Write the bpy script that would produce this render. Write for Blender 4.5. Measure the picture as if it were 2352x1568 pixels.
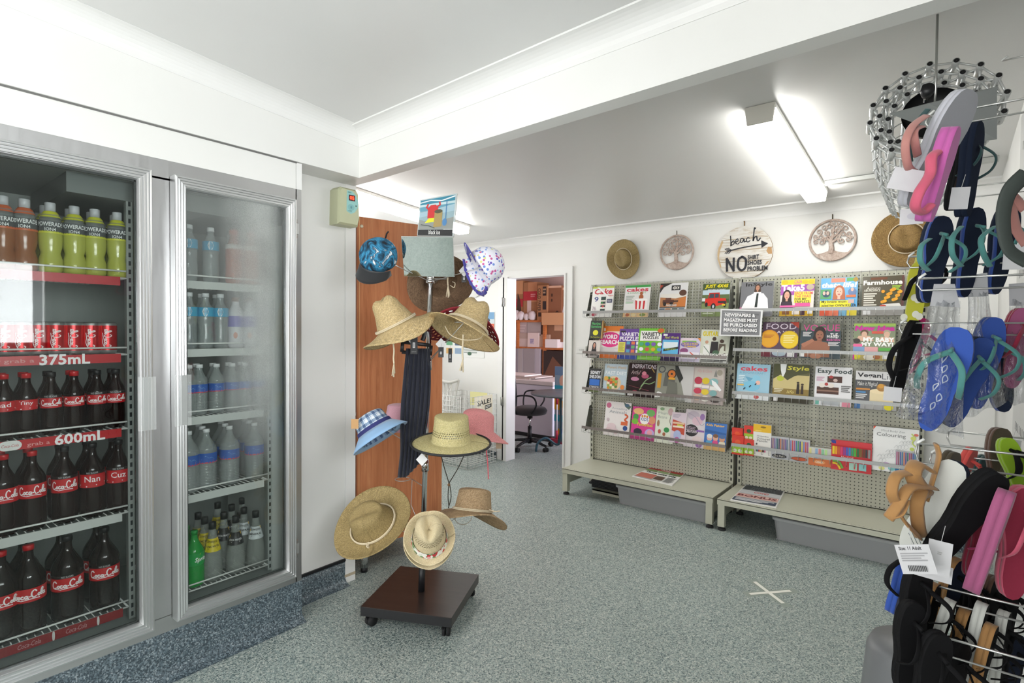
import bpy, math, random
from mathutils import Vector, Matrix, Euler
PI = math.pi
rnd = random.Random(7)
for o in list(bpy.data.objects): bpy.data.objects.remove(o)
SC = bpy.context.scene
COL = SC.collection

# ------------------------------------------------------------ camera
FPX, YAW, PIT, ROL = 1244.13, math.radians(38.562), math.radians(-1.2615), math.radians(.4623)
CAM = Vector((2.4513, 0, 1.4626))
vF = Vector((-math.sin(YAW)*math.cos(PIT), math.cos(YAW)*math.cos(PIT), math.sin(PIT)))
_r0 = Vector((math.cos(YAW), math.sin(YAW), 0)); _u0 = _r0.cross(vF)
vR = _r0*math.cos(ROL)+_u0*math.sin(ROL); vU = -_r0*math.sin(ROL)+_u0*math.cos(ROL)
cd = bpy.data.cameras.new('camera'); cam = bpy.data.objects.new('camera', cd); COL.objects.link(cam)
cd.sensor_fit = 'HORIZONTAL'; cd.sensor_width = 36; cd.lens = FPX*36/2352; cd.clip_start = .02
m3 = Matrix((vR, vU, -vF)).transposed().to_4x4(); m3.translation = CAM; cam.matrix_world = m3
SC.camera = cam

def on(u, v, ax, val):            # the point of the plane (axis ax = val) that lies behind a pixel
    d = vF+vR*((u-1176)/FPX)+vU*((784-v)/FPX)
    return CAM+d*((val-CAM[ax])/d[ax])
def PX(u, v, D): return CAM+(vF+vR*((u-1176)/FPX)+vU*((784-v)/FPX))*D
def VL(u, v, r, up, t):         # the same, measured about the line of sight through a pixel
    f = (vF+vR*((u-1176)/FPX)+vU*((784-v)/FPX)).normalized(); x = f.cross(Vector((0, 0, 1))).normalized(); y = x.cross(f); return (x*r+y*up-f*t).normalized()
def VV(r, u, t): return (vR*r+vU*u-vF*t).normalized()

# ------------------------------------------------------------ colour management, world, lights
SC.view_settings.view_transform = 'Standard'; SC.view_settings.look = 'None'
SC.view_settings.exposure = EXPO = 0.74; SC.view_settings.gamma = 1; SC.view_settings.use_curve_mapping = False
w = bpy.data.worlds.new('world'); SC.world = w; w.use_nodes = True
w.node_tree.nodes['Background'].inputs[0].default_value = (.95, .97, 1, 1)
w.node_tree.nodes['Background'].inputs[1].default_value = 1.5
def area(name, loc, rot, sx, sy, power, col=(1, 1, 1)):
    l = bpy.data.lights.new(name, 'AREA'); l.shape = 'RECTANGLE'; l.size = sx; l.size_y = sy; l.energy = power; l.color = col
    o = bpy.data.objects.new(name, l); COL.objects.link(o); o.location = loc; o.rotation_euler = rot; return o
# daylight through an unseen window added behind the camera for fill, the window in the right wall and the store room window
area('daylight_rear_added', (1.2, -2.95, 1.45), (math.radians(90), 0, 0), 2.8, 2.1, 64, (1, .99, .97))
area('daylight_side_window', (2.93, .2, 1.6), (0, math.radians(90), 0), .9, 1.5, 44, (.95, .98, 1))
area('daylight_storeroom', (.45, 6.2, 1.5), (0, math.radians(90), 0), 1.4, 1.6, 68, (.86, .84, 1))
area('daylight_left_window', (-3.28, 3.4, 1.6), (0, math.radians(-90), 0), 1.3, 1.6, 38, (.97, .99, 1))
LAMP = 13.0

# ------------------------------------------------------------ materials
def lin(h):
    c = [int(h[i:i+2], 16)/255 for i in (0, 2, 4)]
    return tuple(x/12.92 if x <= .04045 else ((x+.055)/1.055)**2.4 for x in c)+(1,)
_M = {}
def M(h, rough=.55, metal=0, **k):
    key = (h, rough, metal, tuple(sorted(k.items())))
    if key in _M: return _M[key]
    m = bpy.data.materials.new('m_'+h); m.use_nodes = True; b = m.node_tree.nodes['Principled BSDF']
    b.inputs['Base Color'].default_value = lin(h); b.inputs['Roughness'].default_value = rough; b.inputs['Metallic'].default_value = metal
    if 'alpha' in k: b.inputs['Alpha'].default_value = k['alpha']
    if 'emit' in k: b.inputs['Emission Color'].default_value = lin(k.get('ec', h)); b.inputs['Emission Strength'].default_value = k['emit']
    if 'spec' in k: b.inputs['Specular IOR Level'].default_value = k['spec']
    if 'coat' in k: b.inputs['Coat Weight'].default_value = k['coat']; b.inputs['Coat Roughness'].default_value = .05
    if 'sheen' in k: b.inputs['Sheen Weight'].default_value = k['sheen']
    if 'sss' in k: b.inputs['Subsurface Weight'].default_value = k['sss']; b.inputs['Subsurface Scale'].default_value = .02
    _M[key] = m; return m
class NT:
    def __init__(s, name):
        s.m = bpy.data.materials.new(name); s.m.use_nodes = True; s.t = s.m.node_tree; s.b = s.t.nodes['Principled BSDF']
    def n(s, typ, **k):
        x = s.t.nodes.new(typ)
        for a, v in k.items():
            if a.startswith('i_'):
                a = a[2:]; a = int(a) if a.isdigit() else a.replace('_', ' ')
                if isinstance(v, tuple) and len(v) == 2 and hasattr(v[0], 'outputs'): s.l(v[0].outputs[v[1]], x.inputs[a])
                elif hasattr(v, 'outputs'): s.l(v.outputs[0], x.inputs[a])
                elif hasattr(v, 'is_output'): s.l(v, x.inputs[a])
                else: x.inputs[a].default_value = v
            else: setattr(x, a, v)
        return x
    def l(s, a, b): s.t.links.new(a, b)
    def math(s, op, a, b=0.5): return s.n('ShaderNodeMath', operation=op, i_0=a, i_1=b)
    def ramp(s, fac, stops):
        r = s.n('ShaderNodeValToRGB', i_0=fac); e = r.color_ramp.elements
        while len(e) < len(stops): e.new(.5)
        for q, (p, c) in zip(e, stops): q.position = p; q.color = lin(c) if isinstance(c, str) else (c, c, c, 1)
        return r
    def co(s, kind='Object', scale=(1, 1, 1), rot=(0, 0, 0)):
        t = s.n('ShaderNodeTexCoord'); mp = s.n('ShaderNodeMapping'); s.l(t.outputs[kind], mp.inputs[0])
        mp.inputs['Scale'].default_value = scale; mp.inputs['Rotation'].default_value = rot; return mp
    def bump(s, h, st=.3, d=.002): b = s.n('ShaderNodeBump', i_Strength=st, i_Distance=d, i_Height=h); s.l(b.outputs[0], s.b.inputs['Normal'])
    def set(s, **k):
        for a, v in k.items():
            i = s.b.inputs[a.replace('_', ' ')]
            if hasattr(v, 'outputs'): s.l(v.outputs[0], i)
            else: i.default_value = v
        return s.m

def plaster(name, h, sc=14, st=.1, rough=.5, h2=None):
    n = NT(name); c = n.co(); a = n.n('ShaderNodeTexNoise', i_Vector=c, i_Scale=1.3, i_Detail=4.0)
    r = n.ramp(a, [(.3, h2 or h), (.7, h)]); b = n.n('ShaderNodeTexNoise', i_Vector=c, i_Scale=sc*12, i_Detail=2.0)
    n.bump(b, st, .001); return n.set(Base_Color=r, Roughness=rough)
m_wall = plaster('wall_paint', 'e9e9e6', h2='e4e4e0', rough=.42)
m_ceil = plaster('ceiling_paint', 'dcdcda', h2='d8d8d6', rough=.38)
m_trim = plaster('trim_paint', 'eaeae8', rough=.35, h2='e6e6e3')
m_pink = plaster('storeroom_paint', 'd8bcb0', h2='cdb0a4')

def vinyl(name, stops, rough=.42, sc=210, tint='4a6a70'):
    n = NT(name); c = n.co(); v = n.n('ShaderNodeTexVoronoi', i_Vector=c, i_Scale=sc)
    s = n.n('ShaderNodeSeparateColor'); n.l(v.outputs['Color'], s.inputs[0])
    r = n.ramp(s, stops); r.color_ramp.interpolation = 'CONSTANT'
    a = n.n('ShaderNodeTexNoise', i_Vector=c, i_Scale=sc*.33, i_Detail=3.0, i_Roughness=.7); r2 = n.ramp(a, [(.38, .72), (.62, 1.0)])
    big = n.n('ShaderNodeTexNoise', i_Vector=c, i_Scale=1.1, i_Detail=3.0); r3 = n.ramp(big, [(.3, .9), (.7, 1.0)])
    x = n.n('ShaderNodeMix', data_type='RGBA', blend_type='MULTIPLY', i_0=1.0); n.l(r.outputs[0], x.inputs[6]); n.l(r2.outputs[0], x.inputs[7])
    y = n.n('ShaderNodeMix', data_type='RGBA', blend_type='MULTIPLY', i_0=1.0); n.l(x.outputs[2], y.inputs[6]); n.l(r3.outputs[0], y.inputs[7])
    n.l(y.outputs[2], n.b.inputs['Base Color']); n.bump(a, .15, .001); n.b.inputs['Roughness'].default_value = rough; return n.m
m_floor = vinyl('speckled_vinyl', [(0, '67797a'), (.16, '94a3a0'), (.42, 'a9b5b0'), (.66, 'b8c2bb'), (.86, 'd0d5cd'), (.95, '60706f')])
m_kick = vinyl('blue_speckled_vinyl', [(0, '3d4a52'), (.3, '55646c'), (.55, '6a7981'), (.8, '849298'), (.93, '9ba6aa')])

def steel(name, h, rough=.3, brush=(1, 60, 1)):
    n = NT(name); c = n.co(scale=brush); a = n.n('ShaderNodeTexNoise', i_Vector=c, i_Scale=6.0, i_Detail=5.0)
    r = n.ramp(a, [(.3, rough-.03), (.7, rough+.06)]); b = n.n('ShaderNodeTexNoise', i_Vector=n.co(), i_Scale=2.2, i_Detail=2.0)
    k = '%02x%02x%02x' % tuple(max(0, int(h[i:i+2], 16)-14) for i in (0, 2, 4))
    return n.set(Base_Color=n.ramp(b, [(.3, k), (.7, h)]), Roughness=r, Metallic=.92)
m_steel = steel('brushed_stainless', 'c2c2c2', .34, (1, 12, 1))
m_alu = M('d4d5d5', .34, .9); m_bar = M('a3a5a4', .5, .55)
m_chrome = M('d8d8d8', .12, 1.0); m_wire = M('bfc0bd', .3, .85); m_white_wire = M('e4e6e2', .4)
m_black = M('17171a', .45); m_rubber = M('1b1b1c', .8)
m_mirror = M('c2c9c6', .03, 1.0)

def wood(name, a, b, c, sc=(1, 18, 1), rough=.35, dist=2.0):
    n = NT(name); co = n.co(scale=sc); x = n.n('ShaderNodeTexNoise', i_Vector=co, i_Scale=3.0, i_Detail=8.0, i_Roughness=.65, i_Distortion=dist)
    return n.set(Base_Color=n.ramp(x, [(.3, a), (.5, b), (.7, c)]), Roughness=rough)
m_cherry = wood('cherry_laminate', 'a2603a', 'b8734a', 'c58459', (14, 14, .9), .38, .6)
m_espresso = wood('espresso_laminate', '28211f', '302725', '382e2b', (1, 12, 1), .28, .4)
m_pine = wood('pine_shelf', 'a85a2c', 'bf7038', 'cc8048', (2, 2, 10), .5)
m_plank = wood('whitewashed_planks', 'b9a78c', 'dcd9d2', 'e6e4df', (2, 1, 14), .6, 1.0)
m_carve = wood('carved_whitewashed_wood', '9a8478', 'b7a498', 'd0c4bb', (9, 9, 9), .7, 1.0)

def straw(name, c1, c2, mort, sc=1.0, rot=0.0, rough=.75):
    n = NT(name); c0 = n.co('UV', rot=(0, 0, rot)); wn = n.n('ShaderNodeTexNoise', i_Vector=c0, i_Scale=45.0, i_Detail=2.0)
    ws = n.n('ShaderNodeVectorMath', operation='MULTIPLY_ADD'); n.l(wn.outputs['Color'], ws.inputs[0]); ws.inputs[1].default_value = (.006, .006, 0); n.l(c0.outputs[0], ws.inputs[2]); c = ws
    b = n.n('ShaderNodeTexBrick', i_Vector=c, i_Scale=1.0/(.011*sc), i_Color1=lin(c1), i_Color2=lin(c2), i_Mortar=lin(mort))
    b.inputs['Mortar Size'].default_value = .05; b.inputs['Brick Width'].default_value = 1.0; b.inputs['Row Height'].default_value = .46; b.inputs['Mortar Smooth'].default_value = 1.0; b.inputs['Bias'].default_value = -.1
    q = n.n('ShaderNodeTexNoise', i_Vector=c, i_Scale=150.0/sc, i_Detail=3.0); r = n.ramp(q, [(.3, .5), (.65, 1.0)])
    x = n.n('ShaderNodeMix', data_type='RGBA', blend_type='MULTIPLY', i_0=.75); n.l(b.outputs[0], x.inputs[6]); n.l(r.outputs[0], x.inputs[7])
    n.l(x.outputs[2], n.b.inputs['Base Color'])
    hh = n.math('SUBTRACT', q, (b, 1)); n.bump(hh, .6, .002); n.b.inputs['Roughness'].default_value = rough; return n.m
def holes(m, lo, hi, su=.011, sv=.010, slant=0.0, fill=.30):     # open-work band between two heights of the V coordinate
    t = m.node_tree; n = NT.__new__(NT); n.m = m; n.t = t; n.b = t.nodes['Principled BSDF']
    uv = n.n('ShaderNodeTexCoord'); s = n.n('ShaderNodeSeparateXYZ'); n.l(uv.outputs['UV'], s.inputs[0])
    vv = n.math('DIVIDE', (s, 1), sv); row = n.math('FLOOR', vv); off = n.math('MULTIPLY', n.math('MODULO', row, 2.0), .5)
    uu = n.math('ADD', n.math('DIVIDE', (s, 0), su), off)
    fu = n.math('SUBTRACT', n.math('FRACT', uu), .5); fv = n.math('SUBTRACT', n.math('FRACT', vv), .5)
    d = n.math('SQRT', n.math('ADD', n.math('POWER', fu, 2.0), n.math('POWER', fv, 2.0)))
    inside = n.math('LESS_THAN', d, fill)
    band = n.math('MULTIPLY', n.math('GREATER_THAN', (s, 1), lo), n.math('LESS_THAN', (s, 1), hi))
    a = n.math('SUBTRACT', 1.0, n.math('MULTIPLY', inside, band)); n.l(a.outputs[0], n.b.inputs['Alpha']); return m
def cloth(name, h, h2=None, sc=900, rough=.9):
    n = NT(name); c = n.co(); w1 = n.n('ShaderNodeTexNoise', i_Vector=c, i_Scale=float(sc), i_Detail=2.0)
    n.bump(w1, .3, .0006); return n.set(Base_Color=n.ramp(w1, [(.3, h2 or h), (.7, h)]), Roughness=rough, Sheen_Weight=.2)

def peg(name, h, holec, sp=.0254, rad=.16, slots=False):
    n = NT(name); c = n.co(); s = n.n('ShaderNodeSeparateXYZ', i_0=c)
    fx = n.math('SUBTRACT', n.math('FRACT', n.math('DIVIDE', (s, 0), sp)), .5)
    fz = n.math('SUBTRACT', n.math('FRACT', n.math('DIVIDE', (s, 2), sp)), .5)
    if slots:
        a = n.math('LESS_THAN', n.math('ABSOLUTE', fx), .22); b = n.math('LESS_THAN', n.math('ABSOLUTE', fz), .3); k = n.math('MULTIPLY', a, b)
    else:
        k = n.math('LESS_THAN', n.math('SQRT', n.math('ADD', n.math('POWER', fx, 2.0), n.math('POWER', fz, 2.0))), rad)
    x = n.n('ShaderNodeMix', data_type='RGBA', i_0=k); x.inputs[6].default_value = lin(h); x.inputs[7].default_value = lin(holec)
    n.l(x.outputs[2], n.b.inputs['Base Color']); n.b.inputs['Roughness'].default_value = .45; return n.m
m_peg = peg('pegboard_steel', 'b3b3a2', '33332c')
m_shelf = plaster('beige_enamel', 'b9baa9', sc=10, rough=.42, h2='a9a998')
def pane(name, fog=False, tint=(.93, .95, .94, 1)):
    n = NT(name); t = n.t; t.nodes.remove(n.b)
    tr = n.n('ShaderNodeBsdfTransparent', i_0=tint); gl = n.n('ShaderNodeBsdfGlossy', i_Roughness=.02); gl.inputs[0].default_value = (1, 1, 1, 1)
    fr = n.n('ShaderNodeFresnel', i_0=1.38); mx = n.n('ShaderNodeMixShader', i_0=fr, i_1=tr, i_2=gl); last = mx
    if fog:      # condensation: a thin film of droplets over the upper hinge side of the pane
        c = n.co(); s = n.n('ShaderNodeSeparateXYZ', i_0=c)
        no = n.n('ShaderNodeTexNoise', i_Vector=c, i_Scale=420.0, i_Detail=2.0); sp = n.ramp(no, [(.35, .72), (.65, 1.0)])
        n2 = n.n('ShaderNodeTexNoise', i_Vector=c, i_Scale=4.0, i_Detail=2.0)
        gy = n.n('ShaderNodeMapRange', i_0=(s, 1)); gy.inputs[1].default_value = .17; gy.inputs[2].default_value = .36
        gz = n.n('ShaderNodeMapRange', i_0=(s, 2)); gz.inputs[1].default_value = .55; gz.inputs[2].default_value = 1.0
        ed = n.n('ShaderNodeMapRange', i_0=(s, 1)); ed.inputs[1].default_value = .46; ed.inputs[2].default_value = .40
        k = n.math('MULTIPLY', n.math('MULTIPLY', gy, gz), n.math('MULTIPLY', sp, ed)); top = n.n('ShaderNodeMapRange', i_0=(s, 2)); top.inputs[1].default_value = 1.25; top.inputs[2].default_value = 1.7
        k = n.math('ADD', n.math('MULTIPLY', k, .62), n.math('MULTIPLY', n.math('MULTIPLY', top, sp), .22)); k = n.math('MULTIPLY', k, n.ramp(n2, [(.2, .6), (.6, 1.0)]))
        df = n.n('ShaderNodeBsdfTranslucent'); df.inputs[0].default_value = (.8, .82, .8, 1); d2 = n.n('ShaderNodeBsdfDiffuse'); d2.inputs[0].default_value = (.75, .78, .76, 1)
        dm = n.n('ShaderNodeMixShader', i_0=.5, i_1=df, i_2=d2); last = n.n('ShaderNodeMixShader', i_0=k, i_1=mx, i_2=dm)
    n.l(last.outputs[0], t.nodes['Material Output'].inputs[0]); return n.m
m_pane = pane('fridge_glass'); m_pane_fog = pane('fridge_glass_condensation', True); m_win = pane('window_glass', False, (.99, .99, .99, 1))

# ------------------------------------------------------------ mesh builder
_T = {}
def text_mesh(s, bold=0.0, shear=0.0):
    key = (s, bold, shear)
    if key in _T: return _T[key]
    c = bpy.data.curves.new('t', 'FONT'); c.body = s; c.size = 1; c.resolution_u = 2; c.offset = bold; c.shear = shear; c.align_x = 'LEFT'; c.space_character = 1.0+bold
    o = bpy.data.objects.new('t', c); me = bpy.data.meshes.new_from_object(o)
    vs = [(v.co.x, v.co.y) for v in me.vertices]; fs = [tuple(p.vertices) for p in me.polygons]
    bpy.data.objects.remove(o); bpy.data.curves.remove(c); bpy.data.meshes.remove(me)
    if not vs: vs = [(0, 0), (1, 0), (1, 1)]; fs = [(0, 1, 2)]
    x0 = min(v[0] for v in vs); x1 = max(v[0] for v in vs); y0 = min(v[1] for v in vs); y1 = max(v[1] for v in vs)
    _T[key] = ([((x-x0)/(x1-x0), (y-y0)/(y1-y0)) for x, y in vs], fs, (x1-x0)/(y1-y0)); return _T[key]

class MB:
    def __init__(s): s.v = []; s.f = []; s.mi = []; s.sm = []; s.mats = []; s.uv = {}
    def slot(s, m):
        if isinstance(m, str): m = M(m)
        if m not in s.mats: s.mats.append(m)
        return s.mats.index(m)
    def add(s, vs, fs, m, smooth=False, uvs=None):
        b = len(s.v); s.v += [tuple(v) for v in vs]; k = s.slot(m)
        for i, f in enumerate(fs):
            if uvs: s.uv[len(s.f)] = [uvs[j] for j in f] if not isinstance(uvs[0], list) else uvs[i]
            s.f.append(tuple(b+j for j in f)); s.mi.append(k); s.sm.append(smooth)
        return s
    def box(s, x0, x1, y0, y1, z0, z1, m, mat=None):
        vs = [Vector((x, y, z)) for z in (z0, z1) for x, y in ((x0, y0), (x1, y0), (x1, y1), (x0, y1))]
        if mat: vs = [mat @ v for v in vs]
        return s.add(vs, [(3, 2, 1, 0), (4, 5, 6, 7), (0, 1, 5, 4), (1, 2, 6, 5), (2, 3, 7, 6), (3, 0, 4, 7)], m)
    def hexa(s, P, m): return s.add(P, [(3, 2, 1, 0), (4, 5, 6, 7), (0, 1, 5, 4), (1, 2, 6, 5), (2, 3, 7, 6), (3, 0, 4, 7)], m)
    def bbox(s, x0, x1, y0, y1, z0, z1, m, r=.01, mat=None):     # box with rounded vertical edges and softened top
        pts = []
        for cx, cy, a0 in ((x1-r, y1-r, 0), (x0+r, y1-r, 90), (x0+r, y0+r, 180), (x1-r, y0+r, 270)):
            for k in range(5): a = math.radians(a0+22.5*k); pts.append((cx, cy, math.cos(a), math.sin(a)))
        n = len(pts); vs = []; q = r*.3
        for z, ins in ((z0, q), (z0+q, 0), (z1-q, 0), (z1, q)):
            for cx, cy, c, si in pts: vs.append(Vector((cx+c*(r-ins), cy+si*(r-ins), z)))
        if mat: vs = [mat @ v for v in vs]
        fs = [(k*n+i, k*n+(i+1) % n, (k+1)*n+(i+1) % n, (k+1)*n+i) for k in range(3) for i in range(n)]
        fs += [tuple(range(n))[::-1], tuple(3*n+i for i in range(n))]
        return s.add(vs, fs, m)
    def lathe(s, prof, m, n=20, c=(0, 0, 0), mat=None, sx=1, sy=1, smooth=True, a0=0, a1=2*PI):
        vs = []; full = abs(a1-a0-2*PI) < 1e-6; k = n if full else n+1
        for r, z in prof:
            for i in range(k): a = a0+(a1-a0)*i/n; vs.append(Vector((c[0]+r*sx*math.cos(a), c[1]+r*sy*math.sin(a), c[2]+z)))
        if mat: vs = [mat @ v for v in vs]
        fs = [(j*k+i, j*k+(i+1) % k, (j+1)*k+(i+1) % k, (j+1)*k+i) for j in range(len(prof)-1) for i in range(n if full else n)]
        return s.add(vs, fs, m, smooth)
    def tube(s, pts, r, m, n=8, closed=False, flat=1.0, up=None, cap=True):
        pts = [Vector(p) for p in pts]; N = len(pts); vs = []; u = None
        for i, p in enumerate(pts):
            a = pts[i-1] if (i or closed) else p; b = pts[(i+1) % N] if (i < N-1 or closed) else p
            t = (b-a).normalized() if (b-a).length > 1e-9 else Vector((0, 0, 1))
            if up is not None: h = Vector(up)
            else: h = u if u else (Vector((0, 0, 1)) if abs(t.z) < .9 else Vector((1, 0, 0)))
            sd = t.cross(h); sd = sd.normalized() if sd.length > 1e-6 else t.orthogonal().normalized(); u = sd.cross(t).normalized()
            rr = r[i] if isinstance(r, (list, tuple)) else r
            for k in range(n): an = 2*PI*k/n; vs.append(p+sd*math.cos(an)*rr+u*math.sin(an)*rr*flat)
        fs = [(i*n+k, i*n+(k+1) % n, ((i+1) % N)*n+(k+1) % n, ((i+1) % N)*n+k) for i in range(N if closed else N-1) for k in range(n)]
        if not closed and cap: fs += [tuple(range(n))[::-1], tuple((N-1)*n+k for k in range(n))]
        return s.add(vs, fs, m, True)
    def sphere(s, c, r, m, n=14, sx=1, sy=1, sz=1):
        return s.lathe([(r*math.sin(PI*k/8)*1.0, -r*sz*math.cos(PI*k/8)) for k in range(9)], m, n, c, sx=sx, sy=sy)
    def prism(s, pts, y0, y1, m, side=None, mat=None):      # outline in X-Z extruded along Y
        n = len(pts); vs = [Vector((x, y0, z)) for x, z in pts]+[Vector((x, y1, z)) for x, z in pts]
        if mat: vs = [mat @ v for v in vs]
        b = len(s.v); s.add(vs, [tuple(range(n)), tuple(range(2*n-1, n-1, -1))], m)
        k = s.slot(side or m)
        for i in range(n): s.f.append((b+i, b+n+i, b+n+(i+1) % n, b+(i+1) % n)); s.mi.append(k); s.sm.append(n > 12)
        return s
    def art(s, cmds, W, H, fn, eps=.00018, base=0):         # flat printing: fn(x, z, height above the surface) -> point
        L = base
        for c in cmds:
            L += 1; h = eps*L; k = c[0]
            if k == 'R':
                x0, y0, x1, y1, col = c[1:6]; nn = c[6] if len(c) > 6 else 1
                vs = []
                for i in range(nn+1):
                    x = (x0+(x1-x0)*i/nn)*W/100; vs += [fn(x, y0*H/100, h), fn(x, y1*H/100, h)]
                s.add(vs, [(2*i, 2*i+2, 2*i+3, 2*i+1) for i in range(nn)], col)
            elif k == 'E':
                cx, cy, rx, ry, col = c[1:6]; n = 18
                cl = lambda q: max(0, min(100, q)); s.add([fn(cl(cx+rx*math.cos(2*PI*i/n))*W/100, cl(cy+ry*math.sin(2*PI*i/n))*H/100, h) for i in range(n)], [tuple(range(n))], col)
            elif k == 'P':
                s.add([fn(x*W/100, y*H/100, h) for x, y in c[1]], [tuple(range(len(c[1])))], c[2])
            elif k == 'T':
                x0, y0, x1, y1, t, col = c[1:7]; bold = c[7] if len(c) > 7 else .012; sh = c[8] if len(c) > 8 else 0
                vs, fs, asp = text_mesh(t, bold, sh)
                s.add([fn((x0+(x1-x0)*x)*W/100, (y0+(y1-y0)*y)*H/100, h) for x, y in vs], fs, col)
            elif k == 'L':       # lines of print too small to read
                x0, y0, x1, y1, n, col = c[1:7]
                for i in range(n):
                    ya = y1-(y1-y0)*(i+.2)/n; yb = y1-(y1-y0)*(i+.75)/n; xe = x1-(x1-x0)*((i*37) % 5)*.07
                    s.add([fn(x0*W/100, yb*H/100, h), fn(xe*W/100, yb*H/100, h), fn(xe*W/100, ya*H/100, h), fn(x0*W/100, ya*H/100, h)], [(0, 1, 2, 3)], col)
            elif k == 'S':       # brush stroke through points with a width
                pts, wd, col = c[1], c[2], c[3]; vs = []
                P = [(x*W/100, y*H/100) for x, y in pts]
                for i, (x, y) in enumerate(P):
                    a = P[max(i-1, 0)]; b = P[min(i+1, len(P)-1)]; dx, dy = b[0]-a[0], b[1]-a[1]; l = math.hypot(dx, dy) or 1
                    ww = wd*W/200*(wd and 1); vs += [fn(x-dy/l*ww, y+dx/l*ww, h), fn(x+dy/l*ww, y-dx/l*ww, h)]
                s.add(vs, [(2*i, 2*i+1, 2*i+3, 2*i+2) for i in range(len(P)-1)], col)
        return s
    def build(s, name, parent=None, loc=None, rot=None):
        me = bpy.data.meshes.new(name); me.from_pydata(s.v, [], s.f)
        for m in s.mats: me.materials.append(m)
        me.polygons.foreach_set('material_index', s.mi); me.polygons.foreach_set('use_smooth', s.sm)
        if s.uv:
            ul = me.uv_layers.new(name='UVMap')
            for i, p in enumerate(me.polygons):
                if i in s.uv:
                    for li, uv in zip(p.loop_indices, s.uv[i]): ul.data[li].uv = uv
        me.update(); o = bpy.data.objects.new(name, me); COL.objects.link(o)
        if parent is not None: o.parent = parent
        if loc is not None: o.location = loc
        if rot is not None: o.rotation_euler = rot
        return o
def smooth_pts(pts, k=6, closed=False):       # Catmull-Rom
    P = [Vector(p) for p in pts]; out = []; n = len(P)
    for i in range(n if closed else n-1):
        a, b, c, d = (P[(i-1) % n], P[i], P[(i+1) % n], P[(i+2) % n]) if closed else (P[max(i-1, 0)], P[i], P[i+1], P[min(i+2, n-1)])
        for j in range(k):
            t = j/k; out.append(.5*((2*b)+(c-a)*t+(2*a-5*b+4*c-d)*t*t+(3*b-a-3*c+d)*t**3))
    if not closed: out.append(P[-1])
    return out
def empty(name, loc=(0, 0, 0), rot=(0, 0, 0)):
    o = bpy.data.objects.new(name, None); COL.objects.link(o); o.location = loc; o.rotation_euler = rot; o.empty_display_size = .05; return o
def tag(o, label, cat, group=None, kind=None):
    o['label'] = label; o['category'] = cat
    if group: o['group'] = group
    if kind: o['kind'] = kind
    return o
def struct(o): o['kind'] = 'structure'; return o
def dup(o, parent=None):
    c = o.copy(); COL.objects.link(c)
    if parent is not None: c.parent = parent
    for ch in list(o.children): dup(ch, c)
    return c
ORD = ['first', 'second', 'third', 'fourth', 'fifth', 'sixth', 'seventh', 'eighth', 'ninth', 'tenth']
def basis(pos, up, front):      # local +Z -> up, local -Y -> front
    up = Vector(up).normalized(); f = Vector(front); f = (f-up*f.dot(up)).normalized(); y = -f; x = y.cross(up)
    m = Matrix((x, y, up)).transposed().to_4x4(); m.translation = pos; return m
# ============================================================ THE ROOM
def zfront(y): return 2.52+.07*(1.75-y)      # raked ceiling of the front room
def zback(y): return 2.452+.07*(4.69-y)      # raked ceiling of the back room
def ybeam(x): return 1.784-.0395*(x+.037)
XR = 2.72
def S(name): return lambda mb: struct(mb.build(name))
b = MB(); b.box(-3.4, XR+.1, -3.0, 4.74, -.05, 0, m_floor); struct(b.build('floor'))
b = MB(); b.box(-3.4, .6, 4.74, 8.0, -.05, 0, m_floor); struct(b.build('floor_storeroom'))
def slab(y0, y1, zf, x0, x1, m, t=.05):
    b = MB(); b.hexa([(x0, y0, zf(y0)), (x1, y0, zf(y0)), (x1, y1, zf(y1)), (x0, y1, zf(y1)), (x0, y0, zf(y0)+t), (x1, y0, zf(y0)+t), (x1, y1, zf(y1)+t), (x0, y1, zf(y1)+t)], m); return b
struct(slab(-3.0, 1.90, zfront, -.9, XR+.1, m_ceil).build('ceiling'))
struct(slab(1.74, 4.74, zback, -3.4, XR+.1, m_ceil).build('ceiling_back'))
# bulkhead above the fridge and the beam between the two ceilings
b = MB(); b.box(-.9, -.037, -3.0, 1.786, 2.275, 2.95, m_wall); struct(b.build('wall_bulkhead'))
b = MB()
ya, yb_ = ybeam(-.037), ybeam(XR+.02)
b.hexa([(-.037, ya, 2.275), (XR+.02, yb_, 2.275), (XR+.02, yb_+.072, 2.275), (-.037, ya+.085, 2.275), (-.037, ya, 2.95), (XR+.02, yb_, 2.95), (XR+.02, yb_+.072, 2.95), (-.037, ya+.085, 2.95)], m_wall)
b.hexa([(-.9, 1.785, 2.275), (-.037, 1.784, 2.275), (-.037, 1.869, 2.275), (-.9, 1.87, 2.275), (-.9, 1.785, 2.95), (-.037, 1.784, 2.95), (-.037, 1.869, 2.95), (-.9, 1.87, 2.95)], m_wall)
struct(b.build('wall_beam'))
def cove(name, p0, p1, out, z0, z1, h=.085, d=.085, x=None, y=None):
    # concave cornice from p0 to p1 (plan points), projecting towards out; z0,z1 = lower edge heights
    b = MB(); prof = [(-.01, 0), (.003, 0), (.004, .006)]+[(d*(1-math.cos(a))*.93+.003, .006+(h-.012)*math.sin(a)) for a in [k*PI/16 for k in range(9)]]+[(d, h-.006), (d, h+.02), (-.01, h+.02)]
    vs = []
    for (px, py), z in ((p0, z0), (p1, z1)):
        for o, hh in prof: vs.append((px+out[0]*o, py+out[1]*o, z+hh))
    n = len(prof); b.add(vs, [(i, (i+1) % n, n+(i+1) % n, n+i) for i in range(n)]+[tuple(range(n))[::-1], tuple(range(n, 2*n))], m_trim)
    return struct(b.build(name))
cove('trim_1', (-.037, -3.0), (-.037, 1.79), (1, 0), zfront(-3)-.08, zfront(1.79)-.08)
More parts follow.
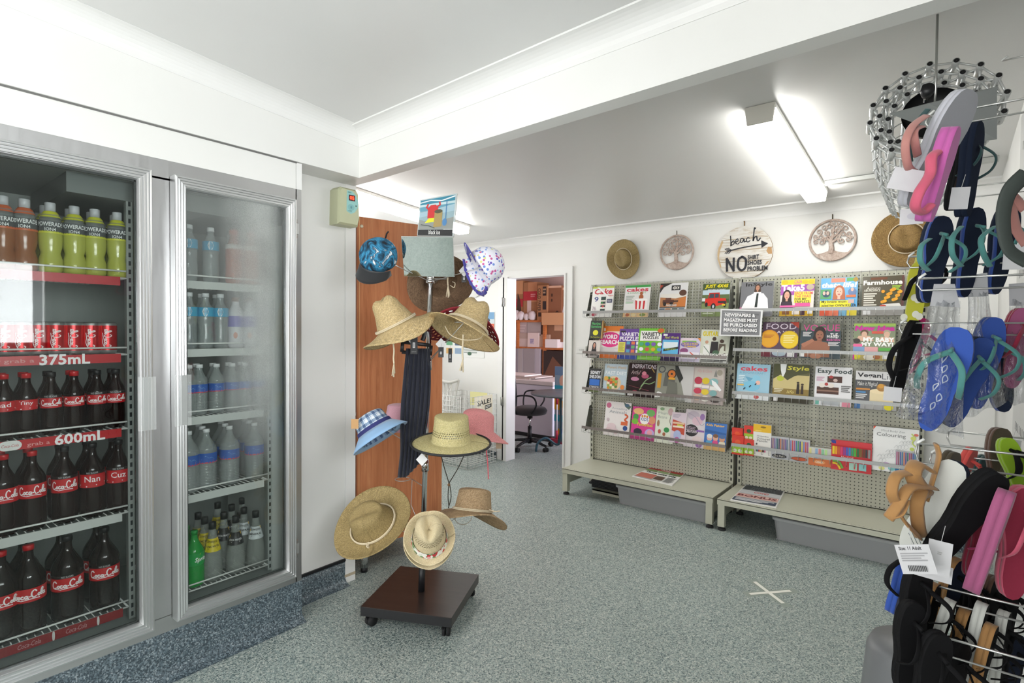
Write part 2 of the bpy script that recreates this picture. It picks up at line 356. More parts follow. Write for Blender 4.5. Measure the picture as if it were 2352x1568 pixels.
cove('trim_2', (-.04, ybeam(-.04)), (XR, ybeam(XR)), (0, -1), zfront(1.784)-.08, zfront(1.68)-.08)
cove('trim_3', (-3.3, 4.69), (XR, 4.69), (0, -1), 2.366, 2.366)
cove('trim_4', (XR, -3.0), (XR, 1.60), (-1, 0), zfront(-3)-.08, zfront(1.6)-.08, .085, .10)
# side wall beside the fridge, ending in a timber post
b = MB(); b.box(-.31, -.21, 1.44, 1.86, .13, 2.75, m_wall); struct(b.build('wall_fridge_side'))
b = MB(); b.box(-.312, -.204, 1.815, 1.882, 0, 2.40, m_trim)
b.prism([(-.205, 0), (-.245, 0), (-.235, .02), (-.222, .035), (-.2035, .05)], 1.812, 1.8835, M('b9ab92', .8)); struct(b.build('trim_5'))
b = MB(); b.box(-3.3, -.31, 1.80, 1.87, 0, 2.75, m_wall); struct(b.build('wall_back_left'))
# coved vinyl skirting
b = MB(); N_ = 10
prof = [(0.0, .132), (.004, .132)]+[(.004+.045*(1-math.cos(k*PI/2/8)), .05-.048*math.sin(k*PI/2/8)+.0) for k in range(9)]+[(.055, .0)]
vs = [(-.21+o, y, z) for y in (1.455, 1.815) for o, z in prof]; n = len(prof)
b.add(vs, [(i, i+1, n+i+1, n+i) for i in range(n-1)], m_kick, True); b.box(-.31, -.2095, 1.44, 1.815, 0, .132, m_kick)
b.box(-.215, -.2, 1.44, 1.815, .130, .145, m_black); struct(b.build('baseboard_side'))
# right wall with a window in the front room
m_rwall = plaster('right_wall_board', 'd6d6d4', sc=30, st=.3, h2='c4c4c0')
b = MB(); wy0, wy1, wz0, wz1 = -.75, 1.02, 1.30, 1.95
for y0, y1, z0, z1 in ((-3, wy0, 0, 2.95), (wy1, 4.74, 0, 2.95), (wy0, wy1, 0, wz0), (wy0, wy1, wz1, 2.95)): b.box(XR, XR+.1, y0, y1, z0, z1, m_rwall)
struct(b.build('wall_right'))
def window(name, ax, pos, a0, a1, z0, z1, out):
    r = struct(empty(name, (0, 0, 0)))
    f = MB(); g = MB()
    def bx(mb, a, c, d, e, p0, p1, m):
        if ax == 0: mb.box(min(p0, p1), max(p0, p1), a, c, d, e, m)
        else: mb.box(a, c, min(p0, p1), max(p0, p1), d, e, m)
    t = .04
    for a, c, d, e in ((a0, a1, z0, z0+t), (a0, a1, z1-t, z1), (a0, a0+t, z0, z1), (a1-t, a1, z0, z1), ((a0+a1)/2-.015, (a0+a1)/2+.015, z0, z1)): bx(f, a, c, d, e, pos-.01*out, pos+.06*out, m_trim)
    bx(g, a0, a1, z0, z1, pos+.02*out, pos+.026*out, m_win)
    f.build('window_frame', r); g.build('window_glass', r); return r
window('window_1', 0, XR, wy0, wy1, wz0, wz1, 1)
# rear wall with an unseen window added to let daylight in, behind the camera
b = MB()
for x0, x1, z0, z1 in ((-.9, -.2, 0, 2.95), (2.6, XR+.1, 0, 2.95), (-.2, 2.6, 0, .4), (-.2, 2.6, 2.5, 2.95)): b.box(x0, x1, -2.9, -2.8, z0, z1, m_wall)
struct(b.build('wall_rear')); window('window_2_added', 1, -2.8, -.2, 2.6, .4, 2.5, -1)
b = MB(); b.box(-.9, -.8, -2.9, 1.8, 0, 2.95, m_wall); struct(b.build('wall_left'))
# far left of the back room with a window
b = MB()
for y0, y1, z0, z1 in ((1.8, 2.7, 0, 2.95), (4.1, 4.74, 0, 2.95), (2.7, 4.1, 0, .9), (2.7, 4.1, 2.2, 2.95)): b.box(-3.2, -3.1, y0, y1, z0, z1, m_wall)
struct(b.build('wall_far_left')); window('window_3', 0, -3.1, 2.7, 4.1, .9, 2.2, -1)
# back wall with the doorway
DL, DR = -1.352, -.573
b = MB()
for x0, x1, z0, z1 in ((-3.2, DL, 0, 2.75), (DR, XR+.1, 0, 2.75), (DL, DR, 2.04, 2.75)): b.box(x0, x1, 4.69, 4.74, z0, z1, m_wall)
struct(b.build('wall_back'))
r = struct(empty('door_1', (0, 0, 0))); f = MB()
f.box(DL-.012, DL+.03, 4.64, 4.80, 0, 2.04, m_trim); f.box(DR-.02, DR, 4.66, 4.80, 0, 2.04, m_trim); f.box(DL+.03, DR-.02, 4.661, 4.80, 2.025, 2.039, m_trim)
f.box(DL-.11, DL-.045, 4.655, 4.70, 0, 2.04, m_trim); f.box(DR, DR+.075, 4.67, 4.70, 0, 2.04, m_trim); f.box(DL-.11, DR+.075, 4.67, 4.70, 2.04, 2.108, m_trim)
f.build('door_frame', r)
f = MB(); f.box(DL-.045, DL-.012, 4.662, 4.70, 0, 2.04, m_black); f.build('door_gap', r)
for z in (.62, 1.72):
    f = MB(); f.box(DL-.05, DL-.004, 4.632, 4.645, z, z+.09, m_steel); f.tube([(DL-.028, 4.628, z-.005), (DL-.028, 4.628, z+.095)], .007, m_steel); f.build('hinge', r)
b = MB(); b.box(DR+.075, XR, 4.675, 4.69, 0, .07, m_kick); b.box(DR+.075, XR, 4.672, 4.69, .07, .085, m_black); b.box(-3.1, DL-.11, 4.675, 4.69, 0, .08, m_kick); struct(b.build('baseboard_back'))
# store room shell
b = MB(); b.box(-3.9, -3.8, 4.74, 8.0, 0, 2.75, m_pink); struct(b.build('wall_storeroom_left'))
b = MB(); b.box(-3.9, .6, 7.9, 8.0, 0, 2.75, m_pink); struct(b.build('wall_storeroom_back'))
b = MB()
for y0, y1, z0, z1 in ((4.74, 5.3, 0, 2.75), (7.1, 8.0, 0, 2.75), (5.3, 7.1, 0, .7), (5.3, 7.1, 2.2, 2.75)): b.box(.2, .3, y0, y1, z0, z1, m_pink)
struct(b.build('wall_storeroom_right')); window('window_4', 0, .2, 5.3, 7.1, .7, 2.2, 1)
b = MB(); b.hexa([(-3.9, 4.74, 2.62), (.6, 4.74, 2.62), (.6, 8.0, 2.42), (-3.9, 8.0, 2.42), (-3.9, 4.74, 2.7), (.6, 4.74, 2.7), (.6, 8.0, 2.5), (-3.9, 8.0, 2.5)], m_pink); struct(b.build('ceiling_storeroom'))
b = MB(); b.box(-3.9, -3.1, 4.74, 4.8, 0, 2.75, m_pink); struct(b.build('wall_storeroom_front'))

# ============================================================ LIGHTS
m_diff = M('ffffff', .4, emit=LAMP, ec='fffdf8')
def fixture(x0, x1, y0, y1, zf, label, strength=None, d=.085):
    t = empty('fluorescent_light', ((x0+x1)/2, (y0+y1)/2, zf((y0+y1)/2))); tag(t, label, 'ceiling light')
    L = (y1-y0)/2; W = (x1-x0)/2; sl = -.07
    body = MB(); e = MB()
    def q(mb, xa, xb_, ya_, yc, za, zb, m, tp=0):
        P = []
        for z, k in ((zb, tp), (za, 0)):
            for x, y in ((xa+k, ya_), (xb_-k, ya_), (xb_-k, yc), (xa+k, yc)): P.append((x, y, z+sl*y))
        mb.hexa([P[i] for i in (0, 1, 2, 3, 4, 5, 6, 7)], m)
    q(body, -W, W, -L, -L+.014, -.002, -d-.004, M('dcd9cf', .5), .012); q(body, -W, W, L-.014, L, -.002, -d, M('dcd9cf', .5), .012)
    q(body, -W, W, -L+.014, L-.014, -.001, -.025, M('e6e6e2', .4)); q(e, -W+.004, W-.004, -L+.0142, L-.0142, -.0252, -d, m_diff, .012)
    body.build('housing', t); e.build('diffuser', t); return t
fixture(1.648, 1.790, 2.86, 4.40, zback, 'lit fluorescent batten on the ceiling above the magazine racks')
fixture(-1.42, -1.26, 2.55, 3.98, zback, 'lit fluorescent batten partly hidden behind the sign on top of the hat stand')
fixture(1.3, 1.44, -2.3, -0.8, zfront, 'fluorescent batten on the front room ceiling above the fridge aisle')
b = MB(); p = on(1895, 412, 2, 2.49); q_ = on(2045, 397, 2, 2.49)
b.box(1.80, 2.68, 4.19, 4.232, zback(4.22)-.028, zback(4.22)-.002, M('b8bab6', .4, .5)); tag(b.build('cable_duct'), 'grey metal cable strip on the ceiling right of the lit batten', 'cable duct')

# ============================================================ DRINKS FRIDGE
FR = tag(empty('drinks_fridge', (-.4, .8, 0)), 'stainless steel glass door drinks fridge along the left wall', 'fridge')
FO = Vector((.4, -.8, 0))
def fb(mb, name, parent=FR):
    o = mb.build(name, parent)
    if parent is FR: o.location = FO
    return o
CX = -.05; YE = 1.455
b = MB()
b.box(-.78, CX, 1.425, YE, .19, 2.143, m_steel)          # right end
b.box(CX-.04, CX, -1.3, 1.43, .19, .262, m_steel); b.box(CX-.04, CX, -1.3, 1.43, 2.062, 2.143, m_steel)
b.box(CX-.04, CX, .765, .895, .26, 2.07, m_steel); b.box(CX-.04, CX, 1.375, 1.43, .26, 2.07, m_steel); b.box(CX-.04, CX, -1.3, .252, .26, 2.07, m_steel)
b.box(-.78, CX-.04, -1.3, 1.43, 2.062, 2.143, m_steel)
fb(b, 'cabinet')
m_liner = M('8f9692', .5)
b = MB(); b.box(-.78, -.75, -1.3, 1.425, .26, 2.062, m_liner); b.box(-.75, -.09, -1.3, 1.425, .24, .262, m_liner); b.box(-.75, -.09, -1.3, 1.425, 2.04, 2.062, m_liner); b.box(-.75, -.09, 1.405, 1.425, .262, 2.04, M('a9aeaa', .5))
b.box(-.75, -.09, -1.3, -1.28, .262, 2.04, m_liner); b.box(-.70, -.12, .55, 1.40, 1.965, 2.04, M('6f7674', .5))
fb(b, 'liner')
b = MB(); b.box(-.80, CX+.002, -1.3, 1.425, 2.143, 2.272, m_wall); b.box(-.80, CX+.003, 1.427, YE+.001, 2.143, 2.272, m_trim); b.box(-.8, CX+.004, -1.3, 1.43, 2.268, 2.2745, M('6d6d6a')); fb(b, 'fascia_panel')
b = MB()
prof = [(CX, .195), (CX+.002, .19)]+[(CX+.002+.05*(1-math.cos(k*PI/16)), .055-.054*math.sin(k*PI/16)) for k in range(9)]
b.add([(x, y, z) for y in (-1.3, YE) for x, z in prof], [(i, i+1, len(prof)+i+1, len(prof)+i) for i in range(len(prof)-1)], m_kick, True)
b.box(-.78, CX, -1.3, YE, 0, .19, m_kick); fb(b, 'kickboard')
m_slot = peg('slotted_strip', '9ba19d', '26302c', .0254, slots=True)
for y0 in (.742, 1.322):
    b = MB(); b.box(-.16, -.125, y0, y0+.018, .27, 2.03, M('8c938f', .5))
    z = .28
    while z < 2.0: b.box(-.1335, -.1245, y0+.001, y0+.0175, z, z+.02, M('222a27')); z += .034
    b.box(-.1305, -.124, y0-.002, y0+.02, .27, 2.03, M('a4aaa6', .5)); z = .28
    while z < 2.0: b.box(-.1245, -.1232, y0+.005, y0+.013, z, z+.018, M('20282a')); z += .034
    fb(b, 'shelf_support')
b = MB(); b.box(-.6, -.125, 1.34, 1.405, .262, 2.04, M('b7bcb8', .45)); fb(b, 'side_duct')
b = MB(); b.box(-.15, -.125, .80, .86, .35, 1.98, M('9aa19d', .5)); fb(b, 'mullion_lining')
b = MB(); b.tube([(-.125, .805, .6), (-.125, .805, 1.8)], .010, M('f4f6f4', .4, emit=1.2)); b.tube([(-.125, .86, .6), (-.125, .86, 1.8)], .010, M('f4f6f4', .4, emit=1.2)); fb(b, 'added_fill_tubes')  # glowing tubes added to brighten the inside of the fridge
b = MB(); b.box(-.124, -.092, .796, .868, .5, 1.9, M('8f9692', .5)); fb(b, 'fill_tube_cover')  # strip in front of the added glowing tubes
# doors
def door(y0, y1, z0, z1, glass, hside):
    d = empty('door', (0, y0, z0)); d.parent = FR; d.location = FO+Vector((0, y0, z0)); W = y1-y0; H = z1-z0
    f = MB(); prof = [(0, -.045), (0, .004)]
    for k in range(4): a = .002+k*.0105; prof += [(a, .008-k*.0012), (a+.006, .010-k*.0015), (a+.008, .004-k*.001), (a+.0095, .004-k*.001)]
    prof += [(.045, -.004), (.047, -.010), (.047, -.045)]
    vs = []
    for (sy, sz, cy, cz) in ((1, 1, 0, 0), (-1, 1, W, 0), (-1, -1, W, H), (1, -1, 0, H)):
        for o, h in prof: vs.append((h, cy+sy*o, cz+sz*o))
    n = len(prof); f.add(vs, [(k*n+i, k*n+i+1, ((k+1) % 4)*n+i+1, ((k+1) % 4)*n+i) for k in range(4) for i in range(n-1)], m_alu); fb(f, 'door_frame', d)
    g = MB(); g.box(-.020, -.018, .044, W-.044, .044, H-.044, glass); fb(g, 'glass_pane', d)
    g = MB()
    for a, c, e, h in ((.047, W-.047, .047, .054), (.047, W-.047, H-.054, H-.047), (.047, .054, .047, H-.047), (W-.054, W-.047, .047, H-.047)): g.box(-.030, -.021, a, c, e, h, M('3c3f3e', .6))
    fb(g, 'gasket', d)
    hz0 = on(350, 985, 0, 0).z-z0; hz1 = on(350, 864, 0, 0).z-z0
    h = MB(); ya = (W-.052, W+.004) if hside > 0 else (-.004, .052)
    h.box(-.0, .022, ya[0], ya[1], hz0, hz1, M('e6eae9', .08, alpha=.22)); h.box(.0, .008, ya[0]+.018, ya[1]-.012, hz0+.002, hz1-.002, M('b9bcbb', .3, .7)); fb(h, 'handle', d)
    return d
d1 = door(.235, .790, .246, 2.079, m_pane, 1)
d2 = door(.8706, 1.3994, .246, 2.079, m_pane_fog, -1)
for z in (.33, 1.90):
    h = MB(); h.box(-.045, -.02, 1.3995, 1.425, z+.02, z+.07, m_alu); h.tube([(-.03, 1.412, z), (-.03, 1.412, z+.02)], .009, m_chrome); h.tube([(-.03, 1.412, z+.07), (-.03, 1.412, z+.09)], .009, m_chrome); fb(h, 'hinge')
# shelves
def wshelf(y0, y1, z, strip=None, front=True):
    s = MB()
    s.tube([(-.115, y0, z+.028), (-.115, y1, z+.028)], .0035, m_white_wire)
    s.tube([(-.118, y0, z), (-.118, y1, z)], .0035, m_white_wire); s.tube([(-.60, y0, z), (-.60, y1, z)], .0035, m_white_wire)
    y = y0+.012
    while y < y1: s.tube([(-.118, y, z), (-.60, y, z)], .0018, m_white_wire, 5); y += .022
    for yy in (y0, y1): s.tube([(-.118, yy, z), (-.66, yy, z)], .0035, m_white_wire)
    o = fb(s, 'wire_shelf')
    if strip is not None:
        p = MB(); sy1 = y1-.02; p.box(-.1135, -.111, y0, sy1, z-.030, z+.004, strip[0])
        W = sy1-y0; fn = lambda x, zz, l: (-.111+l, y0+x, z-.030+zz)
        p.art(strip[1], W, .034, fn); p.build('shelf_strip', o)
    return o
RED = M('c21f26', .35); GREYS = M('c4c7c3', .4)
sz = [1.655, 1.350, 1.052, .712, .325]
wshelf(.262, .735, sz[0], (M('b01c26', .35), []))
wshelf(.262, .735, sz[1], (M('b5131c', .3), [('E', 17, 50, 5, 60, 'dcdcd8'), ('T', 13.5, 35, 20.5, 65, 'Coca-Cola', 'c0202a', 0, .3), ('T', 24, 18, 42, 70, 'grab a', 'e0a8a4', .0), ('T', 45, -6, 78, 112, '375mL', 'f2eeee', .03)]))
wshelf(.262, .735, sz[2], (M('b5131c', .3), [('E', 27, 50, 7, 62, 'dcdcd8'), ('T', 22, 35, 32, 65, 'Coca-Cola', 'c0202a', 0, .3), ('T', 37, 10, 51, 62, 'grab a', 'e0a8a4', .0), ('T', 54, -6, 88, 112, '600mL', 'f2eeee', .03)]))
wshelf(.262, .735, sz[3], (GREYS, [])); wshelf(.262, .735, sz[4], (M('8c1a20', .35), [('T', 30, 25, 44, 75, 'Coca-Cola', 'c9a0a0', 0, .3), ('T', 60, 25, 74, 75, 'Coca-Cola', 'c9a0a0', 0, .3), ('E', 52, 50, .9, 60, 'd8d8d4'), ('E', 82, 50, .9, 60, 'd8d8d4')]))
for z in (1.660, 1.362, 1.064, .722): wshelf(.895, 1.315, z, (M('c9cdc9', .4), []))
wshelf(.895, 1.315, .300, None)

# ------------------------------------------------------------ drinks
def water(h='cfd6d6', a=.38): return M(h, .06, 0, alpha=a, spec=.8)
def bottle(name, prof, body, R, lab=None, cap=None, extra=None, liquid=None):
    # prof in metres; lab=(z0,z1,colour,art); cap=(z0,z1,r,colour)
    o = empty(name); mb = MB(); mb.lathe([(max(r, .0005), z) for r, z in prof], body, 18); mb.build('bottle_body', o)
    if liquid:
        l = MB(); l.lathe([(0.0005, .004)]+[(r*.94, z) for r, z in prof if .003 < z < liquid[1]]+[(.0005, liquid[1])], liquid[0], 16); l.build('liquid', o)
    if lab:
        z0, z1, col, art = lab[:4]; l = MB()
        rr = lab[4] if len(lab) > 4 else R; l.lathe([(rr+.0006, z0), (rr+.0006, z1)], col, 24)
        arc = 2*PI*rr*.5
        def fn(x, z, hh): a = -PI/2+(x-arc/2)/rr; r = rr+.0008+hh; return (r*math.cos(a), r*math.sin(a), z0+z)
        l.art(art, arc, z1-z0, fn); l.build('label', o)
    if cap:
        z0, z1, r, col = cap; c = MB(); c.lathe([(.0005, z1), (r*.93, z1), (r, z1-.002), (r, z0), (r*.9, z0)], col, 14); c.build('cap', o)
    return o
def pet(h, R, neck=.013, sh=.62, waist=0.0, top=.9):
    P = [(0, 0), (R*.82, .001), (R*.98, .012), (R, .03)]
    for k in range(1, 9): z = .03+(h*sh-.03)*k/9; P.append((R*(1-waist*math.exp(-((z-h*.42)/(h*.08))**2)), z))
    P.append((R, h*sh))
    for k in range(1, 9): t = k/8; P.append((neck+(R-neck)*(.5+.5*math.cos(PI*t))**1.0, h*sh+(h*top-h*sh)*t))
    P += [(neck, h*.93), (neck, h)]; return P
def ribbed(h, R, neck=.013, sh=.66):
    P = [(0, 0), (R*.85, .002), (R, .012)]; z = .02
    while z < h*.44: P += [(R, z), (R*.94, z+.004), (R, z+.009)]; z += .013
    P += [(R, h*.45), (R, h*.62)]; P += [(R, h*sh)]
    for k in range(1, 9): t = k/8; P.append((neck+(R-neck)*(.5+.5*math.cos(PI*t)), h*sh+(h*.92-h*sh)*t))
    P += [(neck, h)]; return P
def conical(h, R): return [(0, 0), (R*.9, .001), (R, .01), (R, h*.30), (R*.93, h*.42), (R*.72, h*.58), (R*.5, h*.72), (R*.36, h*.85), (R*.32, h*.93), (R*.34, h*.95), (R*.34, h)]
def face(px, v=900): return None
used = {}
def put(proto, u, z, x=-.175, first=False, v=None, rz=0, y=None):
    if y is None:
        y = (on(u, 784+(1.4626-z-.08)*440, 0, x)).y
    k = proto.name
    if k in used: o = dup(proto)
    else: used[k] = 1; o = proto
    o.location = (x, y, z+.0035); o.rotation_euler = (0, 0, math.atan2(-y, 2.45-x)+PI/2+rz); return o
_sm = lambda P: [(p.x, p.y) for p in smooth_pts([(x, y, 0) for x, y in P], 4)]
_CC = [[(17, 72), (12, 88), (5, 76), (3, 50), (8, 28), (18, 36)], [(24, 52), (20, 42), (23, 30), (27, 40), (24, 52)], [(36, 48), (32, 52), (29, 40), (32, 30), (38, 36)], [(46, 50), (41, 50), (39, 38), (42, 30), (46, 40), (47, 52), (46, 34), (50, 32)], [(50, 42), (55, 44)], [(71, 76), (66, 92), (59, 80), (57, 54), (62, 32), (71, 40)], [(78, 56), (74, 46), (77, 34), (81, 44), (78, 56)], [(84, 46), (91, 80), (88, 92), (84, 72), (83, 42), (87, 34)], [(96, 54), (91, 54), (89, 42), (92, 34), (96, 44), (98, 56), (96, 38), (100, 36)]]
def logo_script(x0, y0, x1, y1, col, wd):
    return [('S', [(x0+(x1-x0)*(x+.16*(y-50)*0)/100, y0+(y1-y0)*(y-24)/70) for x, y in _sm(P)], wd*(x1-x0)/100, col) for P in _CC]+[('S', [(x0+(x1-x0)*t, y0+(y1-y0)*z) for t, z in ((.12, .02), (.3, -.12), (.55, -.02), (.8, -.10))], wd*.7*(x1-x0)/100, col)]
coke_red = M('c3171f', .35); colaM = M('140705', .1, spec=.35)
def cola_lab(word, script=True, nosugar=False):
    c = []
    if word: c.append(('T', 30, 42, 70, 86, word, 'f6eeee', .01)); c.append(('S', [(15, 22), (35, 10), (60, 18), (88, 30)], 3, 'f6eeee'))
    else: c += logo_script(17, 26, 83, 88, 'f6eeee', 4.2)
    return c
SPORT_Y = M('b3b856', .14, alpha=.94); SPORT_O = M('94603f', .14, alpha=.94)
def sport(col, ring):
    P = [(0, 0), (.030, .001), (.034, .012), (.034, .05), (.028, .075), (.033, .10), (.0345, .13), (.034, .15), (.033, .185), (.026, .215), (.014, .232), (.014, .24)]
    P = [(r*1.07, z) for r, z in P]
    o = bottle('sports_drink_bottle', P[:8], col, .0366, (.151, .190, M('6a7072', .15, alpha=.40), [('T', 14, 52, 86, 92, 'POWERADE', 'e6e8e6', .02), ('T', 36, 8, 64, 38, 'ION4', 'e6e8e6', .01)], .0363), (.228, .262, .0165, M('c9ccd0', .3, alpha=.9)))
    k = MB(); k.lathe(P[7:], M('9aa09e', .1, alpha=.45), 18); k.build('bottle_neck', o)
    r = MB(); r.lathe([(.0366, .146), (.0374, .150), (.0366, .154)], ring, 20); r.build('colour_band', o); r = MB(); r.lathe([(.0312, .206), (.0232, .224), (.019, .229)], ring, 18); r.build('neck_band', o); return o
    r = MB(); r.lathe([(.0352, .146), (.0356, .150), (.0352, .154)], ring, 20); r.lathe([(.029, .206), (.0215, .224), (.018, .229)], ring, 18); r.build('colour_band', o); return o
pY = sport(SPORT_Y, M('cdd038', .4)); pO = sport(SPORT_O, M('c9653a', .4))
D = 'in the top shelf of the left fridge door'
us = [(8, pO), (58, pO), (117, pY), (172, pY), (219, pY), (270, pY)]
for i, (u, p) in enumerate(us):
    o = put(p, u, sz[0], -.165)
    if p is pO: tag(o, ['orange sports drink bottle cut by the left picture edge on the fridge top shelf', 'orange sports drink bottle left of the yellow-green ones on the fridge top shelf'][i], 'bottle', 'sports drink bottles on the top fridge shelf')
    else: tag(o, 'yellow-green sports drink bottle on the fridge top shelf, %s from the orange ones' % ORD[i-2], 'bottle', 'sports drink bottles on the top fridge shelf')
for i, (u, p) in enumerate(us[2:]):
    o = put(p, u, sz[0], -.245, y=us and on(u, 600, 0, -.165).y+.004*i); o.location.x = -.245
    tag(o, 'yellow-green sports drink bottle in the hidden second row of the fridge top shelf', 'bottle', 'second row of sports drinks')
# cans
def can():
    o = empty('drink_can'); P = [(0, .006), (.022, .004), (.026, 0), (.031, .008), (.033, .016), (.033, .112), (.031, .120), (.028, .1245), (.026, .1225), (0, .1215)]
    b = MB(); b.lathe([(max(r, .0004), z) for r, z in P[:5]], m_alu, 20); b.lathe(P[4:6], M('bf1a22', .25, .4), 20); b.lathe([(max(r, .0004), z) for r, z in P[5:]], m_alu, 20); b.build('can_body', o)
    l = MB(); rr = .0333
    def fn(x, z, hh): a = -PI/2+(z-.02)/rr; return ((rr+hh)*math.cos(a), (rr+hh)*math.sin(a), .022+x)
    l.art(logo_script(2, 22, 98, 88, 'f2eaea', 4.0), .078, .040, fn); l.build('printed_script', o); return o
pc = can(); pc.rotation_euler = (0, 0, 0)
cs = [(10, 'far left'), (48, 'b'), (88, 'c'), (128, 'd'), (168, 'e'), (208, 'f'), (246, 'g')]
for i, (u, t) in enumerate(cs):
    for row, x in enumerate((-.16, -.23)):
        o = put(pc, u, sz[1], x, y=on(u, 770, 0, -.16).y+(0.004 if row else 0))
        if row: tag(o, 'red drink can in the back row on the 375mL shelf of the left fridge door', 'drink can', 'back row of red cans')
        else: tag(o, 'red drink can in the front row above the 375mL strip, %s from the left' % ORD[i], 'drink can', 'front row of red cans')
def cola(h, R, word, red_cap, lz=(.44, .60), waist=.08):
    o = bottle('cola_bottle', pet(h, R, .013 if h < .3 else .0145, .62, waist), colaM, R, (h*lz[0], h*lz[1], coke_red, cola_lab(word)), (h-.016, h+.002, .0150 if h < .3 else .017, coke_red if red_cap else M('141416', .4)))
    if not red_cap:
        r = MB(); z0 = h*lz[1]; rr = R*.995
        def fn(x, z, hh): a = -PI/2+(x-.03)/rr; return ((rr+.0012+hh)*math.cos(a), (rr+.0012+hh)*math.sin(a), z0+.0005+z)
        r.lathe([(rr+.0006, z0), (rr+.0006, z0+.011)], M('111112', .4), 22); r.art([('T', 20, 20, 80, 85, 'NO SUGAR', 'cfcfcf', .0)], .06, .010, fn); r.build('black_band', o)
    return o
def colarow(z, h, R, items, place, xs=-.165, lz=(.44, .60)):
    for i, (u, word, rc, v) in enumerate(items):
        o = cola(h, R, word, rc, lz); y = on(u, v, 0, xs).y; o.location = (xs, y, z+.0035); o.rotation_euler = (0, 0, math.atan2(-y, 2.45-xs)+PI/2)
        w_ = ('cola bottle named %s' % word) if word else ('%s-capped cola bottle' % ('red' if rc else 'black'))
        tag(o, '%s, %s from the left %s' % (w_, ORD[i], place), 'bottle', 'cola bottles '+place)
        o2 = dup(o); o2.location = (xs-2.15*R, y+.003, z+.0035); tag(o2, 'dark cola bottle in the second row %s' % place, 'bottle', 'second row of cola bottles '+place)
colarow(sz[2], .232, .0315, [(8, 'ead', True, 900), (60, 'Tiny', True, 900), (117, None, False, 900), (170, None, True, 900), (222, None, False, 900), (266, None, False, 900)], 'above the 600mL strip')
colarow(sz[3], .285, .040, [(8, None, True, 1090), (74, None, True, 1100), (148, None, False, 1090), (212, 'Nan', False, 1090), (272, 'Cuz', False, 1080)], 'on the fourth shelf of the left door', lz=(.42, .60))
colarow(sz[4], .325, .050, [(2, None, True, 1340), (66, '', True, 1340), (155, None, False, 1320), (240, None, False, 1300)], 'on the bottom shelf of the left door', xs=-.175, lz=(.40, .55))
# right-hand door
def hexlab(c1): return [('P', [(38, 55), (44, 95), (56, 95), (62, 55), (56, 8), (44, 8)], 'd7dee2'), ('T', 41, 40, 59, 66, 'ALKALN', '4f7180', 0)]
pw1 = bottle('water_bottle', pet(.245, .034, .014, .68, .05), water('c4cdcc', .35), .034, (.145, .185, M('3f9fc4', .3), hexlab(0)), (.232, .250, .015, M('dfe3e4', .4)))
pj = bottle('juice_bottle', pet(.250, .037, .017, .60, .04), M('b4532c', .15, alpha=.96), .037, (.155, .185, M('d9cfc8', .4), [], .0345), (.232, .254, .020, M('e0552a', .4)))
for i, (u, p, lab) in enumerate([(434, pw1, 'clear water bottle with hexagon label, left on the top shelf of the right fridge door'), (484, pw1, 'clear water bottle with pale blue label, beside the orange juices, top shelf'), (537, pj, 'orange juice bottle with orange cap, left one behind the fogged glass'), (575, pj, 'orange juice bottle with orange cap, right one behind the fogged glass')]):
    tag(put(p, u, 1.660, -.165, y=on(u, 600, 0, -.165).y), lab, 'bottle', 'bottles on the top shelf of the right door')
for i, u in enumerate((434, 472, 506)):
    for row in (0, 1):
        o = put(pw1, u, 1.362, -.165-.072*row, y=on(u, 740, 0, -.165).y+(.012 if row else 0)); 
        tag(o, ('small water bottle with blue hexagon label, %s from the left on the second shelf' % ORD[i]) if not row else 'small water bottle standing behind the blue hexagon label bottles on the second shelf', 'bottle', 'hexagon label water bottles')
pp = bottle('milk_drink_bottle', pet(.235, .034, .015, .66, .03), M('d8d8dc', .35), .034, (.10, .150, M('5a4fb8', .4), [], .0345), (.218, .238, .017, M('7a4a2a', .4)))
r_ = MB(); r_.art([('E', 50, 50, 9, 30, 'd98a6a')], .1, .05, lambda x, z, hh: (.0352*math.cos(-PI/2+(x-.05)/.035), .0352*math.sin(-PI/2+(x-.05)/.035), .035+z)); r_.build('orange_spot', pp)
for i, u in enumerate((541, 573)): tag(put(pp, u, 1.362, -.165, y=on(u, 750, 0, -.165).y), 'white drink bottle with purple band behind the fogged glass, %s one' % ('left', 'right')[i], 'bottle', 'purple banded drinks')
watlab = [('P', [(34, 35), (48, 78), (58, 50), (66, 60), (76, 35)], '7db4e0'), ('T', 30, 14, 78, 34, 'Mount Spring', 'd04a5a', .0)]
watlab = [('P', [(34, 35), (48, 78), (58, 50), (66, 60), (76, 35)], '7db4e0'), ('R', 30, 16, 72, 30, 'b85a7a')]
def wbot(h, R):
    o = bottle('spring_water_bottle', ribbed(h, R, .0125), water('bfc8c6', .36), R, (h*.46, h*.62, M('2a5cae', .3), watlab), (h-.014, h+.002, .0145, M('e3e6e6', .4)))
    s = MB(); s.lathe([(R+.0008, h*.455), (R+.0008, h*.475)], M('c8434c', .35), 20); s.build('red_stripe', o); return o
ws = wbot(.225, .0335)
for i, u in enumerate((434, 458, 497, 533, 562, 592)):
    for row in (0, 1):
        o = put(ws, u, 1.064, -.165-.07*row, y=on(u, 900, 0, -.165).y+(.014 if row else 0))
        tag(o, ('small spring water bottle with blue label, %s from the left on the third shelf' % ORD[i]) if not row else 'small spring water bottle in the back row of the third shelf', 'bottle', 'small spring water bottles')
wl = wbot(.272, .043); wl.name = 'large_water_bottle'
for i, u in enumerate((433, 474, 527, 584)):
    for row in (0, 1, 2):
        o = put(wl, u, .722, -.17-.088*row, y=on(u, 1060, 0, -.17).y+.018*row)
        tag(o, ('large spring water bottle with blue label, %s from the left on the fourth shelf' % ORD[i]) if not row else 'large spring water bottle standing in a back row of the fourth shelf', 'bottle', 'large spring water bottles')
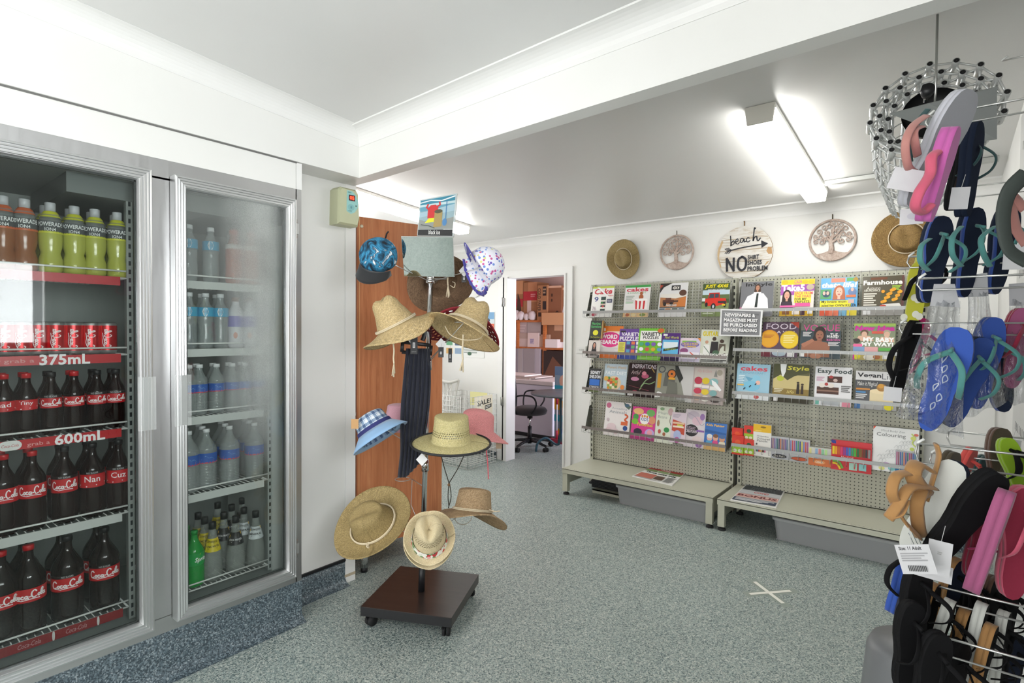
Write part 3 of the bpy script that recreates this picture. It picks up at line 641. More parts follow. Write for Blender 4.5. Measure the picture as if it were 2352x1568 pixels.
def mixer(col, words, dark):
    h = .262; c1 = '1a1a1a' if not dark else 'e6e6e6'
    o = bottle('mixer_bottle', conical(h, .042), water('c2c9c2', .34), .042, None, (h-.03, h+.001, .0155, M('1b1c1e', .4)))
    l = MB(); l.lathe([(.0358, .135), (.0292, .162), (.0222, .192)], col, 22)
    def fn(x, z, hh):
        r = .0362-(z/.05)*.0112+.0006+hh; a = -PI/2+(x-.03)/.030; return (r*math.cos(a), r*math.sin(a), .135+z)
    l.art([('E', 50, 42, 58, 62, col), ('P', [(-2, 66), (102, 92), (102, 118), (-2, 92)], 'c9a12c'), ('T', 8, 72, 92, 106, 'Schweppes', '2a2210', .0, .2), ('T', 4, 40, 96, 58, words, c1, .02), ('R', 20, 28, 80, 31, c1)], .06, .05, fn); l.build('label', o); return o
mt = mixer(M('d9c520', .35), 'TONIC WATER', False); msd = mixer(M('202022', .35), 'SODA WATER', True); mm = mixer(M('d3d9da', .35), 'MINERAL', False)
def putm(p, u, v, x, lab, grp='mixer bottles on the bottom shelf of the right door'):
    y = on(u, v, 0, x).y; k = p.name; o = dup(p) if k in used else p; used[k] = 1
    o.location = (x, y, .3035); o.rotation_euler = (0, 0, math.atan2(-y, 2.45-x)+PI/2); return tag(o, lab, 'bottle', grp)
putm(mt, 488, 1230, -.165, 'clear mixer bottle with yellow tonic label beside the green lemonade bottle')
putm(msd, 541, 1230, -.165, 'clear mixer bottle with black soda label in the front row')
putm(mm, 587, 1220, -.165, 'clear mixer bottle with pale mineral water label, rightmost in the front row')
for u, x, p, l in ((470, -.26, mt, 'yellow label mixer bottle behind the front tonic bottle'), (455, -.35, mt, 'yellow label mixer bottle furthest back behind the green bottle'), (514, -.26, msd, 'black label mixer bottle behind the front soda bottle'), (532, -.35, msd, 'black label mixer bottle third in its row'), (560, -.26, mm, 'pale label mixer bottle behind the front mineral water'), (500, -.44, mt, 'yellow label mixer bottle at the dark back of the bottom shelf'), (556, -.42, msd, 'black label mixer bottle at the dark back of the bottom shelf')):
    putm(p, u, 1200-(-.165-x)*200, x, l)
gb = bottle('lemonade_bottle', pet(.245, .041, .014, .60, .05), M('1d9a3a', .1, alpha=.92), .041, (.10, .155, M('16a045', .3), [('P', [(20, 60), (70, 96), (90, 96), (60, 40)], 'd7d325'), ('T', 52, 20, 96, 66, 'Sprite', 'f4f6f4', .02, .2)]), (.23, .248, .0155, M('1f8f3c', .4)))
gb.location = (-.16, on(446, 1290, 0, -.16).y, .3035); gb.rotation_euler = (0, 0, math.atan2(-gb.location.y, 2.6)+PI/2); tag(gb, 'green lemonade bottle at the left of the bottom shelf', 'bottle')
gb2 = dup(gb); gb2.location.x = -.25; tag(gb2, 'green lemonade bottle behind the front green one', 'bottle')
# ============================================================ WARDROBE AND THERMOSTAT
A = Vector((-.235, 1.912, 0)); Bq = Vector((-.094, 2.468, 0)); dy = (Bq-A).normalized(); dx = Vector((-dy.y, dy.x, 0))   # dx points to the left, away from the camera
wm = Matrix((Vector((-dx.x, -dx.y, 0)), dy, Vector((0, 0, 1)))).transposed().to_4x4(); wm.translation = A
W_ = tag(empty('wardrobe'), 'tall cherry laminate cabinet seen side-on beside the fridge wall', 'cabinet'); W_.matrix_world = wm
Lw = (Bq-A).length
b = MB(); b.box(-.018, 0, .012, Lw, .165, 2.115, m_cherry); b.tube([(.0005, .028, 2.06), (.004, .028, 2.06)], .010, M('d8cdb4', .5)); b.build('side_panel', W_)
b = MB(); b.box(-.86, -.018, .02, Lw, .165, 2.11, m_cherry); b.build('carcass', W_)
b = MB(); b.box(-.86, 0.001, 0, .013, .165, 2.115, m_cherry); b.box(-.003, .0015, .0125, .017, .165, 2.115, M('d0a070', .5)); b.build('edge_panel', W_)
for x, y in ((-.03, .06), (-.03, Lw-.07), (-.8, .06), (-.8, Lw-.07)):
    b = MB(); b.tube([(x, y, .03), (x, y, .165)], .026, m_chrome, 18); b.tube([(x, y, 0), (x, y, .028)], .021, m_black, 16); b.build('leg', W_)

p0 = on(768, 430, 0, -.15)
T_ = tag(empty('temperature_controller', (-.21, 1.715, 2.03)), 'pale green plastic temperature controller with red digits high on the wall end', 'controller')
b = MB(); mg = M('c3c6a4', .45)
for a, c in ((0, 1),):
    P = [(0, 0), (.13, 0), (.142, .05), (.135, .185), (.12, .205), (.02, .205), (.004, .19), (0, .03)]
    n = len(P); vs = [Vector((0, y, z)) for y, z in P]+[Vector((.07, y+.002, z)) for y, z in P]+[Vector((.085, .07+(y-.07)*.86, .1+(z-.1)*.9)) for y, z in P]
    b.add(vs, [(k*n+i, k*n+(i+1) % n, (k+1)*n+(i+1) % n, (k+1)*n+i) for k in (0, 1) for i in range(n)]+[tuple(range(n))[::-1], tuple(2*n+i for i in range(n))], mg)
b.build('housing', T_)
b = MB(); fn = lambda x, z, h: (.0855+h, x, z)
b.art([('P', [(36, 38), (38, 95), (62, 95), (80, 86), (90, 70), (88, 52), (74, 38), (56, 32)], '9fd3cf'), ('E', 57, 50, 15, 9, '8cc4c4'), ('T', 42, 88, 58, 92, 'ENERGY', '3a6a6a', 0), ('T', 42, 38, 60, 41, 'CONTROL', '3a6a6a', 0), ('E', 57, 50, 4, 4, '6aa0a8'), ('E', 79, 56, 2.5, 2, '22292a'), ('R', 46, 68, 74, 84, '4a1214')], .14, .20, fn, eps=.0004); b.build('front_label', T_)
b = MB(); b.art([('T', 50, 71, 70, 81, '05', M('ff3018', .4, emit=4.0), .02)], .14, .20, fn, eps=.0035); b.build('digits', T_)

# ============================================================ HAT STAND
HS = tag(empty('hat_stand', (.36, 1.90, 0)), 'chrome pole hat stand on a square dark brown wheeled base', 'hat stand')
o_ = Vector((.36, 1.90, 0))
th = .4573
b = MB(); b.bbox(-.233, .233, -.233, .233, .062, .108, m_espresso, .002); b.box(-.233, .233, -.2333, -.232, .062, .105, m_black); o = b.build('base', HS, rot=(0, 0, th))
for i, (x, y) in enumerate(((-.195, -.195), (.195, -.195), (.195, .195), (-.195, .195))):
    px_, py_ = x*math.cos(th)-y*math.sin(th), x*math.sin(th)+y*math.cos(th)
    b = MB(); a = .6*i
    for s in (-.011, .011): b.tube([(s*math.cos(a)-.006*math.cos(a), s*math.sin(a)-.006*math.sin(a), .027), (s*math.cos(a)+.006*math.cos(a), s*math.sin(a)+.006*math.sin(a), .027)], .0265, m_rubber, 18)
    b.bbox(-.014, .014, -.012, .012, .045, .063, m_black, .005); b.box(-.004, .004, -.03, .0, .040, .050, m_black); b.build('caster', HS, loc=(px_, py_, 0))
PB = on(968, 1395, 2, .108)-o_; PT = Vector((.42, 1.935, 1.74))-o_; PB = Vector((.005, -.0, .108)); 
# the pole runs from the base to the mirror, leaning a little to the right
PB = PX(968, 1348, 2.80)-o_; PB.z = .109; PT = PX(989, 632, 2.78)-o_
b = MB(); b.tube([PB, PB.lerp(PT, .09)], .0165, m_black, 16); b.tube([PB.lerp(PT, .085), PB.lerp(PT, 1.0)], .0135, m_chrome, 16); b.tube([PB.lerp(PT, .47), PB.lerp(PT, .50)], .018, m_black, 16)
b.tube([PB.lerp(PT, .975), PB.lerp(PT, .985)], .024, m_chrome, 16); b.tube([PB.lerp(PT, .985), PT], .020, m_chrome, 16); b.build('pole', HS)
def collar(t):
    b = MB(); p = PB.lerp(PT, t); b.tube([p-Vector((0, 0, .03)), p+Vector((0, 0, .03))], .019, m_chrome, 16); b.tube([p+Vector((.015, -.015, -.02)), p+Vector((.028, -.03, -.02))], .004, m_chrome, 8); b.build('collar', HS)
for t in (.72, .40, .18): collar(t)
def arm(t, target, drop=.0, loop=.05):
    p = PB.lerp(PT, t); q = Vector(target)-o_; b = MB(); d = q-p; d.z = 0; d = d.normalized() if d.length else Vector((1, 0, 0)); s = Vector((-d.y, d.x, 0))
    b.tube([p, p.lerp(q, .5)+Vector((0, 0, -.004)), q], .0022, m_wire, 6); lp = [q+d*(loop*.5*math.cos(a)-.0)+s*loop*math.sin(a)*1.0 for a in [2*PI*k/16 for k in range(16)]]
    b.tube(lp, .0022, m_wire, 6, closed=True); b.build('hat_arm', HS)
# mirror at the top of the stand, tipped downwards
mm_ = basis(PX(983, 585, 2.66), Vector((0, 0, 1)), Vector((1, 0, 0)))
nrm = VV(-.06, -.38, 1); upm = VV(0.0, 1, .38); MR = tag(empty('hat_stand_mirror'), 'small rectangular mirror reflecting the floor on top of the hat stand pole', 'mirror')
MR.matrix_world = basis(PX(983, 590, 2.68), upm, nrm)
b = MB(); b.box(-.126, .126, .0, .004, -.098, .098, m_mirror); b.build('mirror_glass', MR)
b = MB(); b.box(-.128, .128, .0042, .010, -.100, .100, M('b8bbb8', .4)); b.tube([(0, .012, -.02), (.0, .02, -.10)], .01, m_chrome); b.build('backing', MR)
# picture block above
P4 = [PX(958, 541, 2.72), PX(1042, 543, 2.72), PX(1050, 443, 2.72), PX(965, 459, 2.72)]
PS = tag(empty('display_sign'), 'photo sign of a beach with a red shirt and bucket standing on the stand mirror', 'sign'); PS.location = P4[0]
ex = (P4[1]-P4[0]); ez = (P4[3]-P4[0]); nn = ex.cross(ez).normalized()   # towards the camera is +/-
if nn.dot(-vF) < 0: nn = -nn
def fsg(x, z, h):
    t = x/100; s = z/100; base = ex*t+(ez*(1-t)+(P4[2]-P4[1])*t)*s; return base+nn*h
def quadthick(mb, f, W, H, d, m):
    q = [f(0, 0, 0), f(W, 0, 0), f(W, 0, -d), f(0, 0, -d), f(0, H, 0), f(W, H, 0), f(W, H, -d), f(0, H, -d)]; mb.hexa(q, m)
b = MB(); quadthick(b, fsg, 100, 100, .022, M('c9d2d2', .15, alpha=.75)); b.build('acrylic_block', PS)
b = MB(); b.art([('R', 2, 17, 96, 97, '8fa9b0'), ('R', 2, 84, 96, 97, '2f7f96'), ('R', 2, 78, 96, 84, 'b8cdd0'), ('R', 2, 66, 96, 78, '5f97ab'), ('P', [(2, 62), (96, 76), (96, 60), (2, 50)], '9db9c4'), ('P', [(2, 17), (2, 44), (40, 34), (96, 46), (96, 17)], '8b8f8a'),
 ('S', [(2, 90), (30, 93), (60, 88), (96, 94)], 3, 'd8e4e6'), ('P', [(24, 46), (24, 72), (30, 80), (44, 80), (52, 72), (50, 46)], 'c42a2c'), ('S', [(26, 70), (20, 76), (24, 84)], 5, 'c42a2c'), ('S', [(48, 74), (56, 78), (54, 86)], 5, 'c42a2c'), ('P', [(18, 34), (28, 46), (48, 46), (46, 36)], 'd9d820'),
 ('P', [(42, 22), (43, 62), (64, 62), (64, 24)], 'a08a52'), ('E', 53, 62, 11, 5, '4c4a34'), ('S', [(74, 40), (74, 88)], 2, '3a78a8'), ('E', 72, 34, 6, 9, '4a7fb0'), ('S', [(8, 30), (30, 26), (46, 20)], 2, '46504c'),
 ('R', 2, 1, 96, 16, '1c1d1e'), ('T', 31, 4, 62, 15, 'black ice', 'e2e2e0', .01)], 100, 100, fsg, eps=.0002); b.build('printed_photo', PS)

# ------------------------------------------------------------ hats
def hat(name, a, bb, h, brim, mat, curl=lambda u, q: 0, dent=None, taper=.82, thick=.004, band=None, brimw=lambda u: 1.0, dome=.35, trim=None, ribs=0):
    o = empty(name); nu = 72; rows = []
    prof = []
    for k in range(7): s = math.sin(PI/2*k/6); prof.append((s*taper, h*(1-dome*(1-math.cos(PI/2*k/6))*1.0)))
    zt = prof[-1][1]
    for k in range(1, 9): t = k/8; prof.append((taper+(1-taper)*t**1.3, zt*(1-t)))
    vs = []; uvs = []; L = 0; last = None
    for s, z in prof:
        if last: L += math.hypot((s-last[0])*a, z-last[1])
        last = (s, z)
        for i in range(nu+1):
            u = 2*PI*i/nu; x = a*s*math.cos(u); y = bb*s*math.sin(u); zz = z
            if dent: x, y, zz = dent(x, y, zz)
            vs.append((x, y, zz)); uvs.append((u*a*.95, L))
    Lb = L
    nb = 9
    for k in range(1, nb+1):
        q = k/nb
        for i in range(nu+1):
            u = 2*PI*i/nu; w_ = brim*brimw(u)*q; ru = math.hypot(a*math.cos(u), bb*math.sin(u)); x = (a*math.cos(u))*(1+w_/ru); y = (bb*math.sin(u))*(1+w_/ru)
            vs.append((x, y, curl(u, q))); uvs.append((u*a*1.1, L+w_))
    R_ = len(prof)+nb; n1 = nu+1
    fs = [(j*n1+i, j*n1+i+1, (j+1)*n1+i+1, (j+1)*n1+i) for j in range(R_-1) for i in range(nu)]
    me = MB(); me.add(vs, fs, mat, True, uvs); h_ = me.build('hat_body', o); md = h_.modifiers.new('thickness', 'SOLIDIFY'); md.thickness = thick; md.offset = 1
    o['_'] = 1; del o['_']
    if band:
        kind, z0, z1, col = band; c = MB(); off = .0045
        if kind == 'cloth':
            def pt(u, z):
                t = 1-z/zt; s = (taper+(1-taper)*max(0, t)**1.3); x = (a*s+off)*math.cos(u); y = (bb*s+off)*math.sin(u)
                if dent: x, y, z = dent(x, y, z)
                return (x, y, z)
            v2 = [pt(2*PI*i/nu, z) for z in (z0, (z0+z1)/2, z1) for i in range(nu+1)]; u2 = [(2*PI*i/nu*a, z) for z in (z0, (z0+z1)/2, z1) for i in range(nu+1)]
            c.add(v2, [(j*n1+i, j*n1+i+1, (j+1)*n1+i+1, (j+1)*n1+i) for j in range(2) for i in range(nu)], col, True, u2)
        else:
            for dz in (0, .006):
                t = 1-z0/zt; s = (taper+(1-taper)*t**1.3); pts = []
                for i in range(40):
                    u = 2*PI*i/40; x, y, z = (a*s+off+.002)*math.cos(u), (bb*s+off+.002)*math.sin(u), z0+dz
                    if dent: x, y, z = dent(x, y, z)
                    pts.append((x, y, z))
                c.tube(pts, z1, col, 6, closed=True)
        c.build('hat_band', o)
    if trim:
        c = MB(); pts = []
        for i in range(64):
            u = 2*PI*i/64; ru = math.hypot(a*math.cos(u), bb*math.sin(u)); w_ = brim*brimw(u); pts.append((a*math.cos(u)*(1+w_/ru), bb*math.sin(u)*(1+w_/ru), curl(u, 1)+.002))
        c.tube(pts, trim[0], trim[1], 6, closed=True); c.build('brim_trim', o)
    return o
sw = lambda u: math.cos(u)**2
def fed(h, pinch=.25, d=.018, w=.03, ridge=.0):          # centre crease running front (-y) to back, pinched at the front
    def f(x, y, z):
        k = max(0, z/h-.45)/.55
        z2 = z-d*math.exp(-(x/w)**2)*k**2*(1.0 if abs(y) < .08 else .6)
        fr = max(0, min(1, (-y)/.09)); x2 = x*(1-pinch*fr*k); 
        return x2, y, z2+ridge*fr*k
    return f
def gaucho(h, d=.028):                                    # lifeguard crown: three bumps with dents between
    def f(x, y, z):
        k = max(0, z/h-.4)/.6; an = math.atan2(y, x); r = math.hypot(x, y)
        return x*(1-.10*k*max(0, math.cos(3*an+.6))), y*(1-.10*k*max(0, math.cos(3*an+.6))), z-d*k*(.5+.5*math.cos(3*an+.4))*(r/.08)-d*.6*k*math.exp(-(r/.03)**2)
    return f
def wavy(amp, droop, n=2, ph=0): return lambda u, q: (amp*math.cos(n*u+ph)*q**1.6-droop*q)
st1 = straw('pale_straw', 'd6be8e', 'c4ab79', 'a0834f', 1.25, .45)
st2 = None; st2_ = lambda: straw('golden_straw', 'c2a25f', 'a98949', '6f5628', 1.0, .5)
st3 = straw('olive_straw', 'b29c6a', '9c8756', '78643a', .75, 1.35)
st4 = straw('brown_straw', '917458', '7a6048', '5a4534', 1.1, .5)
st5 = holes(straw('fresh_straw', 'dacf9a', 'cdc188', 'a39762', .85, .9), .132, .160, .0105, .0095, .36)
st6 = straw('tan_brown_straw', 'c2a580', 'a98d68', '846a4a', .95, .5)
stf = holes(straw('cream_paper_straw', 'efdfb8', 'e8d5a8', 'cdb688', .4, 0), .085, .122, .012, .010, .30)
stfp = straw('cream_paper_straw_brim', 'e8d6a8', 'dfca98', 'c4ad7c', .32, 0)
stc = straw('coral_straw', 'f6a6a6', 'f09a9c', 'dc7f84', .5, 0); stp = cloth('pink_gauze', 'c99aa6', 'b98896', 500)
m_cord = cloth('cream_cord', 'dccfb4', 'c2b292', 700); m_cordd = M('2a261e', .8)
m_red = holes(straw('red_straw', '8e1a28', '7a1522', '4e0c16', 1.3, .5), .16, .30, .020, .020, .36)
def set_hat(o, u, v, D, axis, front, label, cat='hat', group=None, parent=None):
    o.matrix_world = basis(PX(u, v, D), VV(*axis), VV(*front)); tag(o, label, cat, group); return o
def tail(o, pts, m=m_cord, r=.0035, name='cord', tassel=False):   # cord hanging in world space, points relative to the hat
    inv = o.matrix_world.inverted(); b = MB(); P = smooth_pts([inv @ p for p in pts]); b.tube(P, r, m, 7)
    if tassel:
        for k in range(7):
            e = P[-1]; q = inv @ (pts[-1]+Vector((rnd.uniform(-.014, .014), rnd.uniform(-.01, .01), -.045-rnd.random()*.02))); b.tube([e, e.lerp(q, .5), q], .0028, m, 5)
    b.build(name, o)
def hatlabel(u, v, D, kind, label, w=.024, h=.05):
    o = empty('swing_tag', PX(u, v, D)); b = MB(); c = kind
    f = lambda x, z, hh: vR*x+Vector((0, 0, 1))*z-vF*hh
    if kind == 'diamond':
        b.add([f(0, .03, 0), f(.027, 0, 0), f(0, -.03, 0), f(-.027, 0, 0), f(0, .03, -.001), f(.027, 0, -.001), f(0, -.03, -.001), f(-.027, 0, -.001)], [(0, 3, 2, 1), (4, 5, 6, 7), (0, 1, 5, 4), (1, 2, 6, 5), (2, 3, 7, 6), (3, 0, 4, 7)], 'dcdcdc')
    else:
        b.hexa([f(-w/2, -h, -.001), f(w/2, -h, -.001), f(w/2, -h, 0), f(-w/2, -h, 0), f(-w/2, 0, -.001), f(w/2, 0, -.001), f(w/2, 0, 0), f(-w/2, 0, 0)], kind)
        if kind == '1c1d20': b.art([('T', 20, 10, 80, 14, 'BLACK ICE', 'a8a8a8', 0), ('R', 32, 30, 66, 56, 'c9c9c9'), ('R', 40, 34, 58, 52, '8a8a8a')], w, h, lambda x, z, hh: f(x-w/2, z-h, hh+.0003))
    b.tube([f(0, .0, 0), f(.003, .03, -.01)], .0008, 'b0b0a8', 4); b.build('tag_card', o); return tag(o, label, 'price tag')

# two lifeguard hats at the front
hL = hat('straw_hat', .098, .104, .160, .084, st1, curl=lambda u, q: -.045*q+.03*math.cos(2*u)*q**1.5, dent=gaucho(.160, .040), taper=.66, band=('cord', .008, .0032, m_cord))
set_hat(hL, 911, 748, 2.55, (-.42, .84, .16), (.5, .1, .8), 'pale straw lifeguard hat left of the pair below the mirror')
hR = hat('straw_hat', .098, .104, .160, .084, st1, curl=lambda u, q: -.035*q+.008*math.cos(2*u)*q**1.5, dent=gaucho(.160, .040), taper=.70, band=('cord', .008, .0035, m_cord))
set_hat(hR, 1072, 752, 2.55, (.40, .86, -.30), (.5, .1, .8), 'pale straw lifeguard hat with green bead, right of the pair below the mirror')
b = MB(); inv = hR.matrix_world.inverted(); b.sphere(inv @ PX(1089, 748, 2.46), .0085, M('3f463a', .25)); b.build('bead', hR)
tail(hL, [PX(903, 785, 2.52), PX(905, 805, 2.52), PX(904, 822, 2.52), PX(905, 834, 2.52)], m_cord, .004, 'cord', True)
tail(hR, [PX(1064, 768, 2.50), PX(1063, 790, 2.49), PX(1062, 810, 2.49), PX(1063, 826, 2.49)], m_cord, .004, 'cord', True)
tail(hR, [PX(1022, 748, 2.52), PX(1034, 768, 2.5), PX(1063, 780, 2.48), PX(1100, 778, 2.5), PX(1112, 765, 2.52)], m_cord, .0022, 'chin_cord')
# big brown hat behind the mirror, seen from below
hB = hat('straw_hat', .086, .098, .11, .085, st4, curl=lambda u, q: -.01*q+.022*math.cos(2*u)*q**1.5, dent=fed(.11), taper=.8, band=('cloth', .004, .028, M('6e5138', .8)))
set_hat(hB, 1012, 650, 2.92, (-.10, .52, -.85), (.85, .5, .2), 'dark brown straw hat seen from its hollow underside behind the mirror')
b = MB(); b.lathe([(.084, .03), (.0865, .018), (.0885, .002)], M('9a7752', .8), 40, sy=1.12); b.build('sweatband', hB)
tail(hB, [PX(1029, 628, 2.84), PX(1028, 645, 2.82), PX(1029, 655, 2.8)], m_cord, .004, 'cord', True)
tail(hB, [PX(1034, 655, 2.82), PX(1043, 660, 2.8), PX(1045, 650, 2.82), PX(1039, 647, 2.84)], m_cord, .0022, 'cord_hook')
# red woven hat behind
hD = hat('red_straw_hat', .088, .096, .12, .095, m_red, curl=lambda u, q: -.03*q+.04*math.cos(2*u)*q**1.5, dent=fed(.12), taper=.8, trim=(.005, M('8c1c2a', .7)))
set_hat(hD, 1066, 752, 2.84, (.12, .85, -.45), (.9, -.3, .1), 'dark red open-weave straw hat behind the right pale lifeguard hat')
# green sun hat with chin cord
hG = hat('straw_hat', .090, .098, .125, .092, st5, curl=lambda u, q: .018*(1-q)*q-.012*q, taper=.86, dome=.10, trim=(.0055, M('232426', .7)), dent=lambda x, y, z: (x, y, z-.010*math.exp(-((x-.0)/.04)**2)*max(0, z/.125-.85)/.15))
set_hat(hG, 1036, 1012, 2.50, (.03, .97, .10), (0, -.2, 1), 'yellow-green straw sun hat with black rim and chin cord')
for k, p in enumerate(([PX(1012, 1040, 2.5), PX(1020, 1072, 2.5), PX(1031, 1108, 2.5)], [PX(1067, 1043, 2.5), PX(1052, 1075, 2.5), PX(1032, 1108, 2.5)], [PX(1031, 1108, 2.5), PX(1029, 1140, 2.5), PX(1031, 1162, 2.5)], [PX(1032, 1108, 2.5), PX(1036, 1140, 2.5), PX(1030, 1166, 2.51)])): tail(hG, p, m_cordd, .0022, 'chin_cord')
b = MB(); b.sphere(hG.matrix_world.inverted() @ PX(1031, 1113, 2.5), .007, M('6a4a2a', .4)); b.build('toggle', hG)
# coral hat
hC = hat('sun_hat', .082, .092, .105, .085, stc, curl=lambda u, q: -.045*q, taper=.90, dome=.35)
set_hat(hC, 1094, 985, 2.78, (.16, .93, -.16), (.9, 0, .3), 'coral pink straw sun hat behind the yellow-green one')
tail(hC, [PX(1118, 1000, 2.7), PX(1117, 1030, 2.7), PX(1120, 1060, 2.7), PX(1122, 1100, 2.7)], M('d8606c', .7), .0028, 'ribbon')
for a_ in ((1094, 1092), (1110, 1106)): tail(hC, [PX(a_[0], 988, 2.72), PX(a_[1], 1003, 2.71)], M('b84450', .7), .0025, 'ribbon')
# plaid bucket hat
def plaid():
    n = NT('plaid_cotton'); c = n.co('UV'); s = n.n('ShaderNodeSeparateXYZ', i_0=c)
    def st(ax, p, w0, ph=0.): return n.math('LESS_THAN', n.math('FRACT', n.math('ADD', n.math('DIVIDE', (s, ax), p), ph)), w0)
    k = n.math('MULTIPLY', n.math('ADD', st(0, .034, .42), st(1, .034, .42)), .34); k2 = n.math('ADD', k, n.math('MULTIPLY', n.math('ADD', st(0, .034, .12, .5), st(1, .034, .12, .5)), .16))
    return n.set(Base_Color=n.ramp(k2, [(0, 'd5dbe0'), (.36, '7d93ad'), (.6, '4d6386'), (1, '27324c')]), Roughness=.9)
hP = hat('bucket_hat', .080, .088, .085, .002, plaid(), curl=lambda u, q: -.045*q, taper=.86, dome=.25, band=('cloth', .0, .018, M('2b2f66', .85)))
set_hat(hP, 862, 985, 2.58, (-.50, .76, -.12), (.8, .4, .3), "checked blue bucket hat with navy band and pale blue brim")
b = MB(); nu = 48
vs = []; 
for q in (0, .33, .66, 1.0):
    for i in range(nu+1): u = 2*PI*i/nu; vs.append(((.081+.056*q)*math.cos(u), (.089+.056*q)*math.sin(u), -.001-.052*q))
b.add(vs, [(j*(nu+1)+i, j*(nu+1)+i+1, (j+1)*(nu+1)+i+1, (j+1)*(nu+1)+i) for j in range(3) for i in range(nu)], cloth('pale_blue_cotton', '8fb3d6', '7fa2c8'), True)
o = b.build('brim', hP); md = o.modifiers.new('thickness', 'SOLIDIFY'); md.thickness = .003
hPk = hat('bucket_hat', .078, .086, .085, .05, stp, curl=lambda u, q: -.055*q, taper=.88, dome=.2)
set_hat(hPk, 918, 962, 2.93, (.05, .98, -.05), (0, 0, 1), 'dusty pink bucket hat half hidden behind the navy scarf')
# large olive hat, low left
hO = hat('straw_hat', .097, .110, .125, .088, st3, curl=lambda u, q: .012*math.cos(2*u)*q**1.5+.028*q**2, dent=fed(.115, .30, .022, .026), taper=.78, band=('cord', .006, .0038, m_cord))
set_hat(hO, 858, 1204, 2.60, (-.30, .70, .62), (-.8, -.3, .0), 'wide olive straw hat with cream knotted cord, lowest on the left of the stand')
inv = hO.matrix_world.inverted(); b = MB(); kp = min((Vector((.1045*math.cos(k*.05), .1175*math.sin(k*.05), .009)) for k in range(126)), key=lambda p: (hO.matrix_world @ p).dot(vU)+abs((hO.matrix_world @ p-PX(846, 1221, 2.5)).dot(vR))*.8)
for dxx in (-.008, .004): b.tube(smooth_pts([kp+Vector((dxx, 0, .002)), kp+Vector((dxx+.008, -.008, .008)), kp+Vector((dxx+.012, -.004, -.004)), kp+Vector((dxx+.004, -.004, -.006))]), .0035, m_cord, 6)
b.build('knot', hO)
# fedoras
def fl(name):
    n = NT(name); c = n.co('UV'); v = n.n('ShaderNodeTexVoronoi', i_Vector=c, i_Scale=90.0); s = n.n('ShaderNodeSeparateColor'); n.l(v.outputs['Color'], s.inputs[0])
    r = n.ramp(s, [(0, 'dfe0da'), (.38, 'c9d2c8'), (.55, '6c8a5c'), (.68, 'd9a0a0'), (.80, 'b8323a'), (.92, '3f5a48')]); r.color_ramp.interpolation = 'CONSTANT'; return n.set(Base_Color=r, Roughness=.8)
def fedora(nm):
    o = hat(nm, .078, .088, .142, .034, stf, curl=lambda u, q: .030*q**1.5*abs(math.cos(u))+(.038*q**1.5 if math.sin(u) > .3 else 0)*max(0, math.sin(u)-.3), dent=fed(.142, .52, .046, .021, .012), taper=.78, thick=.003, band=('cloth', .003, .030, fl('floral_ribbon')))
    return o
hF = fedora('fedora'); set_hat(hF, 987, 1238, 2.42, (.06, .72, .66), (.14, -.76, .62), 'cream woven fedora with a red and green floral band, top of two nested')
hF2 = dup(hF); hF2.matrix_world = basis(PX(986, 1247, 2.445), VV(.06, .72, .66), VV(.14, -.76, .62)); tag(hF2, 'cream fedora nested under the one with the floral band, only its brim showing', 'hat')
# brown hat low right
hT = hat('straw_hat', .086, .094, .120, .082, st6, curl=lambda u, q: -.020*q-.035*(math.sin(u) < 0)*abs(math.sin(u))*q**1.5+.02*math.cos(2*u)*q**1.5, taper=.86, dome=.20, dent=fed(.12, .1, .012, .05), band=('cord', .006, .003, m_cord))
set_hat(hT, 1086, 1174, 2.62, (.10, .95, -.26), (.8, -.1, -.5), 'tan-brown straw hat with cream cord, lowest on the right of the stand')
tail(hT, [PX(1124, 1170, 2.55), PX(1136, 1174, 2.55), PX(1149, 1173, 2.55)], m_cord, .0024, 'cord_end')
tail(hT, [PX(1042, 1184, 2.58), PX(1050, 1200, 2.57), PX(1066, 1204, 2.56), PX(1080, 1196, 2.56), PX(1084, 1184, 2.57)], M('b8b0a0', .6), .0018, 'chin_cord')
# tie-dye cap
def tie():
    n = NT('tie_dye'); c = n.co(); a = n.n('ShaderNodeTexNoise', i_Vector=c, i_Scale=15.0, i_Detail=5.0, i_Distortion=1.6)
    return n.set(Base_Color=n.ramp(a, [(.34, '101a26'), (.44, '17506e'), (.52, '3a8fb8'), (.58, '16405a'), (.64, 'dfe8ec')]), Roughness=.85)
def dome_cap(name, mat, billm, R=.088):
    o = empty(name); b = MB(); b.lathe([(.0005, R*.86)]+[(R*math.sin(PI/2*k/9)**.9, R*.86*math.cos(PI/2*k/9)) for k in range(1, 9)]+[(R*.99, -.012), (R*.97, -.03)], mat, 36, sy=1.06); b.sphere((0, 0, R*.87), .006, mat)
    x = b.build('crown', o); x.modifiers.new('thickness', 'SOLIDIFY').thickness = .002
    b = MB(); vs = []
    for j in range(7):
        q = j/6
        for i in range(17):
            t = (i/16-.5)*2; an = t*1.05; r0 = R*1.08; x0, y0 = R*.98*math.sin(an), -R*1.06*math.cos(an); ln = .085*math.cos(t*PI/2*.9)**.6 if abs(t) < 1 else 0
            vs.append((x0*(1+.05*q), y0-ln*q, -.028-.022*t*t*(.4+q)+.0-.006*q))
    b.add(vs, [(j*17+i, j*17+i+1, (j+1)*17+i+1, (j+1)*17+i) for j in range(6) for i in range(16)], billm, True); x = b.build('bill', o); x.modifiers.new('thickness', 'SOLIDIFY').thickness = .004
    return o
hK = dome_cap('cap', tie(), cloth('black_cotton', '27282a', '1c1d1f')); set_hat(hK, 869, 586, 2.60, (.12, .68, .72), (-.22, -.74, .62), 'blue black and white tie-dye cap with a black bill, top left of the stand', 'cap')
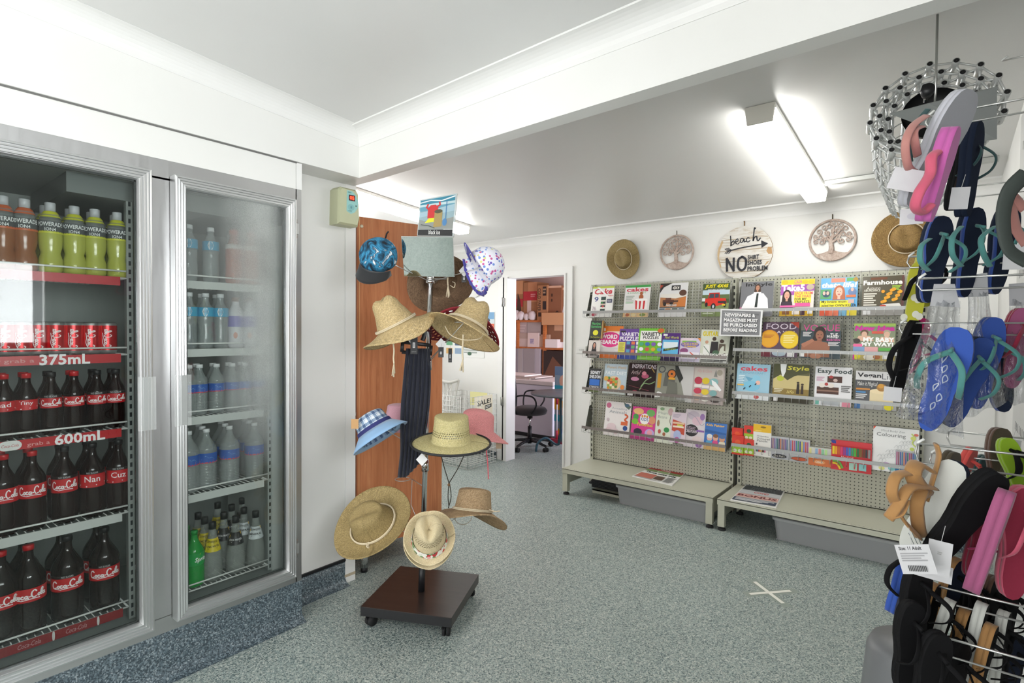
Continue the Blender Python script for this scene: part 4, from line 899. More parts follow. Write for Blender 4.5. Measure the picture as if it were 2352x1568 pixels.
b = MB(); b.tube([(0, .09, .03), (.0, .115, .05), (.01, .11, .065)], .004, m_black); b.build('strap', hK)
# white butterfly bonnet
def bfly():
    n = NT('butterfly_cotton'); c = n.co(); v = n.n('ShaderNodeTexVoronoi', i_Vector=c, i_Scale=66.0); s = n.n('ShaderNodeSeparateColor'); n.l(v.outputs['Color'], s.inputs[0])
    k = n.math('LESS_THAN', (v, 0), .40); r = n.ramp(s, [(0, 'c55a92'), (.3, '6f8fd0'), (.55, '6b5ab8'), (.8, 'd3d38a')]); r.color_ramp.interpolation = 'CONSTANT'
    kk = n.math('MULTIPLY', k, n.math('GREATER_THAN', (s, 1), .25)); x = n.n('ShaderNodeMix', data_type='RGBA', i_0=kk); x.inputs[6].default_value = lin('e4e4ee'); n.l(r.outputs[0], x.inputs[7]); n.l(x.outputs[2], n.b.inputs['Base Color']); n.b.inputs['Roughness'].default_value = .9; return n.m
mb_ = bfly(); m_pur = cloth('purple_cotton', '4b46a0', '3f3a90')
hW = empty('sun_hat'); b = MB(); R = .082
b.lathe([(.0005, R*1.02)]+[(R*math.sin(PI/2*k/9), R*1.02*math.cos(PI/2*k/9)) for k in range(1, 9)]+[(R*1.0, -.02), (R*.98, -.04)], mb_, 36, sy=1.08)
x = b.build('crown', hW); x.modifiers.new('thickness', 'SOLIDIFY').thickness = .002
b = MB(); vs = []
for j in range(6):
    q = j/5
    for i in range(25):
        an = .75+(i/24)*(PI*1.0); wob = .006*math.sin(i*2.2)*q; vs.append(((R+.018*q+wob)*math.cos(an), (R*1.08+.018*q+wob)*math.sin(an), -.035-.070*q*(.5+.5*math.sin(PI*(i/24)))))
b.add(vs, [(j*25+i, j*25+i+1, (j+1)*25+i+1, (j+1)*25+i) for j in range(5) for i in range(24)], mb_, True); x = b.build('neck_flap', hW); x.modifiers.new('thickness', 'SOLIDIFY').thickness = .002
b = MB(); b.tube([vs[5*25+i] for i in range(25)], [.009+.003*math.sin(i*2.6) for i in range(25)], m_pur, 7, flat=.7); b.build('ruffle', hW)
b = MB(); v3 = []
for j in range(5):
    q = j/4
    for i in range(13): t = (i/12-.5)*2; an = t*1.0; v3.append((R*1.0*math.sin(an), -R*1.05*math.cos(an)-.06*q*(1-t*t)**.5, -.035-.015*t*t))
b.add(v3, [(j*13+i, j*13+i+1, (j+1)*13+i+1, (j+1)*13+i) for j in range(4) for i in range(12)], m_pur, True); x = b.build('bill', hW); x.modifiers.new('thickness', 'SOLIDIFY').thickness = .004
b = MB(); b.tube([(.03, -.14, -.038), (.0, -.10, -.05), (-.03, -.13, -.038)], .0015, 'd8d8e8', 5); b.build('bill_wire', hW)
set_hat(hW, 1118, 608, 2.60, (.80, .56, -.12), (-.45, .80, .25), "white child's sun hat with butterflies and purple frill, top right of the stand")

# arms carry the hats
for t, tgt in ((.98, PX(868, 588, 2.6)), (.98, PX(1128, 605, 2.6)), (.97, PX(1010, 640, 2.9)), (.73, PX(912, 740, 2.55)), (.73, PX(1066, 740, 2.55)), (.72, PX(1060, 735, 2.84)), (.44, PX(868, 975, 2.58)), (.44, PX(1038, 990, 2.5)), (.44, PX(1092, 970, 2.78)), (.44, PX(918, 955, 2.93)), (.17, PX(862, 1196, 2.68)), (.17, PX(985, 1232, 2.45)), (.17, PX(1086, 1165, 2.62))): arm(t, tgt)
b = MB(); q = PX(925, 1100, 2.9)-o_
b.tube([PB.lerp(PT, .33), q+vR*.05], .002, m_wire, 6); b.tube([q+Vector((.04*math.cos(a), .04*math.sin(a), 0)) for a in [2*PI*k/20 for k in range(20)]], .002, m_wire, 6, closed=True); b.tube([q+vR*.05, q+vR*.045+Vector((0, 0, -.14)), PB.lerp(PT, .18)], .002, m_wire, 6); b.build('empty_hat_arm', HS)
# scarf on a black hanger
HG = tag(empty('clothes_hanger', PX(957, 800, 2.68)), 'black flat card hanger holding the navy scarf on the stand pole', 'hanger'); o2 = PX(957, 800, 2.68)
f2 = lambda u, v, d=0: PX(u, v, 2.68+d)-o2
b = MB(); mk = m_black
b.tube(smooth_pts([f2(951, 762), f2(953, 750), f2(966, 746), f2(975, 755), f2(974, 772), f2(970, 782)]), .011, mk, 8, flat=.35, up=-vF)
for a, c in (((925, 785), (990, 793)), ((923, 808), (988, 816)), ((925, 785), (923, 808)), ((990, 793), (988, 816))): b.tube([f2(*a), f2(*c)], .009, mk, 8, flat=.35, up=-vF)
b.build('hanger_card', HG)
m_navy = cloth('navy_knit', '171b2c', '10131f', 700)
SF = tag(empty('scarf', PX(955, 812, 2.66)), 'long pleated navy scarf hanging in front of the wardrobe', 'scarf'); o3 = PX(955, 812, 2.66)
b = MB(); nv = 40; NUf = 56; vs = []
for j in range(nv+1):
    t = j/nv; v = 800+t*(1088-800); cu = 960-6*t-14*t*t; hw = 27+6*math.sin(PI*min(1, t*1.3)); vb = v-(0 if t < .9 else 0)
    for i in range(NUf+1):
        s = i/NUf*2-1; fold = .012*math.sin(i*.72+1.6*math.sin(t*3))*(.4+.6*t)+.003*math.sin(i*1.9+t)
        vv = v+(-28*s*t**4 if s > -.3 else 8*t**4); p = PX(cu+hw*s, vv, 2.655+fold)-o3; vs.append(p)
b.add(vs, [(j*(NUf+1)+i, j*(NUf+1)+i+1, (j+1)*(NUf+1)+i+1, (j+1)*(NUf+1)+i) for j in range(nv) for i in range(NUf)], m_navy, True); x = b.build('scarf_cloth', SF); x.modifiers.new('thickness', 'SOLIDIFY').thickness = .004
# swing tags
hatlabel(1066, 622, 2.74, 'diamond', 'white diamond tag hanging below the arm right of the mirror'); hatlabel(1066, 628, 2.745, '1c1d20', 'black rectangular tag under the white diamond right of the mirror', .026, .045)
hatlabel(947, 778, 2.60, 'diamond', 'white diamond tag behind the black tag on the hanger'); hatlabel(951, 765, 2.58, '1c1d20', 'long black tag with small print in front of the hanger', .034, .10)
hatlabel(1013, 790, 2.66, 'diamond', 'grey diamond tag with black hook right of the pole'); hatlabel(1013, 797, 2.655, '1c1d20', 'black tag below the grey diamond right of the pole', .026, .05)
hatlabel(1034, 800, 2.72, '1c1d20', 'narrow black tag left of the tassel of the right hat', .018, .07)
hatlabel(969, 1055, 2.47, 'diamond', 'white diamond tag on the pole beneath the yellow-green hat brim')
hatlabel(1146, 1012, 2.72, 'a08a70', 'brown card tag hanging below the coral hat', .03, .04)
hatlabel(815, 962, 2.50, 'b48a58', 'tan card tag on the checked bucket hat', .034, .045)
# ============================================================ BACK WALL DECORATIONS
YW = 4.69
def wall_hat(u, v, su, sv, mat, lab, tilt=0):
    p = on(u, v, 1, YW-.09); R = 1
    o = hat('straw_hat', .078, .088, .085, .085, mat, curl=lambda a, q: .006*q+.012*math.cos(2*a+tilt)*q**1.5, dent=fed(.085, .15, .020, .03), taper=.84, band=('cord', .004, .003, m_cord))
    o.matrix_world = basis((p.x, YW-.055, p.z), (.05, -1, .03), (math.sin(tilt), 0, -math.cos(tilt))); o.scale = (su, sv, 1); return tag(o, lab, 'hat')
wall_hat(1428, 594, 1.0, 1.10, st3, 'dark straw hat hung on the back wall left of the carved tree plaques', .3)
wall_hat(2082, 545, 1.25, 1.15, straw('amber_straw', 'a88850', '8f7040', '5e4826', .9, .8), 'large straw hat on the back wall partly behind the hanging thongs', .2)
def tree_plaque(u, v, R, lab, seed):
    p = on(u, v, 1, YW-.02); o = tag(empty('tree_plaque', (p.x, YW-.012, p.z)), lab, 'wall plaque')
    b = MB(); n = 64; b.tube([(R*.94*math.cos(2*PI*i/n), 0, R*.94*math.sin(2*PI*i/n)) for i in range(n)], R*.055, m_carve, 8, closed=True, flat=1.0); b.build('ring', o)
    b = MB(); W = lambda pts, r0, r1: b.tube(smooth_pts([(x*R, -.002, z*R) for x, z in pts], 5), [R*(r0+(r1-r0)*i/((len(pts)-1)*5)) for i in range((len(pts)-1)*5+1)], m_carve, 6, flat=.5, up=(0, 1, 0))
    W([(-.04, -.62), (-.02, -.35), (-.05, -.05), (.04, .25)], .13, .07); W([(.04, .2), (.02, .45), (.10, .7)], .06, .035); W([(-.05, -.1), (-.22, .12), (-.42, .10)], .07, .035); W([(0, -.1), (.2, .02), (.42, .0)], .07, .035)
    W([(-.03, .05), (-.2, .3), (-.3, .55)], .05, .03); W([(.03, .12), (.22, .3), (.38, .5)], .05, .03)
    W([(-.55, -.64), (-.3, -.60), (-.08, -.50), (-.02, -.3)], .03, .07); W([(.55, -.66), (.3, -.62), (.02, -.50), (-.02, -.3)], .03, .07)
    b.prism([(R*.92*math.cos(a), R*.92*math.sin(a)) for a in [math.radians(x) for x in range(222, 319, 6)]]+[(R*.4, -R*.63), (0, -R*.56), (-R*.4, -R*.62)], -.006, .004, m_carve)
    def spiral(cx, cz, r, turns, a0, sgn):
        pts = [];
        for k in range(int(turns*10)+1):
            t = k/(turns*10); a = a0+sgn*2*PI*turns*t; rr = r*(1-.78*t); pts.append(((cx+rr*math.cos(a))*R, -.004, (cz+rr*math.sin(a))*R))
        b.tube(pts, [R*.033*(1-.35*i/len(pts)) for i in range(len(pts))], m_carve, 6, flat=.6, up=(0, 1, 0))
    for cx, cz, r, a0, sg in ((.12, .76, .13, 3, 1), (-.12, .66, .13, 0, 1), (.34, .66, .13, 4, -1), (-.34, .62, .14, 5, 1), (.52, .50, .14, 4, -1), (-.54, .44, .13, 5, 1), (.66, .24, .13, 3, 1), (-.68, .22, .13, 6, -1), (-.48, .18, .14, 5, 1), (.44, .24, .13, 4, -1), (-.24, .34, .13, 5, 1), (.24, .44, .12, 4, -1), (.0, .46, .10, 4, 1), (-.66, -.02, .13, 1, 1), (-.42, -.04, .14, 1, -1), (.38, -.06, .15, 2, 1), (.64, -.02, .13, 2, -1), (-.2, .08, .10, 1, 1), (.22, .12, .10, 2, -1), (.78, .08, .08, 2, 1), (-.06, .82, .08, 0, -1)): spiral(cx, cz, r, 1.35, a0, sg)
    b.build('tree_carving', o)
    b = MB(); b.tube([(0, -.004, R*.99), (0, -.006, R*.99+.035)], .004, M('5a5240', .6)); b.build('hanger_hook', o); return o
p1 = on(1514, 580, 1, YW-.02); p2 = on(1593, 576, 1, YW-.02); tree_plaque(1553.5, 579, (p2.x-p1.x)/2, 'smaller whitewashed tree plaque left of the round wooden sign', 1)
p1 = on(1855, 552, 1, YW-.02); p2 = on(1967, 549, 1, YW-.02); tree_plaque(1911, 551, (p2.x-p1.x)/2, 'larger carved tree plaque right of the round wooden sign', 2)
# round sign
p1 = on(1645, 582, 1, YW-.02); p2 = on(1773, 578, 1, YW-.02); cc = on(1709, 580, 1, YW-.02); R = (p2.x-p1.x)/2
BS = tag(empty('round_sign', (cc.x, YW-.022, cc.z)), 'round whitewashed plank sign reading beach NO shirt shoes problem', 'sign')
b = MB(); n = 56; b.prism([(R*math.cos(2*PI*i/n), R*math.sin(2*PI*i/n)) for i in range(n)], 0, .018, m_plank, side=M('a98a62', .7)); b.build('plank_disc', BS)
b = MB(); f = lambda x, z, h: (x-R, -h, z-R)
K = '24262e'
art = []
for zc in (76, 55, 34, 14): hw = math.sqrt(max(0, 50*50-(zc-50)**2)); art.append(('R', 50-hw+1, zc, 50+hw-1, zc+.9, '9b8660'))
art += [('P', [(1, 50), (3, 62), (9, 76), (12, 74), (6, 58), (4, 44), (9, 26), (7, 24), (2, 40)], 'c9ad84'), ('P', [(98, 56), (92, 57), (89, 50), (93, 44), (99, 44)], 'b78f60'), ('P', [(96, 32), (90, 30), (84, 20), (92, 28)], 'c0a074')]
sm = lambda pts: [(p.x, p.y) for p in smooth_pts([(x, y, 0) for x, y in pts], 5)]
art += [('S', sm([(25, 84), (26, 72), (26, 64), (27, 70), (31, 74), (32, 69), (28, 66), (26, 67)]), 1.9, K), ('S', sm([(35, 71), (39, 73), (38, 77), (35, 74), (35, 69), (39, 67), (42, 70)]), 1.7, K),
 ('S', sm([(50, 75), (45, 77), (43, 72), (46, 69), (50, 75), (50, 70), (53, 71)]), 1.8, K), ('S', sm([(60, 76), (56, 77), (54, 72), (57, 69), (61, 72)]), 1.7, K), ('S', sm([(70, 92), (68, 94), (67, 84), (66, 70), (68, 76), (72, 78), (73, 72), (75, 70), (79, 75)]), 2.2, K),
 ('S', [(20, 55), (50, 60), (84, 63)], 2.2, K), ('P', [(80, 70), (92, 63.5), (81, 56)], K), ('S', [(15, 60), (21, 55.5), (15, 51)], 1.6, K), ('S', [(18, 61), (24, 56), (18, 50)], 1.6, K), ('S', [(21, 61), (27, 56.5)], 1.4, K), ('S', [(22, 50), (27, 56)], 1.4, K),
 ('S', [(20, 16), (19, 42)], 4.0, K), ('S', [(18.6, 42), (33, 16)], 4.0, K), ('S', [(32, 16), (32, 42)], 4.0, K), ('S', sm([(47, 42), (41, 38), (40, 24), (46, 17), (53, 22), (54, 36), (48, 42), (46, 42)]), 4.0, K),
 ('T', 57, 36, 77, 44.5, 'SHIRT', K, .03), ('T', 57, 26, 82, 34.5, 'SHOES', K, .03), ('T', 57, 14.5, 92, 23.5, 'PROBLEM', K, .03)]
b.art(art, 2*R, 2*R, f, eps=.00025); b.build('lettering', BS)
b = MB(); b.tube([(0, 0, R), (0, 0, R+.035)], .005, M('7a5a30', .5)); b.tube([(0, 0, R+.03), (.0, -.012, R+.036)], .005, M('7a5a30', .5)); b.build('hook', BS)
# round sign half hidden behind the brown hat, poster, notices, switch
cc = on(1088, 652, 1, YW-.02); BS2 = tag(empty('round_sign', (cc.x, YW-.02, cc.z)), 'white round sign half hidden behind the brown hat left of the doorway', 'sign'); R2 = .155
b = MB(); b.prism([(R2*math.cos(2*PI*i/40), R2*math.sin(2*PI*i/40)) for i in range(40)], 0, .015, M('dcdcd6', .6)); b.art([('T', 60, 38, 92, 46, 'OCEAN', '3a3c40', .02), ('R', 20, 50, 92, 51, 'a8a8a0')], 2*R2, 2*R2, lambda x, z, h: (x-R2, -h, z-R2), eps=.0004); b.build('disc', BS2)
b = MB(); b.tube([(-.02, 0, R2), (0, 0, R2+.05), (.02, 0, R2)], .002, M('8a6a40')); b.build('cord_loop', BS2)
def poster(u0, v0, u1, v1, cmds, lab, y=YW-.004, cat='poster', nm='poster', base='e6e8e4'):
    a = on(u0, (v0+v1)/2, 1, y); c = on(u1, (v0+v1)/2, 1, y); zt = on((u0+u1)/2, v0, 1, y).z; zb = on((u0+u1)/2, v1, 1, y).z; W = c.x-a.x; H = zt-zb
    b = MB(); b.box(0, W, 0, .0015, 0, H, base); b.art(cmds, W, H, lambda x, z, h: (x, -h, z), eps=.0003); return tag(b.build(nm, loc=(a.x, y, zb)), lab, cat)
poster(1100, 716, 1136, 760, [('R', 2, 60, 98, 98, '6fa0c8'), ('R', 2, 40, 98, 62, 'c8d4d8'), ('E', 50, 56, 22, 12, '3c4650'), ('R', 2, 2, 98, 38, 'd8572e'), ('L', 12, 8, 88, 32, 4, 'efe0d0')], 'blue and orange poster on the wall left of the doorway')
poster(1018, 776, 1112, 820, [('R', 8, 60, 24, 88, '62a87a'), ('R', 30, 60, 46, 88, '3f5a7a'), ('R', 8, 16, 24, 46, 'd8ab62'), ('R', 30, 16, 46, 46, '8aa4c0'), ('L', 52, 20, 92, 80, 5, '9aa49c'), ('E', 66, 20, 5, 9, '2f5a3c')], 'pale notice sheet with green and blue squares behind the right lifeguard hat')
poster(946, 645, 956, 700, [('R', 10, 10, 90, 60, '8aa8c8')], 'narrow blue notice beside the cabinet', y=YW-.004)
SWT = tag(empty('wall_outlet', (on(1336, 803, 1, YW).x, YW, on(1336, 803, 1, YW).z)), 'white double power outlet on the wall left of the magazine rack', 'outlet')
b = MB(); b.bbox(-.055, .055, -.012, 0, -.035, .035, 'dededa', .004); b.build('plate', SWT); b = MB()
for k in range(3): b.box(-.022+.02*k, -.012+.02*k, -.016, -.012, -.008, .008, 'c8c8c4')
b.build('switches', SWT)
# hanging basket on the wall
hb = on(1030, 930, 1, 4.55); HB = tag(empty('wicker_chair', (hb.x, 4.5, 0)), 'white painted cane chair behind the wire sale basket', 'chair')
b = MB(); cw = M('d9d8d2', .6); zt = .86
b.tube(smooth_pts([(-.25, 0, .8), (-.1, -.04, .86), (.08, -.02, .84), (.17, .05, .87)]), .018, cw); b.tube(smooth_pts([(.17, .05, .87), (.14, .02, .7), (.10, 0, .55)]), .014, cw); b.build('top_rail', HB)
b = MB()
for i in range(6): x = -.20+i*.06; b.tube([(x, 0, .83), (x+.01*math.sin(i), -.01, .5)], .009, cw)
b.tube([(-.02, -.01, .62), (.10, 0, .82)], .008, cw); b.build('spindles', HB)
b = MB(); b.bbox(-.25, .15, -.22, .05, .44, .48, cw, .02)
for x, y in ((-.22, -.19), (.12, -.19), (-.22, .02), (.12, .02)): b.tube([(x, y, 0), (x*.95, y, .44)], .014, cw)
b.build('seat', HB)
# wire sale basket
WB = tag(empty('wire_basket', (-1.404, 4.111, 0)), 'white wire dump basket with a SALE sign beside the doorway', 'basket')
hx, hz_ = 0.60, .80; dyb = .42
def grid(b, P, ex, ez, nx, nz, r=.0028):
    P = Vector(P); ex = Vector(ex); ez = Vector(ez)
    for i in range(nx+1): b.tube([P+ex*(i/nx), P+ex*(i/nx)+ez], r, m_white_wire, 5)
    for j in range(nz+1): b.tube([P+ez*(j/nz), P+ez*(j/nz)+ex], r, m_white_wire, 5)
ca = on(1074, 1078, 2, .01)-Vector((-1.404, 4.111, 0)); cr = on(1140, 1058, 2, .01)-Vector((-1.404, 4.111, 0)); cl = ca+Vector((-.55, .02, 0))
zh = on(1140, 905, 1, 4.6).z
for P, e, nx, nm in ((ca, cr-ca, 9, 'side_mesh'), (cl, ca-cl, 10, 'front_mesh'), (cl+(cr-ca), ca-cl, 10, 'back_mesh'), (cl, cr-ca, 8, 'side_mesh')):
    b = MB(); grid(b, P, e, (0, 0, zh), nx, 14); b.build(nm, WB)
b = MB(); grid(b, cl+Vector((0, 0, .03)), ca-cl, cr-ca, 10, 8); b.build('floor_mesh', WB)
def card(pts, y, cmds, lab, base='ddd6c4'):
    q = [on(u, v, 1, y) for u, v in pts]; o = q[0]; b = MB()
    f = lambda x, z, h: (q[0]+(q[1]-q[0])*(x/100)*(1-z/100)+(q[2]-q[3])*(x/100)*(z/100)+(q[3]-q[0])*(z/100))-o+Vector((0, -h, 0))
    b.hexa([f(0, 0, 0), f(100, 0, 0), f(100, 0, -.002), f(0, 0, -.002), f(0, 100, 0), f(100, 100, 0), f(100, 100, -.002), f(0, 100, -.002)], base); b.art(cmds, 100, 100, f, eps=.0003); return tag(b.build('sale_card', loc=o), lab, 'sign')
card([(1092, 975), (1131, 950), (1131, 905), (1090, 912)], 4.32, [('T', 14, 62, 92, 84, 'SALE!', '222222', .03), ('R', 58, 38, 95, 56, '2a2a2a'), ('T', 62, 41, 90, 53, 'NOW', 'e0e0d8', .02)], 'cream card reading SALE! in the wire basket')
card([(1080, 930), (1120, 930), (1119, 902), (1080, 899)], 4.42, [('L', 8, 15, 90, 60, 3, 'b8b278')], 'pale yellow card behind the SALE card', 'dcd89a')

# ============================================================ MAGAZINE SHELVING
YP = 4.546; ZT = 1.888; YG = 4.038; ZD = .232
def gondola(x0, x1, lab):
    g = tag(empty('gondola_shelving', (x0, YP, 0)), lab, 'shelving'); W = x1-x0
    b = MB(); b.box(.03, W-.03, 0, .02, ZD, ZT, m_peg); b.build('pegboard_panel', g)
    for xx in (0, W-.03):
        b = MB(); b.box(xx, xx+.03, -.018, .05, 0, ZT+.005, m_shelf); z = ZD+.02
        while z < ZT-.02: b.box(xx+.009, xx+.021, -.0186, -.0178, z, z+.026, M('22241f')); z += .05
        b.build('upright', g)
    d = YP-YG; b = MB(); b.box(.0, W, -d, 0, ZD-.006, ZD, m_shelf); b.box(0, W, -d, -d+.003, ZD-.040, ZD-.002, m_shelf); b.box(0, W, -.02, 0, ZD-.03, ZD, m_shelf)
    x = .02
    while x < W-.02:
        b.box(x, x+.010, -d+.022, -d+.026, ZD, ZD+.0004, M('8a8a78')); b.box(x, x+.010, -.030, -.026, ZD, ZD+.0004, M('8a8a78')); x += .022
    b.build('base_deck', g)
    for xx in (.004, W-.052):
        b = MB(); b.box(xx, xx+.048, -d+.004, -d+.05, .03, ZD-.007, m_shelf); b.box(xx+.01, xx+.038, -d+.05, 0, .10, ZD-.007, m_shelf); b.build('leg', g)
        b = MB(); b.lathe([(.001, .03), (.008, .03), (.008, .02), (.026, .012), (.028, 0), (.001, 0)], m_rubber, 14, (xx+.024, -d+.03, 0)); b.lathe([(.001, .03), (.008, .03), (.008, .02), (.026, .012), (.028, 0), (.001, 0)], m_rubber, 14, (xx+.024, -.03, 0)); b.build('levelling_foot', g)
    return g
GX = [(-.186, 1.140), (1.172, 2.36)]
gondola(-.186, 1.140, 'left bay of the beige pegboard magazine shelving')
gondola(1.172, 2.36, 'right bay of the beige pegboard magazine shelving')
RZ = [[(1348, 716, 1660, 713), (1348, 808, 1674, 822), (1345, 891, 1665, 919), (1342, 982, 1665, 1024)], [(1690, 709, 2090, 710), (1693, 802, 2075, 814), (1688, 903, 2075, 928), (1686, 1024, 2102, 1073)]]
YB = 4.376
place_ = ['top', 'second', 'third', 'bottom']
zrow = [[0]*4, [0]*4]
for k in (0, 1):
    for j in range(4):
        a, c, d, e = RZ[k][j]; p = on(a, c, 1, YB); q = on(d, e, 1, YB); z = (p.z+q.z)/2; zrow[k][j] = z
        x0 = GX[k][0]+.015; x1 = GX[k][1]-.02; dz = (p.z-q.z)/2
        r = tag(empty('wire_magazine_rack', (x0, YB, z)), 'wire magazine rack, %s row of the %s shelving bay' % (place_[j], ('left', 'right')[k]), 'rack'); W = x1-x0
        b = MB(); b.box(-.02, W, -.003, .003, -.012, .012, m_bar if (j == 0 or k == 1) else M('8b8481', .4, .5)); b.build('front_bar', r)
        b = MB(); hb_ = .27 if j < 3 else .25; n = int(W/.05)
        for i in range(n+1):
            x = W*i/n; b.tube([(x, -.002, .0), (x, -.002, -.045), (x, .028, -.052), (x, .045, -.05), (x, .105, hb_-.03), (x, .118, hb_-.005)], .0018, m_wire, 4)
        for zz in (-.05, .06, .17, hb_-.01): t = max(0, min(1, (zz+.05)/(hb_+.04))); b.tube([(0, .045+.068*t, zz), (W, .045+.068*t, zz)], .0020, m_wire, 4)
        b.tube([(-.02, -.001, .0), (-.02, -.001, -.045), (0, -.001, -.045)], .002, m_wire, 4); b.build('wire_grid', r)
        for xx in (.0, W):
            b = MB(); b.add([(xx-.0012, .15, -.02), (xx-.0012, .15, .20), (xx-.0012, .10, .19), (xx-.0012, .02, -.04), (xx+.0012, .15, -.02), (xx+.0012, .15, .20), (xx+.0012, .10, .19), (xx+.0012, .02, -.04)], [(0, 1, 2, 3), (7, 6, 5, 4), (0, 4, 5, 1), (1, 5, 6, 2), (2, 6, 7, 3), (3, 7, 4, 0)], M('5d5f58', .5)); b.build('bracket', r)
TILT = math.radians(11)
def person(cx, cy, s, hair, skin, top, dress=None):
    c = [('P', [(cx-s*1.6, cy-s*3.4), (cx-s*1.25, cy-s*1.6), (cx, cy-s*1.0), (cx+s*1.25, cy-s*1.6), (cx+s*1.6, cy-s*3.4)], top), ('E', cx, cy-s*.2, s*1.0, s*1.15, hair), ('P', [(cx-s*1.0, cy), (cx-s*1.15, cy-s*1.6), (cx+s*1.15, cy-s*1.6), (cx+s*1.0, cy)], hair),
         ('R', cx-s*.25, cy-s*1.5, cx+s*.25, cy-s*.6, skin), ('E', cx, cy-s*.25, s*.62, s*.82, skin), ('E', cx-s*.24, cy-s*.15, s*.10, s*.06, '2c2020'), ('E', cx+s*.24, cy-s*.15, s*.10, s*.06, '2c2020'), ('E', cx, cy-s*.66, s*.22, s*.08, 'b8464c')]
    return c
def magz(k, j, u0, u1, vt, vb, base, cmds, lab, cat='magazine', nm='magazine', th=.007, fwd=0.0, curl=0.0):
    y = YB+.034-fwd; um = (u0+u1)/2
    xa = on(u0, (vt+vb)/2, 1, y+.02).x; xb = on(u1, (vt+vb)/2, 1, y+.02).x
    zb = max(zrow[k][j]-.050, on(um, vb, 1, y).z) if j != 9 else on(um, vb, 1, y).z; zt = on(um, vt, 1, y+.05).z
    W = xb-xa; H = (zt-zb)/math.cos(TILT); b = MB()
    def f(x, z, h):
        t = max(0, (x/W-.5))*2; cz = max(0, z/H-.3); return (x, -h+curl*t*t*cz*.12, z-curl*t*t*cz*cz*.10)
    nx = 10 if curl else 1; nz = 6 if curl else 1
    if curl:
        vs = [f(W*i/nx, H*jj/nz, d) for d in (0, -th*.4) for jj in range(nz+1) for i in range(nx+1)]; m_ = (nx+1)*(nz+1)
        b.add(vs, [(jj*(nx+1)+i, jj*(nx+1)+i+1, (jj+1)*(nx+1)+i+1, (jj+1)*(nx+1)+i) for jj in range(nz) for i in range(nx)], base); b.add(vs[m_:], [(jj*(nx+1)+i, (jj+1)*(nx+1)+i, (jj+1)*(nx+1)+i+1, jj*(nx+1)+i+1) for jj in range(nz) for i in range(nx)], 'd8d6d0')
        b.build
    else:
        b.box(0, W, .0004, th, 0, H, 'dedcd4'); b.box(0, W, 0, .0005, 0, H, M(base, .28)); b.box(0, W, th, th+.0005, 0, H, M(base, .28)); b.box(-.0008, 0, 0, th, 0, H, M(base, .28))
    b.art([tuple(x) for x in cmds], W, H, f, eps=.00022)
    o = b.build(nm, loc=(xa, y, zb+.001), rot=(-TILT, 0, 0)); return tag(o, lab, cat)
T, R_, E, P, L = 'T', 'R', 'E', 'P', 'L'
wh = 'e8e8e4'
# --- top row, left bay
magz(0, 0, 1358, 1407, 658, 728, wh, [(R_, 0, 94, 100, 100, 'b8c840'), (T, 10, 74, 92, 93, 'Cake', 'c8283c', .03, .2), (T, 66, 67, 98, 72, 'masters', 'c8283c', .01), (T, 12, 50, 32, 66, '9', '3a4a8a', .02), (R_, 44, 18, 66, 66, '243c38'), (R_, 44, 26, 66, 32, 'e8e4d8'), (R_, 44, 38, 66, 43, 'd8c0b0'), (R_, 44, 50, 66, 55, 'e8e4d8'), (E, 56, 34, 5, 3, 'c83c48'), (E, 50, 46, 4, 3, '48a050'), (R_, 72, 46, 96, 58, '28305a'), (T, 75, 49, 93, 55, 'FREE BOOK', 'e8e8e8', 0), (T, 6, 22, 24, 34, '76', 'b8a0b0', 0), (P, [(20, 98), (34, 96), (86, 62), (76, 62)], 'f2f4f4'), (L, 8, 4, 40, 16, 3, 'c0a0a8'), (E, 16, 8, 9, 6, 'c05060')], 'cake magazine with a striped cake tower, first of the top left row')
magz(0, 0, 1433, 1491, 655, 729, 'e4e3e1', [(R_, 0, 93, 100, 100, '3c9a48'), (T, 6, 80, 92, 93, 'cakes', 'c83048', .03), (T, 10, 73, 84, 79, '& SUGARCRAFT', '88b088', .01), (E, 66, 62, 9, 9, 'a8582c'), (E, 66, 74, 6, 5, 'a8582c'), (R_, 44, 22, 92, 54, 'f0ece8'), (P, [(44, 54), (52, 54), (54, 22), (48, 22)], 'c8242c'), (P, [(60, 54), (68, 54), (67, 22), (61, 22)], 'c8242c'), (P, [(76, 54), (84, 54), (82, 22), (76, 22)], 'c8242c'), (E, 68, 54, 24, 4, 'f4f2ee'), (E, 68, 21, 33, 4, 'd8d8d8'), (L, 6, 48, 40, 68, 4, 'a8b0a8'), (R_, 6, 44, 36, 46, '58b060'), (R_, 0, 0, 100, 14, 'd8b888'), (E, 18, 7, 8, 5, 'b86a4a'), (E, 42, 7, 8, 5, 'e0d0a0'), (E, 78, 7, 12, 5, '8a9a5a')], 'cakes magazine with a red and white striped cake, second of the top left row')
